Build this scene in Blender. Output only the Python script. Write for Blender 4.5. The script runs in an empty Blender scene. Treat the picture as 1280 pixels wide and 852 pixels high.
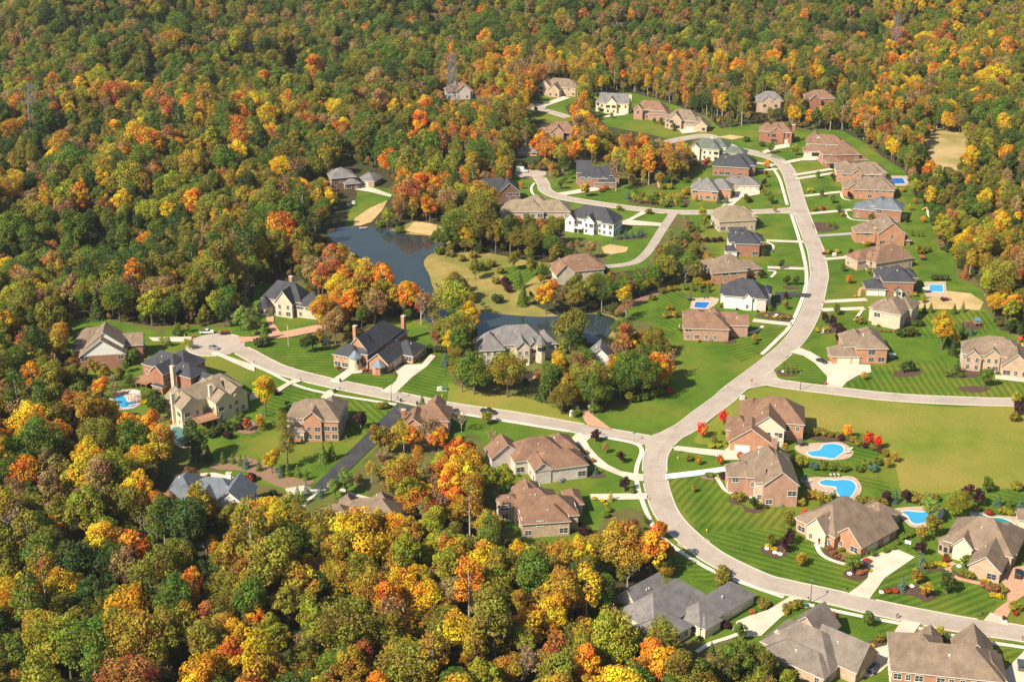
import bpy, bmesh, math, random
import numpy as np
from mathutils import Vector, Matrix
from mathutils.geometry import tessellate_polygon
R = math.radians
SC = bpy.context.scene
COL = SC.collection
rng = random.Random(7)
# ------------------------------------------------------------ camera survey
H_CAM, F_PX, PITCH = 220.0, 1800.0, R(22.32)
CT, ST = math.cos(PITCH), math.sin(PITCH)
WIN = dict(A=(0,330,3.55),B=(300,330,3.55),C=(560,330,3.55),D=(820,230,3.55),E=(920,350,3.55),F=(920,550,3.55),
  I=(560,500,3.55),J=(780,650,3.556),K=(980,650,4.217),L=(820,90,3.55),M=(560,80,3.55),N=(380,180,3.55),
  P=(180,480,3.276),Q=(0,0,2.6625),R=(400,0,2.667),S=(860,0,3.043),T=(0,560,2.909),U=(420,560,2.909),V=(1040,180,3.408),
  a=(820,560,5.325),b=(1000,600,4.557),c=(80,380,4.923),d=(300,380,4.923),e=(580,380,4.923),f=(600,520,5.014),g=(820,340,7.1),h=(1020,240,4.26))
def W(k, x, y):                      # survey window -> photo pixel
    o = WIN[k]; return (o[0]+x/o[2], o[1]+y/o[2])
def WP(k, *xy):
    return [W(k, xy[i], xy[i+1]) for i in range(0, len(xy), 2)]
def PP(*xy):
    return [(xy[i], xy[i+1]) for i in range(0, len(xy), 2)]
def G(px, py):                       # photo pixel -> point on the flat ground
    u, v = (px-640)/F_PX, -(py-426)/F_PX
    dy, dz = CT+v*ST, -ST+v*CT
    t = H_CAM/-dz
    return Vector((u*t, dy*t))
def PX(x, y, z=0.0):                 # world -> photo pixel
    dz = z-H_CAM
    zc = y*CT-dz*ST; yc = y*ST+dz*CT
    return (640+F_PX*x/zc, 426-F_PX*yc/zc, F_PX/zc)
def smooth(a, b, x):
    t = min(1, max(0, (x-a)/(b-a))); return t*t*(3-2*t)
def hill(x, y):                      # rolling wooded terrain outside the flat estate
    if y < 30: return 0.0
    px, py, s = PX(x, y)
    far = smooth(1130, 1750, y)
    left = smooth(420, 120, px)*smooth(440, 250, py) if px < 430 else 0
    left *= smooth(400, 600, y)
    fm = smooth(90, 35, py)
    n = 15*math.sin(x*.016+y*.0105+1.1)+8*math.sin(x*.031-y*.022+.4)+5*math.sin(x*.012-y*.037)
    return far*75 + max(left, fm*.8)*n
# ------------------------------------------------------------ materials
def newmat(name):
    m = bpy.data.materials.new(name); m.use_nodes = True
    nt = m.node_tree; b = nt.nodes['Principled BSDF']
    return m, nt, b
def N(nt, t, **kw):
    n = nt.nodes.new(t)
    for k, v in kw.items():
        if k.startswith('i_'):
            n.inputs[k[2:].replace('_', ' ')].default_value = v
        else: setattr(n, k, v)
    return n
def ramp(nt, fac, stops):
    r = nt.nodes.new('ShaderNodeValToRGB'); e = r.color_ramp.elements
    while len(e) < len(stops): e.new(.5)
    for k, (p, c) in enumerate(stops):
        e[k].position = p; e[k].color = (*c, 1)
    nt.links.new(fac, r.inputs[0]); return r.outputs[0]
def mix(nt, fac, a, b, mode='MIX'):
    m = nt.nodes.new('ShaderNodeMix'); m.data_type = 'RGBA'; m.blend_type = mode
    for sock, v in ((m.inputs[0], fac), (m.inputs[6], a), (m.inputs[7], b)):
        if hasattr(v, 'is_linked'): nt.links.new(v, sock)
        elif isinstance(v, (int, float)): sock.default_value = v
        else: sock.default_value = (*v, 1)
    return m.outputs[2]
def noise(nt, scale, detail=4, vec=None, rough=.55):
    n = N(nt, 'ShaderNodeTexNoise'); n.inputs['Scale'].default_value = scale
    n.inputs['Detail'].default_value = detail; n.inputs['Roughness'].default_value = rough
    if vec is not None: nt.links.new(vec, n.inputs['Vector'])
    return n.outputs['Fac']
def pos(nt):
    return N(nt, 'ShaderNodeNewGeometry').outputs['Position']
def math_(nt, op, a, b=None):
    m = N(nt, 'ShaderNodeMath', operation=op)
    for i, v in enumerate((a, b)):
        if v is None: continue
        if hasattr(v, 'is_linked'): nt.links.new(v, m.inputs[i])
        else: m.inputs[i].default_value = v
    return m.outputs[0]
MAT = {}
def speckle(key, c1, c2, scale, rough=.9, c3=None, s3=.05, bump=0):
    m, nt, b = newmat(key); p = pos(nt)
    col = ramp(nt, noise(nt, scale, 5, p), [(.32, c1), (.68, c2)])
    if c3: col = mix(nt, ramp(nt, noise(nt, s3, 4, p), [(.45, (0,0,0)), (.65, (1,1,1))]), col, c3)
    nt.links.new(col, b.inputs['Base Color']); b.inputs['Roughness'].default_value = rough
    b.inputs['Specular IOR Level'].default_value = .25
    if bump:
        bp = N(nt, 'ShaderNodeBump'); bp.inputs['Strength'].default_value = bump
        nt.links.new(noise(nt, scale*3, 3, p), bp.inputs['Height']); nt.links.new(bp.outputs[0], b.inputs['Normal'])
    MAT[key] = m; return m
speckle('forest_floor', (.030,.034,.012), (.085,.060,.026), .35, c3=(.05,.062,.016), s3=.03)
speckle('road_concrete', (.43,.35,.28), (.49,.405,.33), .6, c3=(.40,.325,.26), s3=.11)
def road_wear():
    m = MAT['road_concrete']; nt = m.node_tree; b = nt.nodes['Principled BSDF']; p = pos(nt)
    base = b.inputs['Base Color'].links[0].from_socket
    vo = N(nt, 'ShaderNodeTexVoronoi'); vo.feature = 'DISTANCE_TO_EDGE'; vo.inputs['Scale'].default_value = .16; nt.links.new(p, vo.inputs['Vector'])
    cr = ramp(nt, vo.outputs['Distance'], [(.0, (.86,.85,.84)), (.014, (1,1,1))])
    blot = ramp(nt, noise(nt, .25, 6, p, .7), [(.55, (1,1,1)), (.75, (.84,.83,.82))])
    wr = N(nt, 'ShaderNodeAttribute'); wr.attribute_name = 'wear'
    wv = math_(nt, 'SUBTRACT', 1.0, math_(nt, 'MULTIPLY', wr.outputs['Fac'], math_(nt, 'ADD', noise(nt, .08, 4, p), .5)))
    cw = N(nt, 'ShaderNodeCombineXYZ')
    for i_ in range(3): nt.links.new(wv, cw.inputs[i_])
    nt.links.new(mix(nt, 1, mix(nt, 1, mix(nt, 1, base, cr, 'MULTIPLY'), blot, 'MULTIPLY'), cw.outputs[0], 'MULTIPLY'), b.inputs['Base Color'])
road_wear()
speckle('kerb_concrete', (.55,.48,.39), (.66,.59,.49), .8)
speckle('walk_concrete', (.62,.55,.44), (.72,.65,.54), .5)
speckle('drive_concrete', (.60,.51,.38), (.70,.61,.47), .3, c3=(.54,.455,.34), s3=.15)
speckle('drive_white', (.66,.64,.60), (.74,.72,.68), .3)
speckle('drive_grey', (.36,.32,.28), (.44,.40,.35), .3)
speckle('asphalt', (.040,.040,.044), (.062,.060,.062), .5, c3=(.075,.07,.07), s3=.2)
speckle('brick_paver', (.46,.24,.14), (.60,.35,.22), 1.2, c3=(.52,.31,.20), s3=.3)
speckle('patio_stone', (.42,.30,.21), (.56,.42,.31), .9)
speckle('bare_soil', (.50,.33,.14), (.62,.43,.21), .25, c3=(.40,.30,.12), s3=.08)
speckle('mulch', (.075,.042,.026), (.125,.075,.05), 1.5)
speckle('mulch_tan', (.22,.13,.075), (.30,.19,.115), 1.5)
speckle('dry_grass', (.25,.19,.045), (.38,.29,.085), .2, c3=(.16,.17,.03), s3=.05)
speckle('verge', (.075,.095,.018), (.15,.155,.028), .18, c3=(.13,.095,.035), s3=.06)
speckle('hay', (.42,.29,.12), (.54,.39,.18), .2, c3=(.26,.22,.06), s3=.05)
def lawn(key, ga, gb, olive, amt, ang=None, period=2.6, contrast=.30):
    m, nt, b = newmat(key); p = pos(nt)
    col = ramp(nt, noise(nt, .09, 5, p, .6), [(.36, ga), (.64, gb)])
    w = ramp(nt, noise(nt, .022, 5, p, .6), [(.62-amt*.4, (0,0,0)), (.80-amt*.3, (1,1,1))])
    col = mix(nt, w, col, olive)
    if ang is not None:
        d = N(nt, 'ShaderNodeVectorMath', operation='DOT_PRODUCT')
        wob = N(nt, 'ShaderNodeVectorMath', operation='MULTIPLY_ADD')
        nz = N(nt, 'ShaderNodeTexNoise'); nz.inputs['Scale'].default_value = .05; nt.links.new(p, nz.inputs['Vector'])
        nt.links.new(nz.outputs['Color'], wob.inputs[0]); wob.inputs[1].default_value = (1.6,1.6,0); nt.links.new(p, wob.inputs[2])
        nt.links.new(wob.outputs[0], d.inputs[0]); d.inputs[1].default_value = (math.cos(R(ang)), math.sin(R(ang)), 0)
        s = math_(nt, 'SINE', math_(nt, 'MULTIPLY', d.outputs['Value'], 2*math.pi/period))
        s = ramp(nt, math_(nt, 'MULTIPLY_ADD', s, .5) if False else math_(nt, 'ADD', math_(nt, 'MULTIPLY', s, .5), .5), [(.3, (1-contrast,)*3), (.7, (1+contrast*.25,)*3)])
        col = mix(nt, math_(nt, 'MULTIPLY_ADD', noise(nt, .04, 3, p), 1.0) if False else 0.9, col, mix(nt, 1.0, col, s, 'MULTIPLY'))
    fine = ramp(nt, noise(nt, 1.4, 3, p), [(.3, (.82,.82,.82)), (.7, (1.14,1.14,1.1))])
    col = mix(nt, 1.0, col, fine, 'MULTIPLY')
    nt.links.new(col, b.inputs['Base Color']); b.inputs['Roughness'].default_value = .95
    b.inputs['Specular IOR Level'].default_value = .1
    MAT[key] = m
GA, GB, GO = (.066,.130,.012), (.115,.182,.017), (.205,.195,.028)
lawn('lawn_plain', GA, GB, GO, .35)
for a_ in (0, 30, 60, 90, 120, 150): lawn('lawn_stripe_%d' % a_, GA, GB, GO, .28, a_)
lawn('field_grass', (.125,.185,.018), (.185,.215,.024), (.29,.235,.05), .62)
def flat(key, c, rough=.5, metal=0, spec=.5):
    m, nt, b = newmat(key); b.inputs['Base Color'].default_value = (*c, 1)
    b.inputs['Roughness'].default_value = rough; b.inputs['Metallic'].default_value = metal
    b.inputs['Specular IOR Level'].default_value = spec
    n = ramp(nt, noise(nt, 2.0, 3, pos(nt)), [(.3, tuple(x*.88 for x in c)), (.7, tuple(min(1, x*1.08) for x in c))])
    nt.links.new(n, b.inputs['Base Color']); MAT[key] = m; return m
def water(key, c, rough=.03, bump=.05, scale=1.2):
    m, nt, b = newmat(key); b.inputs['Roughness'].default_value = rough
    col = ramp(nt, noise(nt, .12, 4, pos(nt)), [(.35, tuple(x*.86 for x in c)), (.65, c)])
    nt.links.new(col, b.inputs['Base Color'])
    bp = N(nt, 'ShaderNodeBump'); bp.inputs['Strength'].default_value = bump; bp.inputs['Distance'].default_value = .1
    nt.links.new(noise(nt, scale, 3, pos(nt)), bp.inputs['Height']); nt.links.new(bp.outputs[0], b.inputs['Normal'])
    MAT[key] = m
water('pond_water', (.032,.046,.045), .03, .025, .35)
water('pool_water', (.05,.38,.66), .05, .35, 1.6)
water('pool_deep', (.02,.17,.55), .06, .2, 2)
water('pool_teal', (.03,.25,.25), .1, .1, 2)
flat('pool_cover', (.08,.19,.17), .7)
# ------------------------------------------------------------ objects
USED = {}
def link(o, parent=None):
    COL.objects.link(o)
    if parent is not None: o.parent = parent
    return o
def tag(o, label=None, cat=None, group=None, kind=None):
    if label: o['label'] = label
    if cat: o['category'] = cat
    if group: o['group'] = group
    if kind: o['kind'] = kind
    return o
def empty(name, loc, rz=0):
    o = bpy.data.objects.new(name, None); o.empty_display_size = .5
    o.location = loc; o.rotation_euler = (0, 0, rz); COL.objects.link(o); return o
class MB:
    "collects faces of one mesh"
    def __init__(s): s.v = []; s.f = []; s.m = []
    def face(s, pts, m=0):
        n = len(s.v); s.v += [tuple(p) for p in pts]; s.f.append(tuple(range(n, n+len(pts)))); s.m.append(m)
    def box(s, x0, x1, y0, y1, z0, z1, m=0, M=None, bottom=True):
        c = [(x0,y0,z0),(x1,y0,z0),(x1,y1,z0),(x0,y1,z0),(x0,y0,z1),(x1,y0,z1),(x1,y1,z1),(x0,y1,z1)]
        if M is not None: c = [tuple(M @ Vector(p)) for p in c]
        n = len(s.v); s.v += c
        fs = [(4,5,6,7),(0,1,5,4),(1,2,6,5),(2,3,7,6),(3,0,4,7)]
        if bottom: fs.append((3,2,1,0))
        for f in fs: s.f.append(tuple(n+i for i in f)); s.m.append(m)
    def tube(s, p, q, r0, r1, k=6, m=0, cap=True):
        p, q = Vector(p), Vector(q); d = (q-p)
        if d.length < 1e-5: return
        d.normalize(); a = d.orthogonal().normalized(); b = d.cross(a); n = len(s.v)
        for c, r in ((p, r0), (q, r1)):
            for i in range(k):
                t = 2*math.pi*i/k; s.v.append(tuple(c+a*(r*math.cos(t))+b*(r*math.sin(t))))
        for i in range(k):
            j = (i+1) % k; s.f.append((n+i, n+j, n+k+j, n+k+i)); s.m.append(m)
        if cap:
            s.f.append(tuple(n+k+i for i in range(k))); s.m.append(m)
            s.f.append(tuple(n+i for i in reversed(range(k)))); s.m.append(m)
    def lathe(s, prof, c=(0,0), k=12, m=0):
        n = len(s.v)
        for r, z in prof:
            for i in range(k):
                t = 2*math.pi*i/k; s.v.append((c[0]+r*math.cos(t), c[1]+r*math.sin(t), z))
        for a in range(len(prof)-1):
            for i in range(k):
                j = (i+1) % k; s.f.append((n+a*k+i, n+a*k+j, n+(a+1)*k+j, n+(a+1)*k+i)); s.m.append(m)
    def mesh(s, name, mats):
        me = bpy.data.meshes.new(name); me.from_pydata(s.v, [], s.f)
        for m in (mats if isinstance(mats, (list, tuple)) else [mats]): me.materials.append(MAT[m] if isinstance(m, str) else m)
        me.polygons.foreach_set('material_index', s.m); me.update(); return me
    def build(s, name, mats, parent=None):
        return link(bpy.data.objects.new(name, s.mesh(name, mats)), parent)
def crv(pts, closed=False, n=6):
    "Catmull-Rom through 2-D points"
    P = [Vector(p) for p in pts]; out = []
    m = len(P)
    for i in range(m if closed else m-1):
        g = (lambda k: P[k % m]) if closed else (lambda k: P[min(max(k, 0), m-1)])
        p0, p1, p2, p3 = g(i-1), g(i), g(i+1), g(i+2)
        for j in range(n):
            t = j/n
            out.append(.5*((2*p1)+(p2-p0)*t+(2*p0-5*p1+4*p2-p3)*t*t+(3*p1-p0-3*p2+p3)*t**3))
    if not closed: out.append(P[-1])
    return out
def inpoly(p, poly):
    x, y = p[0], p[1]; c = False; n = len(poly); j = n-1
    for i in range(n):
        xi, yi = poly[i][0], poly[i][1]; xj, yj = poly[j][0], poly[j][1]
        if (yi > y) != (yj > y) and x < (xj-xi)*(y-yi)/(yj-yi)+xi: c = not c
        j = i
    return c
def poly_area(p):
    return .5*sum(p[i-1][0]*p[i][1]-p[i][0]*p[i-1][1] for i in range(len(p)))
def sheet(name, poly, z, mat, label=None, kind='structure', thick=0, sm=False, cat=None, parent=None, group=None):
    "flat sheet from photo-pixel outline"
    w = [G(*p) for p in poly]
    if sm: w = crv(w, True, 4)
    return wsheet(name, w, z, mat, label, kind, thick, cat, parent, group)
def wsheet(name, w, z, mat, label=None, kind='structure', thick=0, cat=None, parent=None, group=None):
    if poly_area(w) < 0: w = list(reversed(w))
    mb = MB(); n = len(w)
    mb.v = [(p[0], p[1], z) for p in w]
    for t in tessellate_polygon([[Vector((p[0], p[1], 0)) for p in w]]):
        a, b, c = t
        if (w[b][0]-w[a][0])*(w[c][1]-w[a][1])-(w[b][1]-w[a][1])*(w[c][0]-w[a][0]) < 0: b, c = c, b
        mb.f.append((a, b, c)); mb.m.append(0)
    if thick:
        mb.v += [(p[0], p[1], z-thick) for p in w]
        for i in range(n):
            j = (i+1) % n; mb.f.append((i+n, j+n, j, i)); mb.m.append(0)
    o = mb.build(name, mat, parent)
    tag(o, label, cat, group, kind)
    return o
# ------------------------------------------------------------ camera, light
cam = bpy.data.cameras.new('camera'); co = bpy.data.objects.new('camera', cam); COL.objects.link(co)
co.location = (0, 0, H_CAM); co.rotation_euler = (math.pi/2-PITCH, 0, 0)
cam.lens = F_PX/1280*36; cam.sensor_width = 36; cam.clip_start = 1; cam.clip_end = 20000
SC.camera = co
SUN_EL = R(42); SD = Vector((.77*math.cos(SUN_EL), .64*math.cos(SUN_EL), -math.sin(SUN_EL))).normalized()
sl = bpy.data.lights.new('sun', 'SUN'); sl.energy = 4.6; sl.angle = R(.53); sl.color = (1, .915, .76)
so = bpy.data.objects.new('sun', sl); so.rotation_euler = SD.to_track_quat('-Z', 'Y').to_euler(); so.location = (-100, -60, 300); COL.objects.link(so)
w = bpy.data.worlds.new('World'); SC.world = w; w.use_nodes = True
nt = w.node_tree; bg = nt.nodes['Background']
sky = N(nt, 'ShaderNodeTexSky'); sky.sky_type = 'NISHITA'; sky.sun_disc = False
sky.sun_elevation = SUN_EL; sky.sun_rotation = math.atan2(-SD.x, -SD.y)
nt.links.new(sky.outputs[0], bg.inputs[0]); bg.inputs[1].default_value = .075
vs = SC.view_settings; vs.view_transform = 'Standard'; vs.look = 'None'; vs.gamma = 1; vs.use_curve_mapping = False; vs.exposure = .78
SC.cycles.max_bounces = 5; SC.cycles.diffuse_bounces = 2; SC.cycles.glossy_bounces = 2; SC.cycles.transmission_bounces = 3
SC.cycles.transparent_max_bounces = 4; SC.cycles.caustics_reflective = False; SC.cycles.caustics_refractive = False
SC.cycles.use_denoising = True
SC.cycles.volume_bounces = 0
# ------------------------------------------------------------ terrain
def terrain():
    xs = np.concatenate([np.linspace(-2400, -900, 12)[:-1], np.arange(-900, 901, 20), np.linspace(900, 2400, 12)[1:]])
    ys = np.concatenate([np.linspace(-800, 0, 6)[:-1], np.arange(0, 1900, 20), np.linspace(1900, 3200, 12)])
    v = [(float(x), float(y), hill(float(x), float(y))) for y in ys for x in xs]
    nx = len(xs); f = []
    for j in range(len(ys)-1):
        for i in range(nx-1):
            a = j*nx+i; f.append((a, a+1, a+nx+1, a+nx))
    me = bpy.data.meshes.new('ground'); me.from_pydata(v, [], f); me.materials.append(MAT['forest_floor'])
    me.polygons.foreach_set('use_smooth', [True]*len(f)); me.update()
    o = bpy.data.objects.new('ground', me); COL.objects.link(o); o['kind'] = 'structure'
terrain()
# ------------------------------------------------------------ open land traced from the photo (V = open, no wood shows here)
V = {}
V['estate'] = PP(905,160,945,155,985,160,1010,164,1052,163,1080,178,1090,188,1132,214,1138,240,1146,256,1160,266,1166,300,1182,322,1198,350,1226,361,1232,388,1246,410,1262,418,1290,428,1330,440,1330,900,
  1060,900,1000,838,985,816,960,806,930,800,905,796,884,806,866,800,856,786,846,770,838,752,842,728,846,700,838,684,826,664,818,652,808,640,785,634,765,640,757,646,742,668,706,677,672,682,650,672,634,660,628,640,624,600,626,573,606,556,592,540,560,552,512,548,500,530,
  484,545,446,584,438,601,452,612,480,628,506,634,510,645,497,656,470,640,420,620,398,617,362,618,330,604,286,596,262,580,258,560,246,552,214,548,206,520,176,516,140,512,126,492,100,462,86,446,88,404,127,398,186,412,198,418,222,406,260,410,290,408,320,398,316,372,320,356,350,347,372,352,386,366,384,384,392,404,378,424,410,436,441,430,446,420,483,398,534,403,541,436,556,444,562,470,576,490,602,491,653,497,684,507,712,519,757,516,813,504,842,488,846,440,836,423,813,403,768,394,784,381,836,363,846,352,870,366,890,352,890,314,876,298,862,274,845,268,
  832,292,816,322,800,338,764,338,752,312,752,302,708,296,703,274,708,263,680,258,650,262,625,266,622,252,640,240,634,222,650,214,664,212,692,226,716,212,736,204,774,218,786,233,830,238,857,222,864,216,886,206,862,183,876,172)
V['upper_close'] = PP(668,104,722,100,722,124,706,134,716,150,700,158,672,150,655,140,668,132,676,126)
V['upper_row'] = PP(742,117,790,116,822,124,884,146,900,160,912,166,908,170,860,174,842,176,812,168,760,158,744,146)
V['lake_shore'] = PP(403,284,412,270,440,254,444,246,420,236,412,210,446,205,478,214,496,232,494,243,480,252,472,270,472,284,500,291,514,278,548,278,560,290,560,305,540,316,560,318,604,318,640,326,676,332,668,346,650,360,644,383,679,394,650,394,614,386,605,360,577,338,549,346,539,352,520,352,493,343,476,326,464,312,436,304,411,291)
V['lake_foot'] = PP(608,391,650,393,695,396,690,412,655,412,616,422,610,405)
V['lake_end'] = PP(732,393,770,399,757,422,742,427,734,410)
V['hay_field'] = PP(1154,169,1178,166,1204,167,1210,178,1206,190,1200,202,1188,209,1178,196,1164,182)
LAWN_Z = [0]
def lz(): LAWN_Z[0] += 1; return .02+.004*LAWN_Z[0]
sheet('verge_grass', PP(84,400,126,396,190,408,260,405,318,398,316,352,390,345,400,400,440,425,478,395,545,400,600,405,650,425,720,400,775,395,836,350,806,335,760,342,704,300,696,268,640,276,620,250,640,212,700,204,780,190,860,190,870,165,1000,150,1090,182,1140,240,1160,280,1225,355,1250,412,1300,425,1340,900,860,900,820,700,740,720,640,700,600,640,480,650,380,640,200,590,130,520,80,470), .014, 'verge')
sheet('lawn', V['estate'], lz(), 'lawn_plain'); sheet('lawn', V['upper_close'], lz(), 'lawn_plain')
sheet('lawn', V['upper_row'], lz(), 'lawn_plain')
sheet('lawn', PP(405,286,440,256,446,246,446,236,440,230,490,236,494,243,470,262,440,284,425,286), lz(), 'lawn_plain')
sheet('lake_bank', PP(466,292,500,284,520,275,560,284,572,300,556,322,575,316,600,314,660,326,700,330,690,350,672,366,664,380,700,396,750,390,780,398,765,430,735,432,690,412,640,430,590,424,555,410,530,388,500,370,470,350,440,335,420,320,430,300), lz(), 'dry_grass')
sheet('lawn', WP('N', 865,560, 900,545, 1080,530, 1060,560, 960,640, 910,620), lz(), 'lawn_stripe_150')
sheet('bare_bank', WP('N', 218,362, 225,330, 290,285, 370,250, 350,290, 300,345, 250,362), lz(), 'bare_soil')
sheet('bare_bank', WP('N', 450,385, 490,345, 560,352, 640,380, 640,410, 560,405), lz(), 'bare_soil')
sheet('hay_field', PP(1140,166,1178,158,1215,160,1262,172,1262,190,1220,205,1190,222,1160,200), lz(), 'hay', sm=True)
sheet('field', PP(886,556,868,548,905,512,930,492,946,485,985,486,1040,492,1120,503,1200,509,1300,510,1300,611,1240,608,1212,614,1150,618,1128,616,1118,580,1096,548,1060,540,1000,545,984,530,960,540,920,560), lz(), 'field_grass', sm=True)
sheet('field', WP('C', 0,525, 130,570, 330,590, 440,620, 540,670, 620,715, 300,660, 0,610), lz(), 'field_grass')
sheet('field', WP('C', 680,665, 800,620, 960,560, 1000,470, 1040,440, 1110,540, 1090,620, 960,735, 860,750, 740,735), lz(), 'lawn_plain')
# mown lawns with stripes
for ang, poly in (
  (150, WP('a', 85,205, 200,190, 300,190, 390,200, 440,290, 500,320, 500,370, 590,410, 660,420, 740,390, 880,400, 900,430, 860,520, 620,540, 330,560, 230,480, 130,340)),
  (60, WP('a', 335,565, 620,545, 860,525, 980,560, 1030,590, 1010,620, 1060,660, 1110,720, 1270,790, 1250,850, 800,850, 560,745)),
  (60, WP('b', 0,490, 90,430, 130,450, 270,490, 250,540, 350,575, 280,645, 200,630, 0,590)),
  (120, WP('b', 395,660, 470,560, 660,455, 700,500, 830,510, 830,560, 1020,600, 1120,690, 1050,780, 800,740, 500,690)),
  (90, WP('d', 40,240, 200,215, 400,195, 480,270, 690,270, 750,330, 620,380, 610,430, 545,470, 300,395, 110,325)),
  (90, WP('d', 630,490, 700,430, 820,425, 970,435, 950,480, 860,530)),
  (60, WP('d', 960,540, 1180,370, 1200,310, 1290,310, 1270,440, 1210,520, 1240,570, 1120,560)),
  (60, WP('d', 120,700, 200,560, 330,500, 500,545, 400,590, 290,680, 200,760, 60,830)),
  (30, WP('d', 580,565, 720,590, 960,620, 900,690, 780,790, 640,850, 700,700, 620,600)),
  (120, WP('D', 490,420, 520,400, 650,390, 655,480, 540,480)),
  (90, WP('D', 500,345, 520,270, 635,270, 655,370, 560,365)),
  (90, WP('D', 765,340, 925,335, 925,500, 765,510)),
  (60, WP('D', 740,560, 920,570, 880,610, 800,640, 640,715, 700,640)),
  (120, WP('D', 340,690, 480,640, 570,630, 470,745, 380,790, 300,740)),
  (90, WP('E', 165,400, 230,335, 290,335, 360,380, 400,440, 390,460, 240,450, 175,425)),
  (0, WP('E', 470,470, 500,455, 600,410, 600,385, 780,370, 890,350, 930,340, 940,430, 1060,430, 1160,440, 1278,450, 1278,515, 1000,520, 700,505)),
  (0, WP('E', 760,240, 800,140, 900,150, 1000,140, 1100,140, 1170,200, 1100,240, 980,240, 900,260, 800,255)),
  (30, WP('g', 0,180, 300,180, 540,195, 520,215, 300,240, 300,300, 200,345, 0,350)),
  (30, WP('g', 0,370, 90,370, 60,420, 230,430, 230,480, 130,580, 60,500, 0,440)),
  (60, WP('h', 465,20, 540,10, 580,60, 570,120, 620,150, 640,230, 600,280, 560,230, 470,200, 500,110)),
  (60, WP('h', 560,300, 640,270, 700,290, 740,330, 740,440, 760,490, 700,480, 690,440, 560,470, 545,400)),
  (120, WP('L', 635,485, 760,465, 795,510, 820,525, 655,545)),
  (120, WP('L', 505,375, 590,335, 650,380, 580,395)),
  (150, WP('M', 590,590, 760,560, 800,610, 900,640, 760,625)),
  (60, WP('F', 290,140, 420,140, 560,165, 640,165, 690,220, 690,250, 620,215, 500,185, 300,175)),
  (60, WP('E', 480,715, 560,735, 635,760, 620,810, 540,820, 470,800, 520,760)),
  (60, WP('F', 1110,240, 1200,215, 1278,235, 1278,300, 1180,300)),
  (90, WP('J', 230,160, 400,235, 420,300, 330,270, 215,200)),
  (120, WP('J', 700,395, 760,375, 960,430, 930,440, 800,470, 690,440)),
  (120, WP('J', 1010,425, 1225,470, 1190,540, 1090,470)),
  (120, WP('K', 715,580, 1000,645, 1260,695, 1205,770, 1090,690, 820,660, 665,640)),
):
    sheet('lawn', poly, lz(), 'lawn_stripe_%d' % ang)
sheet('bare_yard', WP('E', 770,105, 850,85, 940,50, 1040,60, 1100,100, 1080,135, 880,130, 770,125), lz(), 'bare_soil')
sheet('bare_yard', WP('M', 680,815, 720,800, 800,815, 790,835, 700,850), lz(), 'bare_soil')
sheet('bare_yard', WP('L', 270,290, 330,280, 400,290, 340,302), lz(), 'bare_soil')
sheet('bare_yard', WP('L', 0,480, 60,470, 60,500, 10,515), lz(), 'bare_soil')
# ------------------------------------------------------------ roads with kerbs
ROADS = {}
def ribbon(c, hw):
    n = len(c); L = []; Rr = []
    for i in range(n):
        d = (c[min(i+1, n-1)]-c[max(i-1, 0)]).normalized(); nr = Vector((-d.y, d.x))
        L.append(c[i]+nr*hw); Rr.append(c[i]-nr*hw)
    return L, Rr
def resample(c, step=2.0):
    out = [c[0]]; acc = 0
    for a, b in zip(c, c[1:]):
        d = (b-a).length; t = step-acc
        while t <= d: out.append(a+(b-a)*(t/d)); t += step
        acc = (acc+d) % step
    return out
def strip_mesh(name, c, hw, z, mat, lift=0):
    L, Rr = ribbon(c, hw); mb = MB(); n = len(c)
    mb.v = [(p[0], p[1], z) for p in L]+[(p[0], p[1], z) for p in Rr]
    for i in range(n-1): mb.f.append((n+i, n+i+1, i+1, i)); mb.m.append(0)
    o = mb.build(name, mat); o['kind'] = 'structure'; return o
MAIN = PP(1420,826,1340,806,1280,792,1200,780,1113,763,1040,746,980,733,949,724,892,696,854,666,833,641,822,613,818.5,590,821,566,837,546,858,534,881,516,903,500,920,485,965,451,995,423,1014,388,1023,352,1024,340,1020,314.5,1014,299,999,258,991,230,986,216,976,203,961,196,941,191,920,186,900,178,884,170,857,173,830,178,800,176)
STA = PP(822,553,799,548.5,722,535,644.5,521,560,508.5,491.5,494.5,412.7,478.5,356,464,328,452,306,440,286,432,270,430)
STB = PP(936,476,958,476.5,976,479.6,1032,487,1117,496.5,1202,501,1280,502.5,1380,500)
STC = PP(998,262,955,264.5,900,265,848,265.5,799,261.5,757,256,718,250,695,245,682,238,679,230,674,223,664,218)
STD = PP(842,266,826,290,812,312,797,326,780,331,752,334)
STE = PP(711,147,698,143,680,138,664,135)
def road_strip(c, hw, z):
    "carriageway with gutter dirt, tyre-worn lanes and a centre seam"
    cols = [(-1,.14),(-.90,.05),(-.72,.0),(-.60,.085),(-.46,.03),(-.30,.085),(-.16,.02),(-.03,.02),(0,.15),(.03,.02),(.16,.02),(.30,.085),(.46,.03),(.60,.085),(.72,.0),(.90,.05),(1,.14)]
    k = len(cols); n = len(c); mb = MB(); wear = []
    for i in range(n):
        d = (c[min(i+1, n-1)]-c[max(i-1, 0)]).normalized(); nr = Vector((-d.y, d.x))
        for t, w_ in cols: q = c[i]+nr*hw*t; mb.v.append((q.x, q.y, z)); wear.append(w_)
    for i in range(n-1):
        for j in range(k-1): a = i*k+j; mb.f.append((a, a+k, a+k+1, a+1)); mb.m.append(0)
    mb.f = [tuple(reversed(f)) if True else f for f in mb.f]
    me = mb.mesh('road', 'road_concrete'); at = me.attributes.new('wear', 'FLOAT', 'POINT'); at.data.foreach_set('value', wear)
    if me.polygons[0].normal.z < 0: me.flip_normals()
    o = link(bpy.data.objects.new('road', me)); o['kind'] = 'structure'; return o
KERB_EX = []
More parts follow.
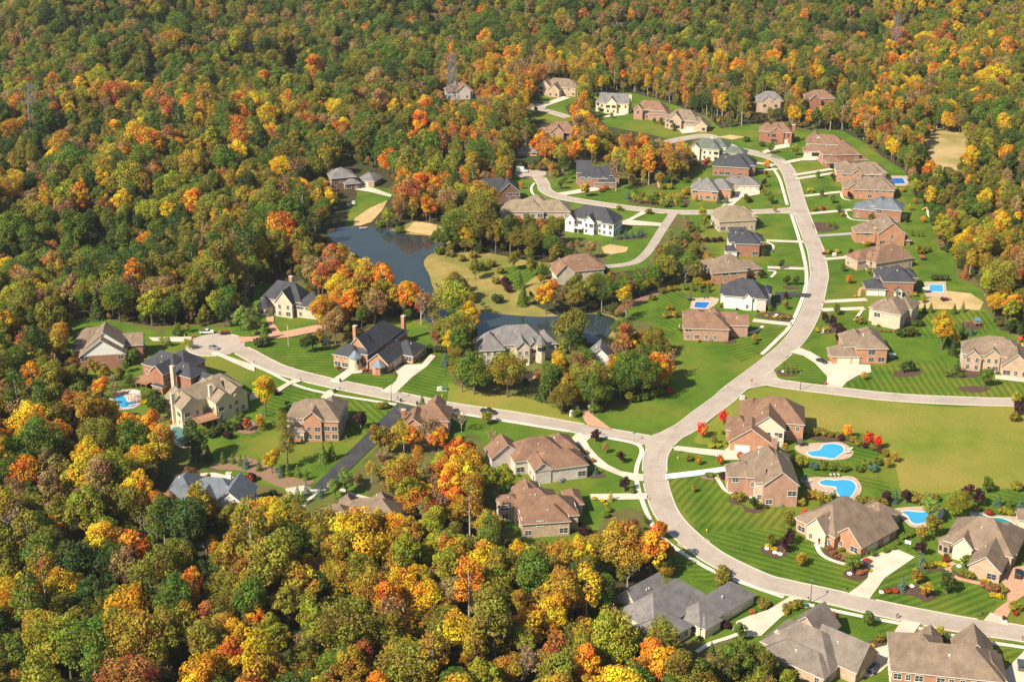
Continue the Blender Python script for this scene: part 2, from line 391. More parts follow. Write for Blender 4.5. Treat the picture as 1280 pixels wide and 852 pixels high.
def road(key, pts, width, z, kerb=True):
    c = resample(crv([G(*p) for p in pts], False, 8), 2.0)
    ROADS[key] = (c, width/2); road_strip(c, width/2, z)
road('main', MAIN, 7.6, .110); road('a', STA, 7.2, .114); road('b', STB, 6.6, .118); road('c', STC, 6.4, .122); road('d', STD, 4.6, .126); road('e', STE, 6.0, .130)
CUL = []
for px, py, r in ((270,431,11.5), (663,217,8.5), (663,134,10)):
    c = G(px, py); CUL.append((c, r))
    wsheet('road', [c+Vector((math.cos(t), math.sin(t)))*r for t in np.linspace(0, 2*math.pi, 41)[:-1]], .134+.004*len(CUL), 'road_concrete')
# rounded junction corners
for k, poly in enumerate((PP(776,544.5,806,547,826,540,846,532,838,548,826,560,812,556), PP(797,552,806,556,807.5,566,811,578,822,570,826,556,812,550),
   PP(913,493,926,488,945,484.5,960,482,945,474,930,478), PP(962,449,967,462,972,472,984,478.5,960,482,946,470), PP(1003,284,996,270,985,267.5,965,267,988,262,1004,268), PP(964,261.5,985,260,992,255,990,249,998,252,1000,264))):
    sheet('road', poly, .160+.004*k, 'road_concrete')
def near_road(p, skip=None, pad=0.):
    for k, (c, hw) in ROADS.items():
        if k == skip: continue
        for q in c[::1]:
            if (q-p).length_squared < (hw+pad)**2: return True
    return any((p-c).length < r+pad for c, r in CUL if skip != 'cul')
DRIVES = []
def drive(poly, mat='drive_concrete', sm=False, z=None, name='driveway'):
    w_ = [G(*p) for p in poly]
    if sm: w_ = crv(w_, True, 4)
    DRIVES.append(w_)
    wsheet(name, w_, (.19+.004*len(DRIVES)) if z is None else z, mat)
def straight(p, q, wd, mat='drive_concrete'):
    a, b = G(*p), G(*q); d = (b-a).normalized(); n_ = Vector((-d.y, d.x))*wd/2
    w_ = [a-n_, b-n_, b+n_, a+n_]; DRIVES.append(w_); wsheet('driveway', w_, .19+.004*len(DRIVES), mat)
drive(WP('d', 545,478, 610,490, 690,430, 745,425, 770,400, 800,370, 830,325, 770,320, 700,375, 620,430))
drive(WP('d', 865,540, 955,552, 1060,450, 1150,385, 1205,320, 1170,310, 1120,370, 1020,375, 950,400, 975,440, 960,475))
drive(PP(497,504,519,509.5,409,614,386,614), 'asphalt')
drive(PP(389,612,408,612,392,619,360,618,356,611,384,606))
drive(PP(408,608,414,604,440,616,470,624,505,634,512,644,500,656,488,648,480,636,450,622), sm=False)
drive(WP('f', 575,140, 600,112, 700,118, 690,140, 668,158, 690,200, 740,255, 800,305, 880,345, 965,360, 1025,365, 1025,408, 970,408, 900,385, 800,345, 700,300, 660,250, 650,215))
drive(WP('f', 690,490, 1050,483, 1045,522, 860,525, 700,525))
drive(PP(840,557,843,563,870,567,893,570,905,575,935,575,950,566,938,556,915,556,905,563,880,561))
drive(PP(831,593,832,599.5,870,595,909,589,915,586,908,583,880,587), 'drive_white')
drive(WP('b', 268,650, 395,678, 480,560, 655,440, 548,392, 420,425, 340,455, 395,505, 385,560, 340,600))
drive(WP('b', 1090,770, 1170,800, 1230,690, 1290,650, 1330,600, 1330,480, 1200,500, 1130,560, 1180,620, 1180,690, 1120,735), 'brick_paver')
drive(WP('b', 1045,800, 1190,832, 1175,795, 1085,755))
drive(WP('J', 738,340, 790,352, 760,390, 700,430, 610,515, 540,520, 480,490, 500,450, 560,425, 640,400))
drive(WP('K', 620,525, 720,545, 640,660, 560,755, 510,800, 440,830, 365,800, 385,740, 400,700, 470,680, 540,660))
drive(WP('K', 1275,680, 1180,780, 1110,860, 1110,900, 1400,900, 1400,700))
drive(WP('E', 238,322, 285,302, 330,320, 390,355, 440,370, 595,378, 600,410, 540,425, 490,455, 470,478, 400,470, 405,430, 350,370, 300,338))
for p, q, wd, m_ in ((W('D',745,524), W('D',935,514), 3.6, 0), (W('D',735,560), W('D',925,553), 3.6, 0), (W('D',750,335), W('D',930,320), 3.4, 0), (W('D',715,232), W('D',872,222), 3.6, 'drive_grey'), (W('D',685,133), W('D',868,116), 3.4, 0), (W('D',660,55), W('D',822,36), 3.4, 0),
   (W('L',622,476), W('L',790,450), 3.6, 0), (W('L',610,460), W('L',780,432), 3.6, 0), (W('L',565,405), W('L',760,366), 4.5, 0), (W('D',670,378), W('D',495,372), 3.4, 0), (W('D',655,259), W('D',490,253), 3.4, 0), (W('D',600,625), W('D',430,607), 3.8, 0),
   (W('L',540,432), W('L',455,440), 3.6, 0), (W('L',530,415), W('L',440,405), 3.4, 0), (W('D',300,112), W('D',392,34), 5, 0), (W('E',1150,432), W('E',1310,450), 4, 0), (W('I',1005,212), W('I',1290,246), 0.1, 0)):
    if wd > 1: straight(p, q, wd, m_ or 'drive_concrete')
drive(WP('D', 690,490, 680,505, 590,500, 555,515, 545,540, 525,540, 530,480, 600,482), 'asphalt')
drive(WP('L', 350,520, 460,525, 460,545, 370,560, 350,550))
drive(WP('L', 470,355, 520,330, 590,318, 595,335, 540,345, 480,365)); drive(WP('L', 640,395, 660,370, 750,368, 750,385, 700,395))
drive(WP('M', 755,705, 800,690, 860,655, 880,665, 815,695, 950,708, 945,722, 760,715)); drive(WP('M', 485,575, 520,585, 690,560, 650,548, 600,555))
drive(WP('M', 405,185, 430,192, 545,152, 510,145)); drive(WP('M', 690,240, 790,228, 780,212, 700,232)); drive(WP('M', 1020,290, 1145,290, 1100,305, 1040,312))
drive(WP('N', 220,185, 240,178, 300,195, 390,228, 385,238, 290,215, 225,205)); drive(WP('A', 660,328, 850,325, 850,350, 680,345), 'drive_concrete')
drive(WP('B', -5,325, 60,325, 200,300, 330,275, 400,270, 400,290, 230,325, 60,345, 0,352), 'brick_paver', name='driveway')
drive(WP('B', 115,240, 150,235, 150,265, 185,310, 150,320, 125,275), 'brick_paver', name='path')
drive(WP('e', 718,655, 745,650, 915,778, 765,752, 740,720), 'brick_paver'); drive(WP('e', 330,435, 440,425, 440,460, 390,490, 340,470), 'brick_paver')
drive(WP('A', 935,395, 960,392, 1130,455, 1130,480, 1100,470)); drive(WP('d', 230,520, 320,470, 390,475, 310,500, 240,545, 60,600, 60,560))
drive(WP('d', 495,580, 530,540, 560,530, 580,555, 545,590))
drive(WP('P', 205,370, 290,365, 370,385, 330,410, 290,420))
# garden walks
def walk(pts, wd=1.5, name='path', mat='walk_concrete', z=.17):
    c = resample(crv([G(*p) for p in pts], False, 6), 1.5); z_ = z+.0013*(len(WALKS) % 12); WALKS.append(c)
    strip_mesh(name, c, wd/2, z_, mat)
WALKS = []
walk(PP(989,268,1000,303,1008,340,1004.5,368,989,405,972,424,951,444), 1.6, 'sidewalk'); walk(PP(962,205,973.5,222,980,242,984,257), 1.6, 'sidewalk')
walk(PP(265,442,300,452,331,462.5,370,481.5,413,492.5,497,506), 1.5, 'sidewalk')
walk(PP(518,510,567,516,660,531,716,540), 1.5, 'sidewalk'); walk(PP(738,543,757,547,788,553,800,558,802,566,797,580,795,592,797,607,803,627,816,657,830,674,856,693,894,715,935,731,984,748), 1.5, 'sidewalk')
walk(PP(1003,754,1061,767,1129,780), 1.5, 'sidewalk'); walk(PP(1148,785,1217,799.5,1290,811,1340,822), 1.5, 'sidewalk')
walk(PP(668,229,664,236,668,244,684,248), 1.3, 'sidewalk')
walk(WP('b', 190,345, 130,355, 100,385, 130,430, 190,460, 275,485), 1.4); walk(WP('b', 880,470, 845,490, 850,530, 900,560, 1030,590, 1120,610), 1.8, mat='brick_paver')
walk(WP('a', 395,180, 430,240, 460,280, 505,305), 1.3); walk(WP('D', 475,630, 450,650, 400,665, 350,670), 1.3); walk(WP('D', 870,225, 880,245, 920,262, 960,268), 1.2)
walk(WP('D', 925,456, 905,470, 900,500), 1.3, mat='brick_paver'); walk(WP('D', 915,558, 900,580, 880,605), 1.3); walk(WP('D', 840,120, 850,145, 880,160, 960,165), 1.3)
walk(WP('D', 495,385, 530,390, 510,415), 1.2); walk(WP('D', 490,258, 520,275, 510,305), 1.2); walk(WP('D', 820,35, 830,65, 870,75), 1.2); walk(WP('J', 545,490, 470,520, 380,550, 310,595), 1.3); walk(WP('J', 1090,560, 1120,580, 1150,560), 1.0)
walk(WP('P', 700,450, 660,490, 630,530), 1.2); walk(WP('h', 590,60, 600,130, 640,140), 1.0)
# kerbs: raised 0.12 m above the gutter, dropped where drives and other roads join
def kerbs():
    for key, (c, hw) in ROADS.items():
        if key == 'd': continue
        for side in (1, -1):
            L, Rr = ribbon(c, hw+.17); e = L if side == 1 else Rr; runs = []; cur = []
            for p in e:
                if near_road(p, key, 1.2) or any(inpoly(p, d_) for d_ in DRIVES):
                    if len(cur) > 2: runs.append(cur)
                    cur = []
                else: cur.append(p)
            if len(cur) > 2: runs.append(cur)
            for r_ in runs:
                a, b = ribbon(r_, .2); mb = MB(); n = len(r_); zt = .21
                for z in (zt, 0.0):
                    mb.v += [(p[0], p[1], z) for p in a]+[(p[0], p[1], z) for p in b]
                for i in range(n-1):
                    mb.f += [(n+i, n+i+1, i+1, i), (i, i+1, 2*n+i+1, 2*n+i), (n+i+1, n+i, 3*n+i, 3*n+i+1)]; mb.m += [0]*3
                o = mb.build('kerb', 'kerb_concrete'); o['kind'] = 'structure'
    for c, r in CUL:
        pts = [c+Vector((math.cos(t), math.sin(t)))*(r+.17) for t in np.linspace(0, 2*math.pi, 60)]
        cur = []
        for p in pts+[None]:
            if p is None or near_road(p, 'cul', .6) or any(inpoly(p, d_) for d_ in DRIVES):
                if len(cur) > 2:
                    a, b = ribbon(cur, .2); mb = MB(); n = len(cur)
                    for z in (.21, 0.0): mb.v += [(q[0], q[1], z) for q in a]+[(q[0], q[1], z) for q in b]
                    for i in range(n-1):
                        mb.f += [(n+i, n+i+1, i+1, i), (i, i+1, 2*n+i+1, 2*n+i), (n+i+1, n+i, 3*n+i, 3*n+i+1)]; mb.m += [0]*3
                    mb.build('kerb', 'kerb_concrete')['kind'] = 'structure'
                cur = []
            else: cur.append(p)
kerbs()
# ------------------------------------------------------------ water
sheet('pond', PP(409,289,424,285,438,284,473,285,507,293,540,296,557,304,550,312,534,320,529,330,536,344,540,358,550,372,572,386,607,391,660,396,695,396,740,393,764,397,770,404,757,422,734,430,700,420,640,420,600,424,560,416,535,402,515,378,495,356,468,338,440,316,416,302), .30, 'pond_water', sm=True)
POOLS = []
def pool(poly, water, deck, label, deck_mat='patio_stone', sm=True, cat='swimming pool', steps=None):
    w_ = [G(*p) for p in poly]
    if sm: w_ = crv(w_, True, 5)
    cx = sum((p for p in w_), Vector((0, 0)))/len(w_)
    e = empty('swimming_pool', (cx.x, cx.y, 0)); tag(e, label, 'swimming pool')
    loc = [p-cx for p in w_]
    wsheet('pool_water', loc, .24, water, kind=None, parent=e)
    if poly_area(loc) < 0: loc.reverse()
    n = len(loc); out = []
    for i in range(n):
        d = (loc[(i+1) % n]-loc[i-1]).normalized(); out.append(loc[i]+Vector((d.y, -d.x))*.45)
    mb = MB(); mb.v = [(p.x, p.y, .34) for p in loc]+[(p.x, p.y, .34) for p in out]+[(p.x, p.y, .1) for p in loc]+[(p.x, p.y, .1) for p in out]
    for i in range(n):
        j = (i+1) % n
        mb.f += [(n+i, n+j, j, i), (i, j, 2*n+j, 2*n+i), (n+j, n+i, 3*n+i, 3*n+j)]; mb.m += [0]*3
    mb.build('coping', 'walk_concrete', e)
    if deck: sheet('patio', deck, .20+.002*len(POOLS), deck_mat, sm=sm)
    POOLS.append(e); return e
pool(WP('E', 320,765, 370,755, 390,735, 430,728, 470,738, 478,760, 455,780, 430,793, 380,787, 335,782), 'pool_water', WP('E', 265,735, 330,725, 400,722, 470,722, 520,760, 500,790, 440,800, 400,800, 330,790, 270,760), 'blue kidney-shaped pool behind the brown-roofed brick house beside the green field')
pool(WP('a', 1090,228, 1140,212, 1200,218, 1240,213, 1300,220, 1330,262, 1290,330, 1230,325, 1200,290, 1195,262, 1110,250), 'pool_water', WP('a', 960,210, 1040,195, 1130,195, 1220,188, 1320,195, 1370,270, 1320,350, 1240,340, 1180,310, 1090,310, 1010,260), 'blue freeform pool with loungers beside the stone-and-brick gabled house')
pool(WP('b', 580,185, 620,178, 700,185, 770,170, 800,185, 780,215, 720,240, 660,252, 630,235, 610,205), 'pool_water', WP('b', 530,165, 690,150, 800,160, 820,200, 760,260, 650,272, 600,240, 560,200), 'pale blue pool half hidden behind young green trees')
pool(WP('b', 990,205, 1030,197, 1080,215, 1150,220, 1215,250, 1210,275, 1130,262, 1050,270, 990,240), 'pool_teal', WP('b', 970,180, 1050,185, 1110,200, 1200,205, 1290,200, 1330,240, 1330,340, 1260,340, 1230,290, 1130,275, 1040,280, 980,250), 'dark teal pool at the right edge behind the taupe-roofed house')
pool(WP('h', 604,495, 676,497, 676,536, 604,530), 'pool_water', WP('h', 575,480, 690,478, 700,560, 580,560), 'small rectangular blue pool beside the charcoal-roofed brick house on the right', 'patio_stone', False)
pool(WP('g', 350,270, 480,272, 440,328, 335,318), 'pool_deep', WP('g', 320,235, 500,225, 560,240, 540,285, 470,335, 300,330), 'square dark blue pool behind the white-walled charcoal-roofed house', 'patio_stone', False)
pool(WP('L', 1040,473, 1095,473, 1108,497, 1052,499), 'pool_deep', WP('L', 1020,462, 1115,462, 1135,505, 1040,510), 'far blue rectangular pool behind the taupe-roofed row', 'patio_stone', False)
pool(WP('c', 290,600, 330,572, 380,575, 390,600, 440,610, 435,632, 370,640, 300,622), 'pool_water', WP('c', 270,590, 340,535, 460,530, 475,600, 440,640, 340,652, 280,625), 'blue kidney pool below the wooden deck of the charcoal-roofed brick house')
pool(WP('c', 665,770, 720,760, 750,800, 750,850, 690,845), 'pool_cover', WP('c', 640,760, 740,735, 780,790, 790,880, 690,870), 'dark green covered pool below the pale yellow house')
# planting beds
def bed(poly, mat='mulch', sm=True):
    sheet('mulch_bed', poly, .16+.0015*(bed.n % 12), mat, sm=sm); bed.n += 1
bed.n = 0
for p in (WP('a', 700,660, 760,650, 880,680, 860,715, 800,735, 730,700), WP('a', 490,330, 560,360, 620,400, 720,395, 690,430, 600,425, 570,385, 490,365), WP('b', 245,530, 300,500, 390,510, 385,545, 340,572, 270,560),
   WP('b', 470,640, 560,600, 680,600, 780,650, 720,695, 640,660), WP('b', 130,390, 180,370, 260,460, 200,455, 140,420), WP('b', 1030,600, 1100,590, 1180,630, 1170,660, 1130,675), WP('b', 690,510, 800,500, 840,520, 700,520), WP('b', 860,500, 900,530, 1010,570, 900,552),
   WP('b', 40,340, 100,310, 180,320, 100,360), WP('E', 185,400, 260,390, 270,420, 200,425), WP('E', 695,415, 740,400, 825,402, 800,425, 710,430), WP('E', 920,415, 980,395, 1070,400, 1070,430, 960,435), WP('E', 985,478, 1060,470, 1130,480, 1090,498, 1010,496),
   WP('E', 350,225, 420,215, 500,215, 400,240), WP('E', 1010,190, 1090,190, 1090,218, 1010,215), WP('E', 340,690, 450,700, 560,715, 650,750, 640,765, 540,735, 420,720, 330,705),
   WP('d', 725,410, 800,400, 960,420, 950,435, 820,430, 730,425), WP('d', 600,390, 690,360, 690,385, 620,420), WP('d', 680,305, 780,315, 770,330, 690,320), WP('d', 1130,340, 1200,310, 1210,325, 1140,380),
   WP('J', 610,120, 700,110, 730,150, 680,170, 620,150), WP('J', 700,410, 800,385, 960,425, 880,450, 720,430), WP('J', 1070,550, 1150,520, 1170,540, 1130,570), WP('J', 600,380, 660,360, 650,400),
   WP('f', 690,350, 780,360, 770,385, 680,385), WP('f', 700,285, 720,300, 690,300), WP('D', 560,460, 600,455, 640,465, 590,470), WP('D', 720,640, 800,620, 800,640, 740,650), WP('D', 460,575, 540,570, 600,585, 560,605, 450,590),
   WP('D', 545,610, 545,600, 600,600, 590,610), WP('D', 700,170, 800,180, 800,205, 715,210), WP('M', 740,770, 870,760, 870,775, 750,780), WP('M', 800,600, 850,625, 1040,632, 1060,600, 900,610), WP('D', 300,685, 350,685, 350,705, 305,705)):
    bed(p)
for p in (WP('P', 280,330, 420,300, 600,380, 700,400, 580,430, 420,360, 300,350), WP('d', 0,700, 80,720, 130,760, 60,800, -20,780), WP('C', 700,210, 830,160, 960,90, 985,105, 880,165, 760,215), WP('a', 300,185, 390,190, 380,210, 310,205)):
    bed(p, 'mulch_tan')
# ------------------------------------------------------------ house materials
def shingle(key, c):
    m, nt, b = newmat(key); p = pos(nt)
    col = ramp(nt, noise(nt, .35, 5, p, .65), [(.30, tuple(x*.70 for x in c)), (.70, tuple(min(1, x*1.22) for x in c))])
    sep = N(nt, 'ShaderNodeSeparateXYZ'); nt.links.new(p, sep.inputs[0])
    rows = ramp(nt, math_(nt, 'FRACT', math_(nt, 'MULTIPLY', sep.outputs['Z'], 3.1)), [(0, (.78,.78,.78)), (.25, (1.04,1.04,1.04)), (1, (.97,.97,.97))])
    col = mix(nt, .8, col, mix(nt, 1, col, rows, 'MULTIPLY'))
    f = ramp(nt, noise(nt, 2.6, 3, p), [(.3, (.86,.86,.86)), (.7, (1.12,1.12,1.12))])
    nt.links.new(mix(nt, 1, col, f, 'MULTIPLY'), b.inputs['Base Color']); b.inputs['Roughness'].default_value = .85
    b.inputs['Specular IOR Level'].default_value = .3; MAT[key] = m
def bricks(key, c, c2, mort):
    m, nt, b = newmat(key); p = pos(nt)
    sep = N(nt, 'ShaderNodeSeparateXYZ'); nt.links.new(p, sep.inputs[0])
    cb = N(nt, 'ShaderNodeCombineXYZ'); nt.links.new(math_(nt, 'ADD', sep.outputs['X'], sep.outputs['Y']), cb.inputs[0]); nt.links.new(sep.outputs['Z'], cb.inputs[1])
    br = N(nt, 'ShaderNodeTexBrick'); nt.links.new(cb.outputs[0], br.inputs['Vector'])
    br.inputs['Color1'].default_value = (*c, 1); br.inputs['Color2'].default_value = (*c2, 1); br.inputs['Mortar'].default_value = (*mort, 1)
    br.inputs['Scale'].default_value = 1.0; br.inputs['Brick Width'].default_value = .42; br.inputs['Row Height'].default_value = .16; br.inputs['Mortar Size'].default_value = .018
    f = ramp(nt, noise(nt, .5, 5, p), [(.3, (.82,.82,.82)), (.7, (1.12,1.12,1.12))])
    nt.links.new(mix(nt, 1, br.outputs['Color'], f, 'MULTIPLY'), b.inputs['Base Color']); b.inputs['Roughness'].default_value = .9
    b.inputs['Specular IOR Level'].default_value = .2; MAT[key] = m
shingle('roof_taupe', (.235,.168,.115)); shingle('roof_brown', (.235,.132,.082)); shingle('roof_charcoal', (.058,.058,.066)); shingle('roof_grey', (.20,.182,.170)); shingle('roof_warmgrey', (.205,.165,.135)); shingle('roof_green', (.135,.155,.120)); shingle('roof_tan', (.27,.205,.135)); shingle('roof_bluegrey', (.15,.165,.185)); shingle('roof_red', (.36,.10,.055))
bricks('brick_red', (.36,.135,.075), (.29,.105,.06), (.40,.27,.2)); bricks('brick_orange', (.50,.215,.105), (.43,.175,.09), (.5,.34,.24)); bricks('brick_tan', (.52,.36,.24), (.44,.30,.20), (.55,.43,.32)); bricks('brick_rose', (.44,.23,.15), (.37,.19,.125), (.5,.36,.27)); bricks('brick_cream', (.62,.50,.36), (.55,.43,.31), (.62,.52,.40)); bricks('stone_cream', (.66,.55,.40), (.56,.46,.33), (.6,.5,.38)); bricks('brick_pale', (.64,.56,.47), (.57,.49,.41), (.64,.56,.48)); bricks('brick_dark', (.22,.10,.07), (.17,.08,.055), (.25,.17,.13))
flat('siding_cream', (.68,.59,.42), .7); flat('siding_white', (.78,.74,.67), .7); flat('siding_yellow', (.66,.57,.36), .7); flat('siding_brown', (.25,.16,.10), .8)
flat('trim_white', (.75,.71,.63), .6); flat('trim_tan', (.60,.50,.38), .6); flat('trim_dark', (.10,.08,.07), .6); flat('garage_cream', (.74,.62,.46), .6); flat('garage_white', (.80,.76,.70), .6); flat('door_red', (.35,.09,.05), .4); flat('door_brown', (.16,.075,.035), .4); flat('metal_turret', (.22,.26,.29), .45, .3); flat('deck_wood', (.36,.19,.10), .8); flat('opening_shade', (.015,.013,.012), .9); flat('sash_grey', (.55,.52,.48), .5)
m, nt, b = newmat('glass'); b.inputs['Base Color'].default_value = (.035,.045,.055,1); b.inputs['Roughness'].default_value = .08; b.inputs['Specular IOR Level'].default_value = .8; MAT['glass'] = m
# ------------------------------------------------------------ shared part meshes
def _win(w, h, frame):
    mb = MB()
    mb.box(-w/2, w/2, -.02, .12, 0, h, 0); me = mb.mesh('window', 'glass')
    fb = MB(); t = .11
    fb.box(-w/2-t, -w/2, -.09, .1, -t, h+t); fb.box(w/2, w/2+t, -.09, .1, -t, h+t); fb.box(-w/2-.003, w/2+.003, -.085, .1, h, h+t); fb.box(-w/2-t-.1, w/2+t+.1, -.16, .1, -t-.05, -.003)
    fb.box(-.04, .04, -.05, .05, 0, h); fb.box(-w/2, w/2, -.045, .05, h*.5-.03, h*.5+.03)
    return me, fb.mesh('window_frame', frame)
WINS = {(k, f): _win(*k, f) for k in ((1.1,1.6), (1.9,1.6), (2.6,1.7), (.9,1.0)) for f in ('trim_white', 'sash_grey')}
def _garage(w, mat):
    mb = MB(); h = 2.3
    for r in range(4): mb.box(-w/2, w/2, -.03-.012*(r % 2), .1, r*h/4+.02, (r+1)*h/4-.01)
    fb = MB(); t = .16
    fb.box(-w/2-t, -w/2-.002, -.1, .1, 0, h+t); fb.box(w/2+.002, w/2+t, -.1, .1, 0, h+t); fb.box(-w/2-.002, w/2+.002, -.095, .1, h, h+t)
    return mb.mesh('garage_door', mat), fb.mesh('door_frame', 'trim_tan')
GAR = {(w_, m_): _garage(w_, m_) for w_ in (2.7, 4.9) for m_ in ('garage_cream', 'garage_white', 'opening_shade')}  # near-black door panels paint in the shade inside open garages
def _door(mat):
    mb = MB(); mb.box(-.5, .5, -.03, .1, 0, 2.2); mb.box(-.3, .3, -.05, -.03, 1.1, 2.0, 1)
    fb = MB(); fb.box(-.62, -.502, -.1, .1, 0, 2.35); fb.box(.502, .62, -.1, .1, 0, 2.35); fb.box(-.5, .5, -.095, .1, 2.203, 2.35); fb.box(-1, 1, -1.2, .05, -.3, .0)
    return mb.mesh('front_door', [mat, 'glass']), fb.mesh('door_frame', 'trim_white')
DOORS = {k: _door(k) for k in ('door_red', 'door_brown')}
vb = MB(); vb.tube((0,0,-.4), (0,0,.5), .11, .11, 8); vb.tube((0,0,.45), (0,0,.6), .2, .14, 8); VENT = vb.mesh('roof_vent', 'trim_white')
def child(name, me, parent, loc, rz=0):
    o = bpy.data.objects.new(name, me); o.location = loc; o.rotation_euler = (0, 0, rz); return link(o, parent)
HOUSES = []; LANDMARKS = []
FOUND = []                        # foundation-planting spots
class Rect:
    def __init__(s, x0, x1, y0, y1, h): s.x0, s.x1, s.y0, s.y1, s.h = x0, x1, y0, y1, h
    def has(s, x, y, pad=0): return s.x0-pad < x < s.x1+pad and s.y0-pad < y < s.y1+pad
def add_roof(mb, x0, x1, y0, y1, h, kind, pitch, ov=.5):
    "kind: hip, gx (gable, ridge along x), gy, flat; material 0 shingle, 1 trim"
    X0, X1, Y0, Y1 = x0-ov, x1+ov, y0-ov, y1+ov; th = .24
    if kind == 'hip':
        w_, d_ = X1-X0, Y1-Y0; r = min(w_, d_)/2; zt = h+pitch*r; cx, cy = (X0+X1)/2, (Y0+Y1)/2
        if w_ >= d_: a, b = (X0+r, cy, zt), (X1-r, cy, zt)
        else: a, b = (cx, Y0+r, zt), (cx, Y1-r, zt)
        c = [(X0,Y0,h),(X1,Y0,h),(X1,Y1,h),(X0,Y1,h)]
        if abs(w_-d_) < .05:
            for i in range(4): mb.face([c[i], c[(i+1)%4], a])
        elif w_ > d_:
            mb.face([c[0],c[1],b,a]); mb.face([c[1],c[2],b]); mb.face([c[2],c[3],a,b]); mb.face([c[3],c[0],a])
        else:
            mb.face([c[0],c[1],a]); mb.face([c[1],c[2],b,a]); mb.face([c[2],c[3],b]); mb.face([c[3],c[0],a,b])
        l = [(p[0], p[1], h-th) for p in c]
        for i in range(4): j = (i+1) % 4; mb.face([l[i], l[j], c[j], c[i]], 1)
        mb.face(list(reversed(l)), 1)
    else:
        sw = kind == 'gy'
        T = (lambda x, y, z: (y, x, z)) if sw else (lambda x, y, z: (x, y, z))
        A0, A1, B0, B1 = (Y0, Y1, X0, X1) if sw else (X0, X1, Y0, Y1)
        m_ = (B0+B1)/2; zt = h+pitch*(B1-B0)/2
        for s0, s1 in ((B0, m_), (B1, m_)):
            top = [T(A0,s0,h), T(A1,s0,h), T(A1,s1,zt), T(A0,s1,zt)]
            bot = [(p[0], p[1], p[2]-th) for p in top]
            if (s0 == B1) != sw: top.reverse(); bot.reverse()
            mb.face(top)
            mb.face(list(reversed(bot)), 1)
            for i in range(4):
                j = (i+1) % 4
                mb.face([bot[i], bot[j], top[j], top[i]], 1)
def house(key, label, short, L, Rp, wings, wall='brick_red', roof='roof_taupe', cat='house', front=None, garage=(), door=None, chim=(), dens=.6, near=None, trim='trim_white', seed=0, vents=4, extra=None, plant=True, group=None):
    """L, Rp: photo pixels of the base corners of the wall that faces the camera; wings: (x0,x1 in widths, y0,y1 in m, eave height, roof kind, pitch[, wall material])
    garage: (wing, face, offset 0..1, door width, n, mat); door: (wing, face, offset); chim: (x0..1, y m, top z, size, mat)"""
    a, b = G(*L), G(*Rp); d = b-a; Wd = d.length; yaw = math.atan2(d.y, d.x)
    if near is None: near = L[1] > 300
    rnd = random.Random(hash(key) % 1000 if False else sum(map(ord, key))+seed)
    e = empty('house', (a.x, a.y, 0), yaw); tag(e, label, cat, group)
    mats = [wall]; rects = []; wm = MB(); rm = MB()
    for i, wg in enumerate(wings):
        x0, x1, y0, y1, h, kind, pitch = wg[:7]; pitch *= 1.16; h += (0.7 if L[1] < 300 else .25) if h > 3.9 else 0; mt = (wg[7] if len(wg) > 7 else None) or wall; gmt = wg[8] if len(wg) > 8 else mt
        if gmt not in mats: mats.append(gmt)
        if mt not in mats: mats.append(mt)
        j = i*.013; x0 = x0*Wd+j; x1 = x1*Wd-j; y0 += j; y1 -= j; h += i*.017
        rects.append(Rect(x0, x1, y0, y1, h)); mi = mats.index(mt)
        c = [(x0,y0),(x1,y0),(x1,y1),(x0,y1)]
        zl = h+pitch*.5-.26 if kind in ('gx', 'gy') else h-.05
        for k in range(4):
            p, q = c[k], c[(k+1) % 4]
            gable = (kind == 'gy' and k in (0, 2)) or (kind == 'gx' and k in (1, 3))
            if gable:
                half = ((x1-x0) if kind == 'gy' else (y1-y0))/2
                m_ = ((p[0]+q[0])/2, (p[1]+q[1])/2)
                wm.face([(*p,-.5),(*q,-.5),(*q,zl),(*p,zl)], mi); wm.face([(*p,zl),(*q,zl),(*m_, zl+pitch*half)], mats.index(gmt))
            else:
                wm.face([(*p,-.5),(*q,-.5),(*q,h-.05),(*p,h-.05)], mi)
        add_roof(rm, x0, x1, y0, y1, h, kind, pitch)
    wm.build('wall', mats, e); ro = rm.build('roof', [roof, trim], e)
    for cx, cy, cz, sz, cm in chim:
        mb = MB(); x = cx*Wd
        mb.box(x-sz/2, x+sz/2, cy-sz/2*.8, cy+sz/2*.8, 0, cz); mb.box(x-sz/2-.1, x+sz/2+.1, cy-sz*.4-.1, cy+sz*.4+.1, cz+.002, cz+.22, 1)
        for o_ in (-.22, .22): mb.tube((x+o_, cy, cz+.2), (x+o_, cy, cz+.6), .16, .14, 8, 1)
        mb.build('chimney', [cm, 'trim_tan'], ro)
    FACE = {'S': (0,-1), 'E': (1,0), 'N': (0,1), 'W': (-1,0)}; ROT = {'S': 0, 'E': math.pi/2, 'N': math.pi, 'W': -math.pi/2}
    def fpt(r, f, t):
        return {'S': (r.x0+t*(r.x1-r.x0), r.y0), 'E': (r.x1, r.y0+t*(r.y1-r.y0)), 'N': (r.x1-t*(r.x1-r.x0), r.y1), 'W': (r.x0, r.y1-t*(r.y1-r.y0))}[f]
    taken = []
    for wi, f, t, gw, n, gm in garage:
        r = rects[wi]; ln = (r.x1-r.x0) if f in 'SN' else (r.y1-r.y0)
        for q in range(n):
            tt = t+(q-(n-1)/2)*(gw+.7)/ln; x, y = fpt(r, f, tt)
            g = child('garage_door', GAR[(gw, gm)][0], e, (x, y, .05), ROT[f])
            if near: child('door_frame', GAR[(gw, gm)][1], g, (0,0,0))
            taken.append((x, y, gw*.7+.6))
    if door:
        wi, f, t = door; x, y = fpt(rects[wi], f, t); dm = 'door_red' if rnd.random() < .3 else 'door_brown'
        g = child('front_door', DOORS[dm][0], e, (x, y, .3), ROT[f]); taken.append((x, y, 1.6))
        if near: child('door_frame', DOORS[dm][1], g, (0,0,0))
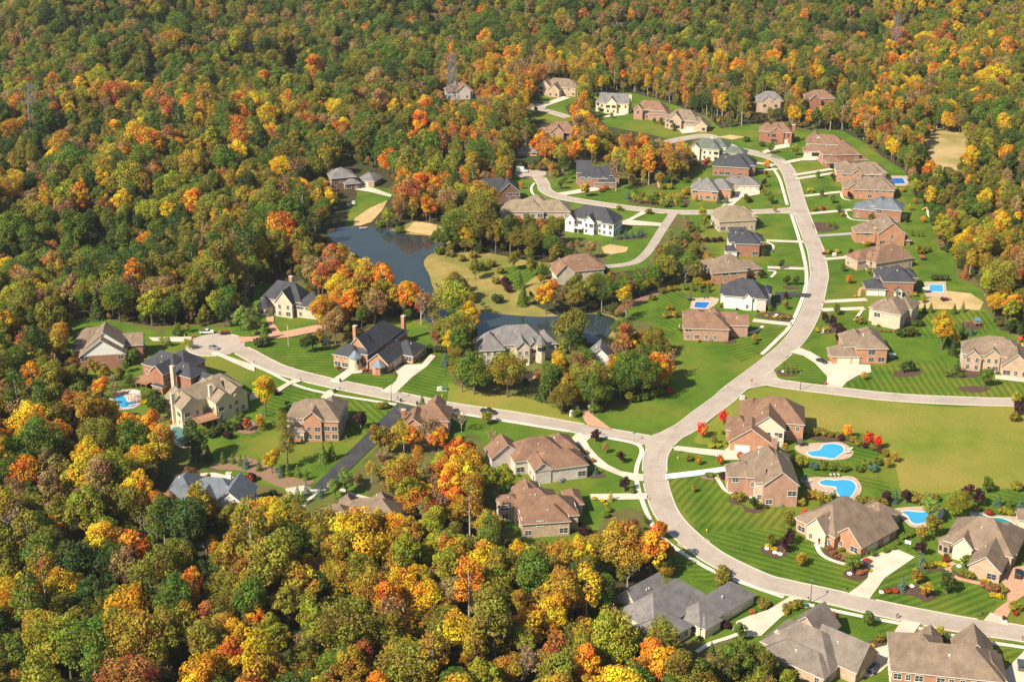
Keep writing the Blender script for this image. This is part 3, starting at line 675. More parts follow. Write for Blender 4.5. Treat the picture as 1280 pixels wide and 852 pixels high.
    fr = 'sash_grey' if rnd.random() < .3 else 'trim_white'
    for i, r in enumerate(rects):
        for f in 'SEWN':
            ln = (r.x1-r.x0) if f in 'SN' else (r.y1-r.y0)
            if ln < 2.4: continue
            n = max(1, int(ln/(2.5 if dens > .84 else 3.3))); nx, ny = FACE[f]
            for st in range(2 if r.h > 5 else 1):
                for k in range(n):
                    if rnd.random() > dens*(1.25 if f in 'EW' else 1): continue
                    if f == 'N' and not near: continue
                    x, y = fpt(r, f, (k+.5)/n)
                    z0 = .95+st*2.95
                    if any(q is not r and q.has(x+nx*.5, y+ny*.5, .35) and q.h > z0-.3 for q in rects): continue
                    if st == 0 and any((x-tx)**2+(y-ty)**2 < tr*tr for tx, ty, tr in taken): continue
                    kk = rnd.choice(((1.1,1.6), (1.1,1.6), (1.9,1.6), (2.6,1.7)) if ln > 5 else ((1.1,1.6), (1.9,1.6)))
                    if kk[0] > ln/n-.6: kk = (1.1,1.6)
                    wo = child('window', WINS[(kk, fr)][0], e, (x, y, z0), ROT[f])
                    if near or L[1] > 200: child('window_frame', WINS[(kk, fr)][1], wo, (0,0,0))
            if plant and near and f != 'N':
                k = .8
                while k < ln-.5:
                    x, y = fpt(r, f, k/ln); x += nx*1.1; y += ny*1.1; k += rnd.uniform(1.5, 3.2)
                    if any(q.has(x, y, .3) for q in rects) or any((x-tx)**2+(y-ty)**2 < (tr+.8)**2 for tx, ty, tr in taken): continue
                    c_, s_ = math.cos(yaw), math.sin(yaw)
                    FOUND.append((a.x+x*c_-y*s_, a.y+x*s_+y*c_, short, rnd.random()))
    if near:
        for k in range(vents):
            r = rects[rnd.randrange(len(rects))]
            if min(r.x1-r.x0, r.y1-r.y0) < 6: continue
            wi = rects.index(r); kind, pitch = wings[wi][5:7]; pitch *= 1.16
            if (kind == 'gy') or (kind == 'hip' and r.x1-r.x0 < r.y1-r.y0): x = r.x0+(r.x1-r.x0)*.3; y = (r.y0+r.y1)/2+rnd.uniform(-1, 1); z = r.h+pitch*((r.x1-r.x0)*.3+.5)
            else: y = r.y0+(r.y1-r.y0)*.3; x = (r.x0+r.x1)/2+rnd.uniform(-1, 1); z = r.h+pitch*((r.y1-r.y0)*.3+.5)
            child('roof_vent', VENT, ro, (x, y, z))
    c_, s_ = math.cos(yaw), math.sin(yaw)
    def tow(x, y): return (a.x+x*c_-y*s_, a.y+x*s_+y*c_)
    foot = [(r, [tow(r.x0-1, r.y0-1), tow(r.x1+1, r.y0-1), tow(r.x1+1, r.y1+1), tow(r.x0-1, r.y1+1)]) for r in rects]
    hz = dict(e=e, rects=rects, foot=[f for _, f in foot], short=short, W=Wd, tow=tow, key=key)
    HOUSES.append(hz)
    r = rects[0]; cx, cy = tow((r.x0+r.x1)/2, (r.y0+r.y1)/2); LANDMARKS.append((*PX(cx, cy)[:2], short))
    return hz
def turret(hz, x, y, r, h, wall, roofm, rh, k=10, open_=False):
    e = hz['e']; mb = MB(); mb.lathe([(r,-.4),(r,h)], (x,y), k); mb.lathe([(r+.35,h-.01),(r+.35,h+.15)], (x,y), k, 1); o = mb.build('tower', [wall, 'trim_white'], e)
    rb = MB(); rb.lathe([(r+.5,h+.152),(r*.55,h+.15+rh*.5),(.02,h+.15+rh)], (x,y), k); rb.build('tower_roof', roofm, o)
    for t in (-2.2, -1.57, -.9):
        child('window', WINS[((1.1,1.6),'trim_white')][0], o, (x+math.cos(t)*(r+.02), y+math.sin(t)*(r+.02), h-2.3), t+math.pi/2)
def deck(hz, x0, x1, y0, y1, z, mat='deck_wood'):
    e = hz['e']; mb = MB(); mb.box(x0, x1, y0, y1, z-.2, z)
    for x in np.arange(x0+.1, x1, 2.6):
        for y in (y0+.1, y1-.1): mb.box(x-.1, x+.1, y-.1, y+.1, -.3, z-.203)
    d_ = mb.build('deck', mat, e); rb = MB()
    for (p, q) in (((x0,y0),(x1,y0)), ((x0,y0),(x0,y1)), ((x1,y0),(x1,y1))):
        rb.tube((*p, z+1), (*q, z+1), .05, .05, 4); n = max(2, int((Vector(q)-Vector(p)).length/.6))
        for k in range(n+1):
            t = k/n; x = p[0]+(q[0]-p[0])*t; y = p[1]+(q[1]-p[1])*t; rb.tube((x,y,z), (x,y,z+1), .03, .03, 4)
    rb.build('railing', mat, d_)
# ------------------------------------------------------------ houses of the near right side
house('h01', 'large rose-brick gabled house with taupe roof and pale bay front beside the freeform pool', 'the tall rose-brick gabled house', W('a',712,388), W('a',935,390),
  [(0,1,0,15,7.4,'gy',.72), (-.42,.92,6,21,7.0,'hip',.85), (-.95,-.1,9,17,5.6,'hip',.7), (-.22,.05,3,9,6.9,'gx',.9,'stone_cream'), (.3,1.02,18,25,6.4,'hip',.7)], 'brick_rose', 'roof_taupe', door=(3,'W',.5), chim=((.55,20.5,14.2,1.7,'brick_rose'),), dens=.3, garage=((2,'N',.5,2.7,2,'garage_white'),))
house('h02', 'brown-roofed brick house with double white garage doors beside the green field', 'the brown-roofed brick house beside the field', W('E',-30,756), W('E',156,770),
  [(0,1,0,9,3.6,'gy',.62), (.5,1.28,5,15,6.6,'gy',.7,'siding_cream'), (.35,1.75,11,25,6.4,'hip',.75), (.2,.8,16,28,5.6,'hip',.7), (-.1,.5,8,18,3.9,'hip',.6)], 'brick_orange', 'roof_brown', garage=((0,'S',.30,4.9,1,'garage_white'), (0,'S',.78,2.7,1,'garage_white')), dens=.4)
house('h03', 'sprawling orange-brick house with a long taupe roof and side garage at the wide cream drive', 'the orange-brick house with side garage', W('b',342,442), W('b',545,330),
  [(0,1,0,9.5,3.6,'gx',.80), (-.12,1.1,8,22,4.2,'hip',.66), (-.19,.22,10.5,17.5,4.3,'gx',.9,'stone_cream'), (.95,1.5,5,15,3.5,'hip',.55), (-.08,.3,17,23,4.1,'hip',.6,'brick_orange')], 'brick_orange', 'roof_taupe', garage=((0,'S',.32,4.9,1,'garage_cream'), (0,'S',.72,2.7,1,'garage_cream')), door=(2,'W',.72), dens=.7)
h = house('h04', 'tan-brick house with hipped taupe roof and round corner bay beside the red brick drive', 'the tan-brick house with round bay', W('b',955,545), W('b',1130,590),
  [(0,1,0,15,3.7,'gy',.75), (-1.05,1.15,9,24,4.4,'hip',.72), (-.75,-.12,7.5,14,4.3,'gy',.95,'siding_cream'), (.2,1.2,12,27,4.0,'hip',.7), (.1,.9,2,12,3.75,'gy',.62)], 'brick_tan', 'roof_taupe', door=(2,'S',.75), dens=.5)
turret(h, -8.6, 10.6, 2.6, 3.6, 'brick_tan', 'roof_taupe', 2.6)
house('h05', 'pale grey shingle-roofed house with a long garage wing at the bottom edge wood', 'the grey-roofed house above the bottom wood', W('J',335,520), W('J',575,375),
  [(0,1,0,8.5,3.4,'hip',.7), (-.5,.5,6,19,4.2,'hip',.75), (-.35,.18,14,24,4.0,'gx',.9), (-.72,-.05,2,12,3.5,'hip',.6), (.02,.3,-1.5,5,3.2,'hip',.5)], 'siding_cream', 'roof_grey', garage=((0,'S',.3,4.9,1,'garage_cream'), (0,'S',.68,4.9,1,'garage_cream')), dens=.5)
house('h06', 'long grey-brown-roofed house with white chimney nearest the bottom edge of the lawn', 'the grey-brown-roofed house with white chimney', W('J',610,590), W('J',905,722),
  [(0,1,0,13,3.8,'hip',.72), (.1,1.02,-3.2,6,3.4,'hip',.55), (.1,.6,10,19,4.0,'gy',.85), (.62,1.28,4,15,3.7,'gx',.85), (.3,.5,13,21,3.7,'gy',.9)], 'brick_tan', 'roof_warmgrey', chim=((.14,3,6.2,1.5,'siding_white'),), dens=.75, garage=((3,'E',.5,2.7,2,'garage_cream'),))
house('h07', 'orange-brick house with a broad tan roof cut off by the bottom right edge', 'the brick house at the bottom right edge', W('K',560,900), W('K',1130,960),
  [(0,1,0,13,6.2,'hip',.62), (-.0,.5,6,17,6.0,'hip',.62), (.62,.98,9,18,5.4,'gy',.85), (.8,1.05,2,13,5.2,'hip',.7), (.3,.5,10,19,5.4,'gy',.8)], 'brick_orange', 'roof_taupe', dens=.85)
house('h08', 'small pale outbuilding with taupe hip roof by the teal pool at the right edge', 'the small pool house at the right edge', W('b',1245,268), W('b',1340,275), [(0,1,0,5,2.8,'hip',.6), (.2,.8,2,7,2.6,'hip',.6)], 'siding_cream', 'roof_taupe', cat='pool house', dens=.7, plant=False)
house('h09', 'tan brick house with two front gables facing the field at the right edge', 'the twin-gabled house at the right edge', W('E',1000,400), W('E',1275,425),
  [(0,1,1.2,13,6.4,'hip',.65), (.02,.30,0,8,5.2,'gy',.8), (.64,1.08,-2.5,9,4.4,'gy',.8), (.36,.6,0.5,9,6.5,'gy',.75), (.2,.9,8,18,6.1,'hip',.6)], 'brick_tan', 'roof_taupe', door=(3,'S',.3), dens=.95, garage=())
house('h10', 'brick corner house with twin cream garage doors and a dark car on its curved drive', 'the corner house with curved drive', W('E',530,372), W('E',666,372),
  [(0,1,0.3,13,6.2,'hip',.62), (-.78,.1,0,8.5,3.3,'hip',.62), (-.3,.5,3,16,5.8,'hip',.7), (.2,1.0,8,19,6.0,'hip',.6)], 'brick_orange', 'roof_taupe', garage=((1,'S',.45,4.9,1,'garage_cream'), (1,'S',.88,2.7,1,'garage_cream')), dens=.35)
house('r2', 'square pale peach brick house with plain side wall, second above the corner house', 'the pale peach brick house', W('h',295,705), W('h',442,735),
  [(0,1,0,15,6.4,'hip',.55), (-.22,.6,3.5,13,5.9,'hip',.6), (.4,1.15,9,19,6.1,'hip',.55)], 'brick_cream', 'roof_taupe', dens=.22, door=(1,'W',.5))
h = house('r3', 'red brick house with charcoal hip roof and two white garage doors beside a pool', 'the charcoal-roofed brick house with pool', W('h',355,553), W('h',515,556),
  [(0,1,.4,13,6.3,'hip',.72), (-.55,.1,0,9,3.2,'hip',.65), (.75,1.2,7,16,6.0,'hip',.65), (-.1,.5,8,18,5.2,'hip',.7), (.38,.62,-1.2,3,2.6,'gy',.7,'siding_white')], 'brick_red', 'roof_charcoal', garage=((1,'S',.3,4.9,1,'garage_white'), (1,'S',.80,2.7,1,'garage_white')), dens=.35)
house('r4', 'brown-roofed brick house directly above the charcoal-roofed brick one', 'the brown-roofed house above the charcoal one', W('h',315,432), W('h',510,400),
  [(0,1,0,12,4.6,'hip',.72), (-.28,.5,6,15,4.4,'hip',.65), (.5,1.1,6,18,4.8,'hip',.6), (-.05,.35,3,11,4.5,'hip',.8)], 'brick_tan', 'roof_brown', dens=.4)
house('r5', 'orange brick house with one big plain gable facing the camera', 'the orange-brick gable house', W('h',328,288), W('h',468,288),
  [(0,1,0,14,5.9,'gy',.72), (-.78,.1,5,13,5.0,'hip',.72), (.9,1.25,1,8,2.6,'hip',.5,'siding_brown'), (-.1,.7,7,18,6.0,'hip',.75)], 'brick_orange', 'roof_taupe', chim=((-.08,4,7.6,1.2,'brick_orange'),), dens=.2, plant=True)
house('r6', 'wide red brick house with pale blue-grey roof in two blocks', 'the blue-grey-roofed brick house', W('h',195,140), W('h',448,165),
  [(.45,1,0,13,5.6,'hip',.6), (0,.55,1,11,4.2,'hip',.55), (.36,.7,3,15,6.0,'hip',.65)], 'brick_red', 'roof_bluegrey', dens=.3)
house('r7', 'taupe-roofed brick house with burgundy bush, fifth down the right row', 'the taupe-roofed house with burgundy bush', W('L',840,562), W('L',1052,568),
  [(.15,1,0,13,4.6,'hip',.62), (-.02,.4,3,13,4.4,'hip',.62), (.5,1.05,4,16,4.8,'hip',.6), (.05,.3,1,8,4.5,'gy',.8)], 'brick_orange', 'roof_taupe', dens=.4)
house('r8', 'taupe-roofed brick house nearest the far blue rectangular pool', 'the taupe-roofed house by the far pool', W('L',800,492), W('L',1000,498),
  [(.1,1,0,12,4.6,'hip',.6), (0,.45,2,15,5.6,'hip',.65), (.4,1.1,4,15,5.0,'hip',.6), (.35,.55,-1,8,5.2,'gy',.8)], 'brick_orange', 'roof_taupe', dens=.5)
house('r9', 'red brick house with brown hip roof and dark open garage in upper right row', 'the brown-roofed house with open garage', W('L',757,428), W('L',900,424),
  [(0,.5,0,8,3.3,'hip',.6), (.2,1.05,3,14,6.2,'hip',.7), (.9,1.3,3,11,3.6,'hip',.6), (-.02,.6,6,15,5.8,'hip',.7)], 'brick_red', 'roof_brown', garage=((0,'S',.45,4.9,1,'opening_shade'),), dens=.5)
house('r10', 'cream house with brown-red roof and dark garage opening at the bend', 'the cream house with dark garage', W('L',655,375), W('L',835,380),
  [(0,.6,0,8,3.3,'hip',.6), (.1,1.0,4,15,6.0,'hip',.65), (.55,1.18,2,12,4.2,'hip',.6), (.15,.5,7,18,6.4,'gy',.8)], 'stone_cream', 'roof_brown', garage=((0,'S',.5,4.9,1,'opening_shade'),), dens=.6)
house('r11', 'red brick house with brown roof and tall right-hand chimney under the orange trees', 'the brick house with tall chimney', W('L',455,312), W('L',600,318),
  [(.2,1,0,11,6,'hip',.7), (0,.5,2,13,5.8,'hip',.7), (.35,.75,-1,8,6.1,'gy',.75)], 'brick_red', 'roof_brown', chim=((1.04,4,10.5,1.8,'brick_red'),), garage=((0,'S',.7,4.9,1,'garage_cream'),), dens=.7, door=(2,'S',.5))
# ------------------------------------------------------------ houses left of the main street
house('l1', 'long brown-roofed brick house with plain side wall below the square pool', 'the long brown-roofed brick house', W('g',245,606), W('g',640,618),
  [(0,1,0,12.5,5.2,'hip',.60), (.42,.98,6,17,5.4,'hip',.65), (.98,1.45,5.5,13,4.8,'gx',.65), (0,.6,8,18,5.0,'hip',.55), (.8,1.2,8,16,4.9,'gx',.6)], 'brick_rose', 'roof_brown', dens=.28, garage=((2,'E',.5,2.7,2,'garage_white'),))
house('l2', 'white-walled house with charcoal hip roofs and a small front gable', 'the white-walled charcoal-roofed house', W('g',600,320), W('g',965,345),
  [(0,1,0,12,5.6,'hip',.8), (.46,.68,-.8,7,5.0,'gy',.9), (-.1,.4,6,14,4.0,'gx',.6), (.05,.5,9,17,5.2,'hip',.7), (.78,1.02,-1,8,5.5,'hip',.8,'brick_pale'), (.9,1.12,6,15,5.3,'hip',.6)], 'siding_white', 'roof_charcoal', dens=.3)
house('l3', 'taupe-roofed brick house with stacked hips between two charcoal-roofed houses', 'the stacked-hip brick house', W('D',248,448), W('D',400,436),
  [(0,1,0,12,5.4,'hip',.65), (-.02,.5,8,16,5.4,'hip',.6), (.7,1.55,5,13,4.0,'hip',.6), (.3,1.1,3,16,5.6,'hip',.65)], 'brick_orange', 'roof_taupe', dens=.35)
house('l4', 'charcoal-roofed house with red brick side wall and white rear', 'the brick-sided charcoal-roofed house', W('D',352,322), W('D',456,324),
  [(0,1,0,12,6.2,'hip',.7), (-.25,.7,3,15,6.0,'hip',.65,'siding_white'), (.6,1.2,3,13,6.3,'hip',.6), (-.42,.05,-1,6,3,'hip',.5,'siding_white'), (-.15,.5,9,19,6.0,'gx',.6)], 'brick_red', 'roof_charcoal', dens=.4)
house('l5', 'tan hip-roofed house with brick chimney at the street corner', 'the tan-roofed corner house with chimney', W('D',280,214), W('D',440,205),
  [(0,1,0,14,4.8,'hip',.66), (.55,1.12,5,16,4.8,'hip',.6), (.1,.7,7,18,5,'hip',.62)], 'brick_tan', 'roof_tan', chim=((.96,1,8.2,1.6,'brick_tan'),), dens=.5, door=(1,'E',.5))
house('l6', 'grey-brown hip-roofed brick house with blue spruces at its corner', 'the grey-roofed brick house with spruces', W('L',158,565), W('L',272,574),
  [(0,1,0,13,4.6,'hip',.68), (.5,1.45,5,15,4.8,'hip',.65), (-.1,.5,6,15,4.5,'hip',.6)], 'brick_orange', 'roof_grey', chim=((.15,12,7.8,1.2,'brick_red'),), dens=.6)
house('l7', 'low garage building with a grey hip roof beside the cream driveway', 'the low grey-roofed garage', W('L',352,526), W('L',458,528), [(0,1,0,10,3.0,'hip',.55), (-.3,.3,5,12,3.2,'hip',.6)], 'brick_tan', 'roof_grey', garage=((0,'S',.5,2.7,3,'garage_cream'),), dens=.3)
house('l8', 'charcoal-roofed house with pale chimney behind the low garage', 'the charcoal-roofed house with pale chimney', W('L',250,460), W('L',410,470),
  [(0,1,0,12,5,'hip',.7), (.35,1.15,4,16,5.4,'hip',.65), (.1,.5,8,18,5.6,'hip',.7)], 'brick_red', 'roof_charcoal', chim=((.32,5,9.6,1.3,'brick_tan'),), dens=.5)
house('l9', 'cream house with a sage green roof beside the red tree', 'the sage-green-roofed cream house', W('L',150,385), W('L',300,400),
  [(0,.85,0,12,6.4,'hip',.6), (.4,1.0,5,16,6.6,'hip',.6), (.9,1.55,3,12,4.2,'hip',.55), (.02,.3,-1.5,7,6.2,'gy',.7)], 'siding_cream', 'roof_green', chim=((.5,10,11.5,1.2,'siding_white'),), dens=.8)
# ------------------------------------------------------------ upper row and middle close
house('u1', 'pinkish brick house with twin gables at the top close', 'the twin-gabled house at the top close', W('M',400,138), W('M',560,150), [(.1,1,3,14,5,'hip',.75), (0,.35,0,10,5,'gy',.8), (.3,.62,-3,6,4,'gy',.8), (.6,1.05,4,14,5.4,'hip',.6)], 'brick_tan', 'roof_taupe', garage=((2,'E',.5,2.7,2,'garage_white'),), dens=.8)
house('u2', 'pale yellow house with grey roof and tall cream chimney on the right', 'the pale yellow house with tall chimney', W('M',655,215), W('M',800,222), [(.1,1,0,11,6.2,'gx',.75), (.3,.65,-2,8,6,'gy',.85), (-.02,.35,3,12,5.6,'hip',.7)], 'siding_yellow', 'roof_grey', chim=((1.03,4,11.5,1.8,'siding_yellow'),), garage=((0,'S',.8,2.7,2,'garage_cream'),), dens=.8)
house('u3', 'brick house with brown-red hip roof, middle of the upper row', 'the brown-red-roofed house of the upper row', W('M',820,245), W('M',960,255), [(0,1,2,13,5.6,'hip',.72), (.02,.3,0,8,5.4,'gy',.85), (.5,1.1,0,9,4,'hip',.6)], 'brick_rose', 'roof_brown', dens=.7)
house('u4', 'tan brick house with taupe gables, right end of the upper row', 'the tan house ending the upper row', W('M',960,285), W('M',1140,300), [(0,.8,1,13,5.2,'hip',.72), (.1,.42,-1,8,5.4,'gy',.85), (.5,1.05,-1,10,3.8,'hip',.6), (.75,1.05,-1.5,5,3.7,'gy',.8)], 'brick_tan', 'roof_taupe', garage=((2,'S',.25,4.9,1,'garage_cream'),), dens=.7)
house('u5', 'brown-roofed house half hidden by orange trees below the top close', 'the half-hidden house below the top close', W('M',430,345), W('M',570,350), [(0,1,0,12,5.5,'hip',.7), (.2,.6,-2,8,5.6,'gy',.8), (-.3,.3,3,10,4,'hip',.6)], 'brick_rose', 'roof_brown', dens=.6)
house('u6', 'low salmon-tiled building showing through the trees above the small truck', 'the low salmon-roofed building', W('M',310,408), W('M',395,408), [(0,1,0,8,2.2,'hip',.6), (.5,1.2,4,10,2.2,'hip',.5)], 'brick_tan', 'roof_tan', dens=.4, cat='building')
house('u7', 'pink-tiled house with white chimney at the left end of the far wood', 'the far pink-roofed house with white chimney', W('M',-5,160), W('M',110,155), [(0,1,0,11,5,'hip',.7), (.4,.9,-1,8,5,'gy',.8)], 'brick_pale', 'roof_brown', chim=((.35,4,11,1.4,'siding_white'),), dens=.6)
house('u8', 'grey-roofed house among bare trees at the far edge', 'the far grey-roofed house among trees', W('L',445,178), W('L',560,180), [(0,1,0,11,7,'hip',.75), (.2,.6,-2,8,7,'gy',.85), (.55,.9,-2,8,7,'gy',.85)], 'brick_tan', 'roof_grey', dens=.6)
house('u9', 'brown-roofed brick house deep in the far orange wood', 'the far brown-roofed house in the wood', W('L',665,172), W('L',790,172), [(0,1,0,12,7.5,'hip',.6), (.1,.5,-2,8,7,'gy',.8)], 'brick_red', 'roof_brown', dens=.7)
house('c1', 'red brick house with charcoal roof at the bend of the middle close', 'the charcoal-roofed house at the close bend', W('M',570,545), W('M',750,548), [(.05,.75,0,11,4.4,'hip',.75), (.0,.35,4,15,6.2,'gx',.8), (.45,1.05,2,13,5.4,'hip',.6), (.55,.95,-2,6,3.4,'hip',.6)], 'brick_red', 'roof_charcoal', dens=.7)
h = house('c2', 'white house with charcoal roof and arched gables above the small lawn spruces', 'the white charcoal-roofed house', W('M',522,740), W('M',720,768), [(.02,1,2,14,6.2,'hip',.72), (.0,.2,-.5,8,5.8,'gy',.9), (.42,.64,-.8,8,5.8,'gy',.9), (.78,1.05,1,13,5.6,'hip',.65)], 'siding_white', 'roof_charcoal', dens=.95)
deck(h, 4.5, 9, -1.5, 2, 2.6, 'trim_white')
house('c3', 'long low tan-roofed house behind the yellow trees', 'the long low tan-roofed house', W('M',235,685), W('M',540,690), [(0,.62,0,12,3.8,'hip',.62), (.5,1,1,13,3.8,'hip',.6), (.3,.7,4,17,4.2,'hip',.6)], 'brick_tan', 'roof_tan', dens=.5)
house('c4', 'dark grey-roofed house screened by bare trees near the middle close', 'the dark-roofed house behind bare trees', W('M',110,620), W('M',300,612), [(0,1,0,13,5.4,'hip',.7), (.6,1.1,-2,8,5,'gy',.75)], 'brick_dark', 'roof_charcoal', dens=.5)
house('c5', 'brown-roofed cream house behind the big orange tree beside the lake', 'the brown-roofed house above the lake', W('C',500,88), W('C',690,70), [(0,1,0,13,5.2,'hip',.7), (-.12,.3,-1.5,8,4.6,'gy',.85), (.5,1.05,3,15,5.4,'hip',.6)], 'stone_cream', 'roof_brown', dens=.6)
house('c6', 'grey-green hip-roofed house at the left end of the lake lawn', 'the grey-roofed house above the lake lawn', W('N',125,205), W('N',232,195), [(0,1,0,13,5.8,'hip',.5), (.5,1.1,-3,6,3.6,'hip',.5)], 'brick_dark', 'roof_grey', dens=.6)
house('c7', 'square garage with pyramid grey roof at the top of the lake lawn', 'the pyramid-roofed garage', W('N',232,182), W('N',285,188), [(0,1.5,0,10,3.0,'hip',.55), (.3,1.2,4,12,3.2,'hip',.5)], 'brick_rose', 'roof_grey', cat='garage', garage=((0,'S',.4,2.7,2,'garage_cream'),), dens=.4)
# ------------------------------------------------------------ houses of the left street
house('a1', 'brown-roofed brick house with two white gables at the left edge of the wood', 'the white-gabled brick house', W('c',108,410), W('c',385,392), [(0,1,0,9,5.6,'gy',.62,'brick_red','siding_white'), (.12,.95,4,15,7.6,'gy',.68,'siding_white'), (-.15,.75,9,18,7.8,'hip',.75), (.9,1.35,9,18,5.4,'gx',.6), (-.18,.2,6,13,6,'hip',.55)], 'brick_red', 'roof_taupe', dens=.3, near=True)
h = house('a2', 'red brick house with charcoal hip roof and a wooden deck above the kidney pool', 'the charcoal-roofed house with a deck', W('c',545,530), W('c',620,552),
  [(0,1,0,8,7.6,'gy',.75), (-1.3,1.3,4,14,7.4,'hip',.75), (.7,2.6,4,12,7.0,'hip',.62), (2.0,3.6,6,14,4.2,'gx',.6), (-.4,1.5,8,19,7.2,'hip',.7), (.2,1.0,-.9,1,2.9,'hip',.4)], 'brick_red', 'roof_charcoal', chim=((1.5,2,11,1.5,'stone_cream'),), dens=.6)
deck(h, -9, -1, -2, 4, 2.8)
h = house('a3', 'pale yellow house with tan roofs, chimneys and a raised rear deck', 'the pale yellow house with raised deck', W('c',890,745), W('c',1160,665),
  [(.2,.62,0,16,7.2,'gy',.7), (.55,1.0,3,13,6.4,'gy',.7), (-.3,.6,7,16,7.4,'gx',.65), (-.48,-.02,3,16,7.0,'gy',.7), (.35,1.15,12,23,5.4,'hip',.65), (.62,.8,1.8,8,6.0,'gy',.8)], 'siding_yellow', 'roof_tan', chim=((.24,5,12.5,1.3,'siding_cream'), (-.5,8.5,11.5,1.3,'siding_cream')), dens=.7)
deck(h, -5, 3, -3, 4, 3.2)
h = house('b1', 'cream stone manor with steep charcoal roof and corner tower by the brick drive', 'the cream stone manor', W('B',88,222), W('B',260,245), [(0,1,3,13,6.2,'hip',1.05), (.42,.85,0,9,6.0,'gy',1.1), (.9,1.5,2,12,5,'hip',.8), (.25,.5,6,16,7.5,'hip',1.2)], 'stone_cream', 'roof_charcoal', chim=((.6,9,15,1.5,'brick_orange'),), dens=.8, door=(0,'S',.38))
turret(h, 2.0, 1.5, 3.2, 3.6, 'stone_cream', 'roof_charcoal', 4.6, 8)
h = house('b2', 'grey-roofed brick house with a round entrance turret and red chimneys', 'the turreted grey-roofed house', W('d',925,415), W('d',1030,335),
  [(-.12,1.0,0,8.2,3.6,'gx',.75), (.72,1.5,-4.5,6,3.4,'hip',.6), (-.1,1.9,9,20,5.8,'hip',.75), (-.35,.2,12,22,5.2,'hip',.7), (.0,.4,9,19,5.6,'gx',.95,'brick_orange'), (1.4,2.1,8,17,4.4,'hip',.6)], 'brick_orange', 'roof_charcoal', chim=((.75,21,11.5,1.6,'brick_orange'), (2.15,10,10.5,1.7,'brick_orange')), garage=((0,'S',.5,2.7,2,'garage_cream'), (1,'W',.5,2.7,1,'garage_cream')), dens=.7)
turret(h, -3.2, 3.2, 2.5, 3.2, 'brick_orange', 'metal_turret', 2.6, 8); turret(h, -3.0, 13.5, 2.6, 5.2, 'stone_cream', 'metal_turret', 2.4, 14)
h = house('b3', 'tall brick-fronted house with tan siding and taupe roof beside the black asphalt drive', 'the tall brick house beside the asphalt drive', W('d',290,838), W('d',600,850),
  [(0,1,1.6,13,7.8,'hip',.66), (.36,.70,0,9,8.2,'gy',.75,'brick_orange'), (.72,1.02,.8,14,7.4,'hip',.6,'brick_orange'), (.05,.36,-1.2,3,4.2,'hip',.45), (.5,1.0,9,20,6,'hip',.7)], 'brick_cream', 'roof_taupe', dens=.95, near=True)
deck(h, 1, 5.5, -3.5, -1.3, 1.6)
house('b4', 'brown-roofed brick house half screened by bare trees right of the asphalt drive', 'the brown-roofed house right of the asphalt drive', W('d',1005,835), W('d',1250,842),
  [(.02,.52,0,10,5.0,'gy',.7), (.3,1.1,4,15,5.6,'hip',.68), (.5,.9,9,20,5.2,'gy',.75), (.55,1.0,-2,6,3.6,'hip',.6)], 'brick_orange', 'roof_brown', chim=((-.02,4,9.5,1.4,'brick_red'),), dens=.8, near=True)
h = house('m1', 'cream stone mansion with grey hip roof and a pointed stair turret by the pond', 'the stone mansion by the pond', W('e',190,392), W('e',520,372),
  [(-.05,1.0,6,19,6.6,'hip',.68), (.42,.66,1.5,12,6.6,'gy',.85), (-.28,.2,3,15,6.0,'hip',.8), (.85,1.2,6,17,6.0,'hip',.65), (.2,.5,12,22,7,'hip',.65), (.66,.84,3,12,6.4,'gy',.9)], 'stone_cream', 'roof_grey', dens=.85, door=(1,'S',.7))
turret(h, 18.5, 3.4, 1.9, 7.4, 'stone_cream', 'roof_grey', 4.2, 8)
house('m2', 'grey-roofed garage house with white trim deep in the central clump', 'the grey-roofed garage in the clump', W('e',770,420), W('e',900,425), [(0,1,0,9,5.5,'gy',.85), (.1,.9,5,13,5,'hip',.7)], 'siding_white', 'roof_grey', dens=.7)
house('i1', 'white-brick house with wide brown roof and a cut-back rear porch beside the curved driveway', 'the white-brick brown-roofed house', W('f',345,428), W('f',670,384),
  [(0,1,0,10.5,4.7,'hip',.62), (.0,.3,-.3,8,5.0,'gy',.7), (-.25,.75,8,20,4.8,'hip',.66), (-.62,.0,13,21,4.3,'gy',.66), (.5,1.05,12,23,4.2,'hip',.62), (.78,1.1,9,17,3.4,'hip',.55)], 'brick_pale', 'roof_brown', dens=.35)
house('i2', 'tan-brick house with many-hipped brown roof above the foreground wood', 'the many-hipped brown-roofed house', W('f',265,765), W('f',625,740),
  [(0,.82,0,9,4.8,'hip',.62), (.22,1.0,3,14,5.0,'hip',.62), (-.05,.7,8,19,5.2,'hip',.6), (-.32,.1,11,18,4.8,'hip',.55), (.0,.5,17,25,4.8,'hip',.7), (.9,1.18,12,21,3.8,'hip',.6), (.05,.42,12,22,5.6,'gy',.65)], 'brick_tan', 'roof_brown', dens=.6)
house('p1', 'grey-roofed white house sunk in the wood below the hedged garden', 'the grey-roofed house in the wood', W('P',80,560), W('P',360,578), [(0,.45,2,15,7.2,'hip',.75,'brick_tan'), (.3,1.0,4,14,6.8,'hip',.7), (.75,1.2,1,13,6.4,'gy',.75), (.45,.75,-.5,8,6.4,'gy',.8)], 'siding_white', 'roof_bluegrey', chim=((.82,12,11.5,1.6,'siding_white'),), dens=.9)
house('p2', 'brown-roofed tan house almost hidden by trees below the asphalt drive', 'the hidden house below the asphalt drive', W('P',700,655), W('P',1040,660), [(0,.5,0,11,5.4,'hip',.75), (.3,1,3,14,6,'hip',.75), (.6,.9,10,18,5.6,'hip',.95), (.22,.45,11,18,5.2,'hip',1)], 'brick_tan', 'roof_taupe', dens=.7)
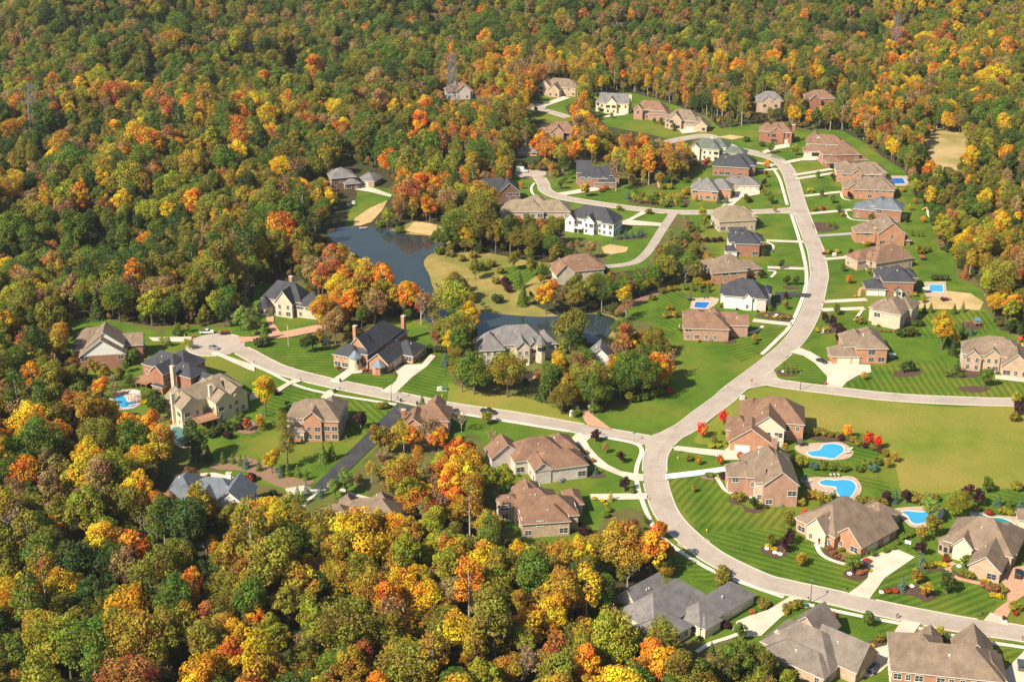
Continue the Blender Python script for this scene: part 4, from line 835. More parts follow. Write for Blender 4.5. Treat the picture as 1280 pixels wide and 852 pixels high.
# tiny far buildings among the wooded hills
def onhill(hz):
    e = hz['e']; g0 = Vector((e.location.x, e.location.y)); p = g0.copy()
    for _ in range(8): p = g0*((H_CAM-hill(p.x, p.y))/H_CAM)
    e.location = (p.x, p.y, hill(p.x, p.y))
for a_ in (('f1', 'faded red barn roof far up in the left woods', 'the far red barn', W('Q',490,256), W('Q',540,256), 'siding_brown', 'roof_red', 'barn'), ('f2', 'tiny white house among the upper left woods', 'the tiny far white house', W('Q',240,184), W('Q',268,184), 'siding_white', 'roof_grey', 'house'),
   ('f3', 'small grey-roofed far house in the top woods', 'the small far grey house', W('Q',815,160), W('Q',855,160), 'siding_white', 'roof_bluegrey', 'house'), ('f4', 'tiny orange-walled far house in the top woods', 'the tiny far orange house', W('Q',1120,176), W('Q',1148,176), 'brick_orange', 'roof_tan', 'house')):
    onhill(house(a_[0], a_[1], a_[2], a_[3], a_[4], [(0,1,0,8,4.6,'gx',.6), (.2,.6,-1,5,4.2,'gy',.6)], a_[5], a_[6], cat=a_[7], dens=.6, plant=False))
def in_house(x, y, pad=0):
    for hz in HOUSES:
        for f in hz['foot']:
            if inpoly((x, y), f): return True
    return False
# ------------------------------------------------------------ foliage materials
def leafmat(key, src, trans=.22):
    m, nt, b = newmat(key)
    if src == 'object': tint = N(nt, 'ShaderNodeObjectInfo').outputs['Color']
    else:
        at = N(nt, 'ShaderNodeAttribute'); at.attribute_type = 'INSTANCER'; at.attribute_name = 'tint'; tint = at.outputs['Color']
    t = N(nt, 'ShaderNodeAttribute'); t.attribute_name = 'tone'
    sp = N(nt, 'ShaderNodeSeparateXYZ'); nt.links.new(t.outputs['Vector'], sp.inputs[0])
    hs = N(nt, 'ShaderNodeHueSaturation'); nt.links.new(tint, hs.inputs['Color'])
    nt.links.new(math_(nt, 'ADD', math_(nt, 'MULTIPLY', sp.outputs['X'], .10), .448), hs.inputs['Hue'])
    nt.links.new(math_(nt, 'ADD', math_(nt, 'MULTIPLY', sp.outputs['Y'], .75), .62), hs.inputs['Value'])
    nt.links.new(hs.outputs[0], b.inputs['Base Color']); b.inputs['Roughness'].default_value = .6; b.inputs['Specular IOR Level'].default_value = .25
    tr = N(nt, 'ShaderNodeBsdfTranslucent'); nt.links.new(hs.outputs[0], tr.inputs[0])
    mx = N(nt, 'ShaderNodeMixShader'); mx.inputs[0].default_value = trans
    out = nt.nodes['Material Output']; nt.links.new(b.outputs[0], mx.inputs[1]); nt.links.new(tr.outputs[0], mx.inputs[2]); nt.links.new(mx.outputs[0], out.inputs[0])
    MAT[key] = m
leafmat('leaf', 'object'); leafmat('leaf_mass', 'instancer')
flat('bark', (.16,.12,.085), .9); flat('bark_pale', (.42,.37,.31), .9)
class Leaves:
    def __init__(s, seed): s.r = np.random.default_rng(seed); s.P = []; s.T = []
    def add(s, c, n, size, tone):
        "c (k,3) centres, n (k,3) normals, tone (k,2)"
        k = len(c); r = s.r
        n = n/np.maximum(np.linalg.norm(n, axis=1, keepdims=True), 1e-6)
        a = np.cross(n, r.normal(size=(k,3))); a /= np.maximum(np.linalg.norm(a, axis=1, keepdims=True), 1e-6); b = np.cross(n, a)
        sz = size*r.uniform(.6, 1.3, (k,1)); asp = r.uniform(.6, 1.0, (k,1))
        q = np.stack([c-a*sz*.5, c-b*sz*asp*.42+n*sz*.12, c+a*sz*.5, c+b*sz*asp*.42+n*sz*.12], 1)
        s.P.append(q); s.T.append(np.repeat(tone[:,None,:], 4, 1))
    def blob(s, c, rad, k, size, clump, up=.25, flat_=1.0):
        r = s.r; d = r.normal(size=(k,3)); d /= np.linalg.norm(d, axis=1, keepdims=True)
        rr = rad*r.uniform(.62, 1.06, (k,1))**.7
        p = np.array(c)+d*rr*np.array([1,1,flat_])
        n = d*1.0+r.normal(size=(k,3))*.55+np.array([0,0,up])
        tone = np.stack([np.clip(clump[0]+r.normal(0,.09,k), 0, 1), np.clip(clump[1]+r.normal(0,.12,k), 0, 1)], 1)
        s.add(p, n, size, tone)
    def mesh(s, name, mats):
        P = np.concatenate(s.P).reshape(-1, 3); T = np.concatenate(s.T).reshape(-1, 2); k = len(P)//4
        me = bpy.data.meshes.new(name); me.vertices.add(len(P)); me.vertices.foreach_set('co', P.ravel())
        me.loops.add(len(P)); me.loops.foreach_set('vertex_index', np.arange(len(P), dtype=np.int32))
        me.polygons.add(k); me.polygons.foreach_set('loop_start', np.arange(0, len(P), 4, dtype=np.int32)); me.polygons.foreach_set('loop_total', np.full(k, 4, dtype=np.int32))
        at = me.attributes.new('tone', 'FLOAT_VECTOR', 'POINT'); at.data.foreach_set('vector', np.concatenate([T, np.zeros((len(T),1))], 1).ravel())
        me.materials.append(MAT[mats]); me.update(calc_edges=True); return me
def trunkmesh(name, segs, mat):
    mb = MB()
    for p, q, r0, r1 in segs: mb.tube(p, q, r0, r1, 6 if r0 > .12 else 4, cap=False)
    return mb.mesh(name, mat)
def broad(seed, h=17., R0=5.6, base=.30, nb=40, k=185, size=.60, flatten=1.0, oval=1.0):
    L = Leaves(seed); r = L.r; zc = h*(base+(1-base)*.52); rz = h*(1-base)*.5*oval; segs = []
    ax = r.uniform(.74, 1.2, 2); lean = r.normal(0, R0*.16, 2)
    segs.append(((0,0,-1), (0,0,h*base), .42, .3)); segs.append(((0,0,h*base), (r.normal()*.4, r.normal()*.4, h*.72), .3, .1))
    for i in range(nb):
        t = (i+.5)/nb; ph = i*2.399+r.normal()*.3; cz = 1-1.72*t; sr = math.sqrt(max(0, 1-cz*cz))
        sh = .70*r.uniform(.66, 1.30)
        c = (math.cos(ph)*sr*R0*ax[0]*sh+lean[0]*cz, math.sin(ph)*sr*R0*ax[1]*sh+lean[1]*cz, zc+cz*rz*.74*r.uniform(.72, 1.25))
        rb = R0*r.uniform(.19, .40); cl = (float(np.clip(r.normal(.55,.26),0,1)), r.uniform(.2, .8))
        L.blob(c, rb, int(k*(rb/(R0*.35))**2), size, cl, .35, .82)
        if i % 4 == 1: segs.append(((0,0,h*(base-.02+.2*r.random())), tuple(np.array(c)*.92), .17, .05))
    L.blob((0,0,zc), R0*.5, int(k*.7), size*1.2, (.4,.3), .2, 1.1)
    return L, segs
def slim(seed, h=19.):   # tall woodland tree: long bare pale trunk, small high crown
    L = Leaves(seed); r = L.r; segs = [((0,0,-1), (0,0,h*.55), .34, .24), ((0,0,h*.55), (.3,.2,h*.93), .24, .06)]
    for i in range(20):
        z = h*(.42+.55*(i+.5)/20); rad = 3.4*math.sin(math.pi*min(1, (z/h-.30)/.72))+.5; ph = i*2.4+r.normal()*.4
        c = (math.cos(ph)*rad*.72, math.sin(ph)*rad*.72, z); L.blob(c, r.uniform(1.1,1.9), 90, .62, (r.uniform(.15,.85), r.uniform(.25,.75)), .3, .8)
        if i % 3 == 0: segs.append(((0,0,z-2.2), c, .1, .03))
    return L, segs
def bare(seed, h=15., leaf=260):
    L = Leaves(seed); r = L.r; segs = []
    def grow(p, d, ln, rad, dep):
        q = p+d*ln; segs.append((tuple(p), tuple(q), rad, rad*.62))
        if dep == 0: return
        for _ in range(3 if dep > 1 else 4):
            nd = d+np.array([r.normal()*.55, r.normal()*.55, .12+abs(r.normal())*.2]); nd /= np.linalg.norm(nd)
            grow(p+d*ln*r.uniform(.55, 1.0), nd, ln*r.uniform(.55, .78), rad*.55, dep-1)
    grow(np.array([0,0,-.5]), np.array([0,0,1.]), h*.36, .30, 4)
    pts = np.array([s[1] for s in segs if s[2] < .09])
    idx = r.integers(0, len(pts), leaf); c = pts[idx]+r.normal(size=(leaf,3))*.5
    L.add(c, r.normal(size=(leaf,3))+np.array([0,0,.5]), .7, np.stack([r.uniform(.1,.9,leaf), r.uniform(.2,.8,leaf)], 1))
    return L, segs
def conifer(seed, h=11., R0=3.0, k=26, size=.8, dens=60, p=1.0, low=.06):
    L = Leaves(seed); r = L.r; segs = [((0,0,-.3), (0,0,h*.9), .2, .04)]
    for i in range(k):
        t = (i+.5)/k; z = h*(low+(1-low)*t); rad = R0*(1-t)**p+.12; n = max(6, int(dens*(1-t)*1.3))
        ph = r.uniform(0, 2*math.pi, n); rr = rad*r.uniform(.45, 1.08, n); 
        c = np.stack([np.cos(ph)*rr, np.sin(ph)*rr, z-rr*.22+r.normal(0,.12,n)], 1)
        nn = np.stack([np.cos(ph), np.sin(ph), np.full(n, .9)], 1)+r.normal(size=(n,3))*.4
        L.add(c, nn, size, np.stack([r.uniform(.3,.7,n), np.clip(r.normal(.5,.2,n),0,1)], 1))
    return L, segs
def shrub(seed, R0=1.0, hz=.85, k=170, size=.42):
    L = Leaves(seed); r = L.r; segs = [((0,0,-.2), (0,0,R0*hz), .07, .03)]
    for i in range(7):
        ph = i*2.4; q = 0 if i == 0 else .42*R0
        L.blob((math.cos(ph)*q, math.sin(ph)*q, R0*hz*r.uniform(.75,1.1)), R0*r.uniform(.5,.66), k//3, size, (r.uniform(.3,.7), r.uniform(.3,.7)), .5, hz)
    return L, segs
def small(seed, h=5., R0=1.7):      # young ornamental tree with a clear stem
    L = Leaves(seed); r = L.r; segs = [((0,0,-.2), (0,0,h*.55), .09, .06)]
    for i in range(13):
        t = (i+.5)/13; ph = i*2.4; sr = math.sqrt(1-(1-2*t)**2)
        c = (math.cos(ph)*sr*R0*.62, math.sin(ph)*sr*R0*.62, h*.62+(1-2*t)*h*.27); L.blob(c, R0*r.uniform(.36,.5), 46, .5, (r.uniform(.2,.8), r.uniform(.25,.75)), .35)
        if i % 4 == 0: segs.append(((0,0,h*.4), c, .045, .02))
    return L, segs
PROTO = {}
def proto(key, gen, bark='bark'):
    L, segs = gen; PROTO[key] = (L.mesh('crown', 'leaf'), trunkmesh('trunk', segs, bark), L, segs, bark)
proto('broad0', broad(1)); proto('broad1', broad(2, 15, 6.2, .24, 46, 170)); proto('broad2', broad(3, 19, 5.0, .30, 42, 165)); proto('broad3', broad(4, 16, 4.6, .28, 36, 175))
proto('broad4', broad(5, 18, 6.8, .26, 52, 155)); proto('broad5', broad(6, 14, 4.4, .20, 32, 165)); proto('slim0', slim(7), 'bark_pale'); proto('slim1', slim(8, 21), 'bark_pale')
proto('bare0', bare(9), 'bark_pale'); proto('bare1', bare(10, 16, 420), 'bark'); proto('bare2', bare(11, 14, 700), 'bark_pale')
proto('pine0', conifer(12, 12, 3.4)); proto('pine1', conifer(13, 14, 3.2, 30)); proto('spruce', conifer(14, 4.0, 1.35, 14, .42, 34)); proto('column', conifer(15, 4.2, 1.05, 16, .42, 34, .55, .02))
proto('shrub0', shrub(16)); proto('shrub1', shrub(17, 1.0, .7)); proto('small0', small(18)); proto('small1', small(19, 5.4, 1.9)); proto('mound', shrub(20, 1.0, .45, 150, .34)); proto('round_tree', broad(21, 6.2, 2.2, .16, 18, 70, .55))
DIM = {'broad0':(17,5.6),'broad1':(15,6.4),'broad2':(19,5.4),'broad3':(16,5),'broad4':(18,6.8),'broad5':(14,4.6),'slim0':(19,3.6),'slim1':(21,3.6),'bare0':(14,4),'bare1':(15,4),'bare2':(13,4),'pine0':(12,3.2),'pine1':(14,3),'spruce':(4,1.3),'column':(4.2,1),'shrub0':(1.6,1),'shrub1':(1.3,1),'small0':(5,1.7),'small1':(5.4,1.9),'mound':(.9,1),'round_tree':(6.2,2.2)}
HUE = {'dark green':(.066,.100,.016), 'green':(.125,.180,.018), 'olive':(.23,.205,.022), 'amber':(.42,.265,.025), 'yellow-green':(.33,.32,.022), 'golden':(.66,.41,.018), 'orange':(.68,.27,.02), 'rust-red':(.43,.17,.04), 'russet brown':(.33,.17,.06), 'dusty tan':(.34,.215,.075), 'crimson':(.34,.07,.015), 'burgundy':(.060,.015,.018), 'blue-green':(.085,.15,.11), 'bright yellow':(.62,.45,.012), 'bright red':(.62,.10,.015), 'light green':(.22,.29,.05), 'grey-brown':(.27,.20,.105)}
def tone(word, r):
    c = HUE[word]; v = r.uniform(.8, 1.22); g = r.uniform(.92, 1.09)
    return (min(1, c[0]*v*g), min(1, c[1]*v), min(1, c[2]*v), 1)
GREEN = []    # (object, colour word, kind word, px, py, size) for labelling
def plant(key, x, y, z, s, word, name, kind, rot=None, sz=1.0, group=None, label=None, r=rng):
    cm, tm = PROTO[key][:2]
    e = empty(name, (x, y, z), r.uniform(0, 6.28) if rot is None else rot); e.scale = (s, s, s*sz)
    c = link(bpy.data.objects.new('crown' if name.endswith('tree') or name == 'conifer' else 'foliage', cm), e); c.color = tone(word, r)
    if name != 'flower_mound': link(bpy.data.objects.new('trunk' if name.endswith('tree') or name == 'conifer' else 'stem', tm), e)
    e['category'] = {'conifer': 'conifer', 'shrub': 'shrub', 'flower_mound': 'flowers', 'hedge': 'hedge'}.get(name, 'tree')
    if group: e['group'] = group
    GREEN.append([e, word, kind, *PX(x, y, z)[:2], label]); return e
# ------------------------------------------------------------ woodland
PEEK = [WP('M', 310,375, 400,375, 400,412, 310,412), WP('M', 445,245, 560,250, 540,320, 440,310), WP('M', 0,115, 60,95, 120,130, 110,158, 0,158), WP('L', 440,140, 480,102, 560,110, 560,155, 450,155), WP('L', 660,125, 700,92, 790,95, 790,120, 740,140, 670,150),
  WP('P', 60,330, 180,325, 150,420, 75,425), WP('P', 300,400, 400,370, 430,410, 360,440), WP('P', 300,500, 350,500, 350,560, 300,560), WP('P', 790,470, 830,470, 830,500, 800,500), WP('P', 915,462, 960,462, 1000,500, 930,505), WP('M', 225,610, 400,580, 560,625, 540,670, 420,670, 400,640, 330,660, 230,660), WP('M', 230,530, 320,555, 320,600, 260,600), WP('d', 1005,700, 1200,650, 1280,660, 1290,760, 1130,790, 1010,800),
  WP('e', 775,300, 830,220, 900,290, 850,350, 790,330), WP('Q', 488,222, 540,222, 540,250, 488,250), WP('Q', 240,168, 268,168, 268,180, 240,180), WP('Q', 815,140, 855,140, 855,158, 815,158), WP('Q', 1118,156, 1148,156, 1148,174, 1118,174), WP('P', 790,395, 850,400, 1080,520, 1040,560, 950,490, 860,450), WP('N', 110,95, 340,110, 340,200, 230,210, 130,180),
  WP('e', 100,165, 250,185, 360,155, 500,160, 600,190, 590,265, 500,300, 520,360, 330,385, 330,330, 240,260, 160,330, 100,300), WP('C', 495,0, 690,0, 700,40, 640,30, 540,60, 500,75), WP('B', 70,60, 250,60, 300,110, 240,180, 200,240, 80,225), WP('Q', 1030,288, 1075,288, 1060,315, 1035,310), WP('Q', 940,185, 985,185, 985,235, 955,225), WP('V', 380,20, 490,20, 500,60, 470,100), WP('D', 80,0, 120,90, 100,250, 20,260)]
PEEK_SOFT = {}
def inpoly_np(px, py, poly):
    c = np.zeros(px.shape, bool); n = len(poly); j = n-1
    for i in range(n):
        xi, yi = poly[i]; xj, yj = poly[j]
        if yi != yj: c ^= ((yi > py) != (yj > py)) & (px < (xj-xi)*(py-yi)/(yj-yi)+xi)
        j = i
    return c
def px_np(x, y, z):
    dz = z-H_CAM; zc = y*CT-dz*ST; yc = y*ST+dz*CT
    return 640+F_PX*x/zc, 426-F_PX*yc/zc, F_PX/zc
def woodland():
    r = np.random.default_rng(42); rr = random.Random(5); pts = []
    sp = 6.5; y = 262.0
    while y < 1760:
        hw = .3556*(y*CT+H_CAM*ST)+110; n = int(2*hw/sp)
        x = -hw+(np.arange(n)+r.uniform(0, 1, n))*sp
        yy = y+r.uniform(-.5, .5, n)*sp*.95
        pts.append(np.stack([x, yy], 1)); y += sp*.93
    P = np.concatenate(pts); x, y = P[:,0], P[:,1]; n = len(x)
    z = np.array([hill(float(a), float(b)) for a, b in P])
    keys = ['broad0','broad1','broad2','broad3','broad4','broad5','slim0','slim1','bare0','bare1','bare2','pine0']
    px0, py0, s0 = px_np(x, y, 0*x)
    wt = np.array([.15,.12,.14,.13,.10,.12,.06,.045,.045,.045,.025,.02]); ki = r.choice(len(keys), n, p=wt/wt.sum())
    orange_zone = inpoly_np(px0, py0, PP(560,80,1000,90,1160,130,1150,200,880,240,540,260,540,200)); 
    warm_zone = inpoly_np(px0, py0, PP(440,530,600,525,650,640,640,690,480,680,455,600)) | inpoly_np(px0, py0, PP(395,325,548,330,548,405,470,400,400,420))
    sl = orange_zone & (r.uniform(size=n) < .4); ki[sl] = r.choice([6,7], sl.sum())
    sc = np.clip(r.normal(.80, .22, n), .42, 1.4)
    near_edge = (px0 > 640) & (py0 > 230) & (py0 < 480); sc[near_edge] *= .72
    sc[(py0 < 260) & (px0 > 540)] *= .88
    hs = np.array([DIM[k][0] for k in keys])[ki]*sc; rs = np.array([DIM[k][1] for k in keys])[ki]*sc
    bad = np.zeros(n, bool); polys = list(V.values())+PEEK
    for f, side in ((.0,0), (.35,0), (.62,0), (.97,0), (.6,.8), (.6,-.8), (.85,.5), (.85,-.5)):
        a, b, _ = px_np(x+side*rs, y, z+hs*f)
        for po in polys:
            if f == 0 and po in PEEK: continue
            bad |= inpoly_np(a, b, po)
    for c, hw in ROADS.values():
        c = np.array([(p.x, p.y) for p in c])[::2]
        for q in c: bad |= (x-q[0])**2+(y-q[1])**2 < (hw+4)**2
    for d_ in DRIVES: bad |= inpoly_np(x, y, [(p[0], p[1]) for p in d_])
    pond = PP(409,289,438,284,473,285,507,293,540,296,557,304,534,320,529,330,540,358,572,386,660,396,695,396,740,393,770,404,757,422,700,425,600,424,535,402,495,356,440,316)
    bad |= inpoly_np(px0, py0, pond)
    for hz in HOUSES:
        for f in hz['foot']:
            cx = np.mean([p[0] for p in f]); cy = np.mean([p[1] for p in f]); rad = max(math.hypot(p[0]-cx, p[1]-cy) for p in f)
            bad |= (x-cx)**2+(y-cy)**2 < (rad+1.5)**2
    bad |= inpoly_np(px0, py0, WP('N', 530,490, 800,480, 1050,520, 1130,560, 1130,760, 820,740, 560,590))
    # gaps: random thinning gives dark hollows between crowns
    keep = ~bad & (r.uniform(size=n) > .06)
    idx = np.nonzero(keep)[0]
    def colour(i):
        a, b = px0[i], py0[i]; k = keys[ki[i]]
        if k == 'pine0': return 'dark green'
        u = rr.random()
        if orange_zone[i]: tab = (('orange',.19),('amber',.15),('golden',.11),('rust-red',.09),('olive',.16),('dusty tan',.14),('yellow-green',.08),('green',.08))
        elif warm_zone[i]: tab = (('orange',.20),('golden',.18),('amber',.24),('yellow-green',.16),('rust-red',.09),('green',.09),('crimson',.04))
        elif b > 545 and a < 880: tab = (('olive',.20),('yellow-green',.18),('golden',.13),('amber',.17),('orange',.09),('green',.13),('dark green',.03),('rust-red',.03),('dusty tan',.04),('crimson',.02))
        elif a > 1100: tab = (('olive',.30),('green',.20),('golden',.16),('yellow-green',.14),('dusty tan',.09),('orange',.07),('rust-red',.04))
        elif b < 140: tab = (('olive',.31),('green',.28),('amber',.03),('dusty tan',.13),('dark green',.13),('yellow-green',.07),('orange',.02),('rust-red',.02),('russet brown',.01))
        elif b < 260 and a > 400: tab = (('olive',.28),('green',.22),('amber',.07),('orange',.08),('golden',.08),('dusty tan',.12),('rust-red',.05),('yellow-green',.10))
        else: tab = (('olive',.29),('green',.24),('dark green',.13),('amber',.06),('dusty tan',.09),('orange',.04),('golden',.04),('rust-red',.03),('russet brown',.02),('yellow-green',.055))
        for w_, p in tab:
            u -= p
            if u < 0: return w_
        return 'olive'
    nz = lambda i: math.sin(x[i]*.021+2.1+1.3*math.sin(y[i]*.011))*math.sin(y[i]*.017+.7+1.1*math.sin(x[i]*.013))
    words = {}
    for i in idx:
        w_ = colour(i)
        if nz(i) > .25 and not warm_zone[i] and rr.random() < .55: w_ = rr.choice(('green', 'dark green', 'olive'))
        if nz(i) < -.4 and rr.random() < .34 and py0[i] > 130: w_ = rr.choice(('orange', 'golden', 'amber', 'amber', 'amber', 'rust-red', 'olive'))
        if keys[ki[i]].startswith('bare'): w_ = rr.choice(('dusty tan', 'grey-brown', 'russet brown', 'dusty tan', 'olive'))
        words[i] = w_
    a, b, s = px_np(x, y, z+hs*.6)
    inside = (a > 6) & (a < 1274) & (b > 4) & (b < 852)
    rank = sorted((i for i in idx if inside[i]), key=lambda i: -s[i]*rs[i]*(.7 if keys[ki[i]][:2] == 'ba' else 1))
    solo = set(rank[:NSOLO])
    KN = {'b': 'tree', 's': 'tall slender tree', 'p': 'conifer'}
    for i in rank[:NSOLO]:
        k = keys[ki[i]]
        kind = 'half-bare tree' if k.startswith('bare') else KN[k[0]]
        nm = {'half-bare tree': 'bare_tree', 'conifer': 'conifer'}.get(kind, 'autumn_tree')
        plant(k, float(x[i]), float(y[i]), float(z[i]), float(sc[i]), words[i], nm, kind, sz=rr.uniform(.9, 1.12), group='trees of the foreground and roadside woods', r=rr)
    # everything farther: one instanced mass
    rest = [i for i in idx if i not in solo]
    X, Y, Z, S, K, T = [list(map(float, v[rest])) for v in (x, y, z, sc)]+[list(ki[rest]), [tone(words[i], rr) for i in rest]]
    ux, uy = [], []; yy = 280.
    while yy < 1250:
        hw = .3556*(yy*CT+H_CAM*ST)+40; m_ = int(2*hw/5.6); ux.append(-hw+(np.arange(m_)+r.uniform(0,1,m_))*5.6); uy.append(yy+r.uniform(-2.6,2.6,m_)); yy += 5.4
    ux, uy = np.concatenate(ux), np.concatenate(uy); us = r.uniform(.22, .5, len(ux)); ok = np.ones(len(ux), bool)
    uz = np.array([hill(float(a), float(b)) for a, b in zip(ux, uy)])
    for f in (0, .5, .95):
        a, b, _ = px_np(ux, uy, uz+15*us*f)
        for po in polys[:len(V)]+PEEK: ok &= ~inpoly_np(a, b, po)
    for f in (0, .7): 
        a, b, _ = px_np(ux, uy, uz+15*us*f); ok &= ~inpoly_np(a, b, pond)
    for d_ in DRIVES: ok &= ~inpoly_np(ux, uy, [(p[0], p[1]) for p in d_])
    for c, hw in ROADS.values():
        for q in c[::2]: ok &= (ux-q.x)**2+(uy-q.y)**2 > (hw+2.5)**2
    for hz in HOUSES:
        for f in hz['foot']: ok &= ~inpoly_np(ux, uy, f)
    for i in np.nonzero(ok)[0]:
        if rr.random() < .38: continue
        X.append(float(ux[i])); Y.append(float(uy[i])); Z.append(float(uz[i])-.6); S.append(float(us[i])); K.append(rr.choice((1,3,5,5,10)))
        T.append(tone(rr.choice(('olive','green','dark green','olive','dusty tan','green','amber','russet brown','dark green')), rr))
    nr = len(X)
    me = bpy.data.meshes.new('woodland'); me.vertices.add(nr)
    me.vertices.foreach_set('co', np.stack([X, Y, Z], 1).ravel())
    def attr(nm, ty, dat, f): 
        t_ = me.attributes.new(nm, ty, 'POINT'); t_.data.foreach_set(f, dat)
    attr('pick', 'INT', np.array(K, dtype=np.int32), 'value'); attr('size', 'FLOAT', np.array(S, dtype=np.float32), 'value'); attr('turn', 'FLOAT', r.uniform(0, 6.28, nr).astype(np.float32), 'value')
    attr('tint', 'FLOAT_COLOR', np.array(T, dtype=np.float32).ravel(), 'color')
    wo = bpy.data.objects.new('woodland', me); COL.objects.link(wo)
    tag(wo, 'autumn woodland of mixed green and orange trees on the hills behind the houses', 'woodland', kind='stuff')
    lib = bpy.data.collections.new('woodland_trees')
    for j, k in enumerate(keys):
        _, _, L, segs, bark = PROTO[k]
        cm = L.mesh('woodland_crown', 'leaf_mass'); bm = bmesh.new(); bm.from_mesh(cm)
        tm = PROTO[k][1].copy(); cm.materials.append(MAT[bark]); tm.polygons.foreach_set('material_index', [1]*len(tm.polygons)); bm.from_mesh(tm); bm.to_mesh(cm); bm.free()
        nf = len(PROTO[k][0].polygons)
        mi = np.zeros(len(cm.polygons), dtype=np.int32); mi[nf:] = 1; cm.polygons.foreach_set('material_index', mi)
        lib.objects.link(bpy.data.objects.new('woodland_tree_%02d' % j, cm)); bpy.data.meshes.remove(tm)
    ng = bpy.data.node_groups.new('woodland', 'GeometryNodeTree')
    ng.interface.new_socket('Geometry', in_out='INPUT', socket_type='NodeSocketGeometry'); ng.interface.new_socket('Geometry', in_out='OUTPUT', socket_type='NodeSocketGeometry')
    gi = ng.nodes.new('NodeGroupInput'); go = ng.nodes.new('NodeGroupOutput')
    ip = ng.nodes.new('GeometryNodeInstanceOnPoints'); ci = ng.nodes.new('GeometryNodeCollectionInfo')
    ci.inputs['Collection'].default_value = lib; ci.inputs['Separate Children'].default_value = True; ci.inputs['Reset Children'].default_value = True
    def na(nm, ty):
        q = ng.nodes.new('GeometryNodeInputNamedAttribute'); q.data_type = ty; q.inputs[0].default_value = nm
        return [o for o in q.outputs if o.enabled and o.name == 'Attribute'][0]
    ng.links.new(gi.outputs[0], ip.inputs['Points']); ng.links.new(ci.outputs[0], ip.inputs['Instance']); ip.inputs['Pick Instance'].default_value = True
    ng.links.new(na('pick', 'INT'), ip.inputs['Instance Index']); ng.links.new(na('size', 'FLOAT'), ip.inputs['Scale'])
    cb = ng.nodes.new('ShaderNodeCombineXYZ'); ng.links.new(na('turn', 'FLOAT'), cb.inputs[2]); ng.links.new(cb.outputs[0], ip.inputs['Rotation'])
    ng.links.new(ip.outputs[0], go.inputs[0])
    md = wo.modifiers.new('trees', 'NODES'); md.node_group = ng
    print('woodland', nr, 'solo', len(solo))
NSOLO = 190; NFOUND = 90
woodland()
# ------------------------------------------------------------ garden trees and shrubs standing on the lawns
KINDS = {'small0': ('ornamental_tree', 'young tree'), 'small1': ('ornamental_tree', 'young tree'), 'round_tree': ('ornamental_tree', 'round small tree'), 'spruce': ('conifer', 'small spruce'), 'column': ('conifer', 'columnar evergreen'), 'shrub0': ('shrub', 'shrub'), 'shrub1': ('shrub', 'low shrub'), 'mound': ('flower_mound', 'flower mound'), 'pine0': ('conifer', 'conifer'), 'pine1': ('conifer', 'conifer')}
GR = {'ornamental_tree': 'ornamental trees on the lawns', 'conifer': 'evergreens in the gardens', 'shrub': 'shrubs in the gardens', 'flower_mound': 'flower mounds in the beds', 'autumn_tree': 'large trees in the gardens', 'bare_tree': 'large trees in the gardens'}
gr = random.Random(99)
def gp(win, key, word, size, *xy, sz=1.0):
    "size = height in m for trees, radius in m for shrubs and mounds"
    for i in range(0, len(xy), 2):
        p = G(*W(win, xy[i], xy[i+1])) if win else G(xy[i], xy[i+1])
        nm, kd = KINDS.get(key, ('bare_tree', 'half-bare tree') if key.startswith('bare') else ('autumn_tree', 'tree'))
        s = size/(DIM[key][1] if nm in ('shrub', 'flower_mound') else DIM[key][0])*gr.uniform(.92, 1.1)
        if in_house(p.x, p.y): continue
        plant(key, p.x, p.y, .08, s, word, nm, kd, group=GR[nm], r=gr, sz=sz)
# --- window a/b: the near right gardens
gp('a', 'shrub0', 'burgundy', 1.5, 447,205, 490,250, 705,395); gp('a', 'mound', 'bright yellow', 1.1, 425,200, 470,275, 510,278, 615,335, 785,680, 745,660)
gp('a', 'shrub0', 'olive', 2.0, 548,350, 620,290); gp('a', 'round_tree', 'dark green', 4.6, 650,412); gp('a', 'small0', 'yellow-green', 2.6, 250,296); gp('a', 'shrub0', 'green', 1.0, 345,190, 372,192, 580,270, 548,268)
gp('a', 'small0', 'orange', 3.2, 280,112); gp('a', 'small0', 'bright red', 3.4, 425,112, 557,82); gp('a', 'shrub0', 'olive', 1.5, 220,85); gp('a', 'small0', 'bright red', 4.4, 988,482)
gp('a', 'small1', 'olive', 5.6, 880,525); gp('a', 'round_tree', 'dark green', 6.0, 935,556); gp('a', 'mound', 'bright yellow', 1.6, 993,566); gp('a', 'shrub0', 'amber', 1.5, 1037,555); gp('a', 'shrub0', 'rust-red', 1.0, 1085,560)
gp('a', 'round_tree', 'olive', 4.6, 765,655); gp('a', 'round_tree', 'burgundy', 5.4, 855,695); gp('a', 'round_tree', 'burgundy', 4.6, 885,640); gp('a', 'small1', 'amber', 4.6, 958,792)
gp('a', 'broad5', 'orange', 7.5, 28,612); gp('a', 'broad3', 'rust-red', 8.0, 62,770); gp('a', 'broad5', 'dark green', 7.5, 50,850); gp('a', 'shrub0', 'olive', 2.2, 445,850)
gp('a', 'small1', 'yellow-green', 4.6, 855,120, 905,118, 950,135, 990,130); gp('a', 'shrub0', 'blue-green', 1.5, 1050,143); gp('a', 'shrub0', 'green', 1.5, 1105,143, 1165,150, 1215,140, 1260,150)
gp('a', 'small1', 'amber', 4.0, 1005,345, 1050,350, 1095,370); gp('a', 'shrub0', 'yellow-green', 1.6, 965,378, 1130,365); gp('a', 'column', 'dark green', 3.4, 1102,392, 1162,360, 1185,345)
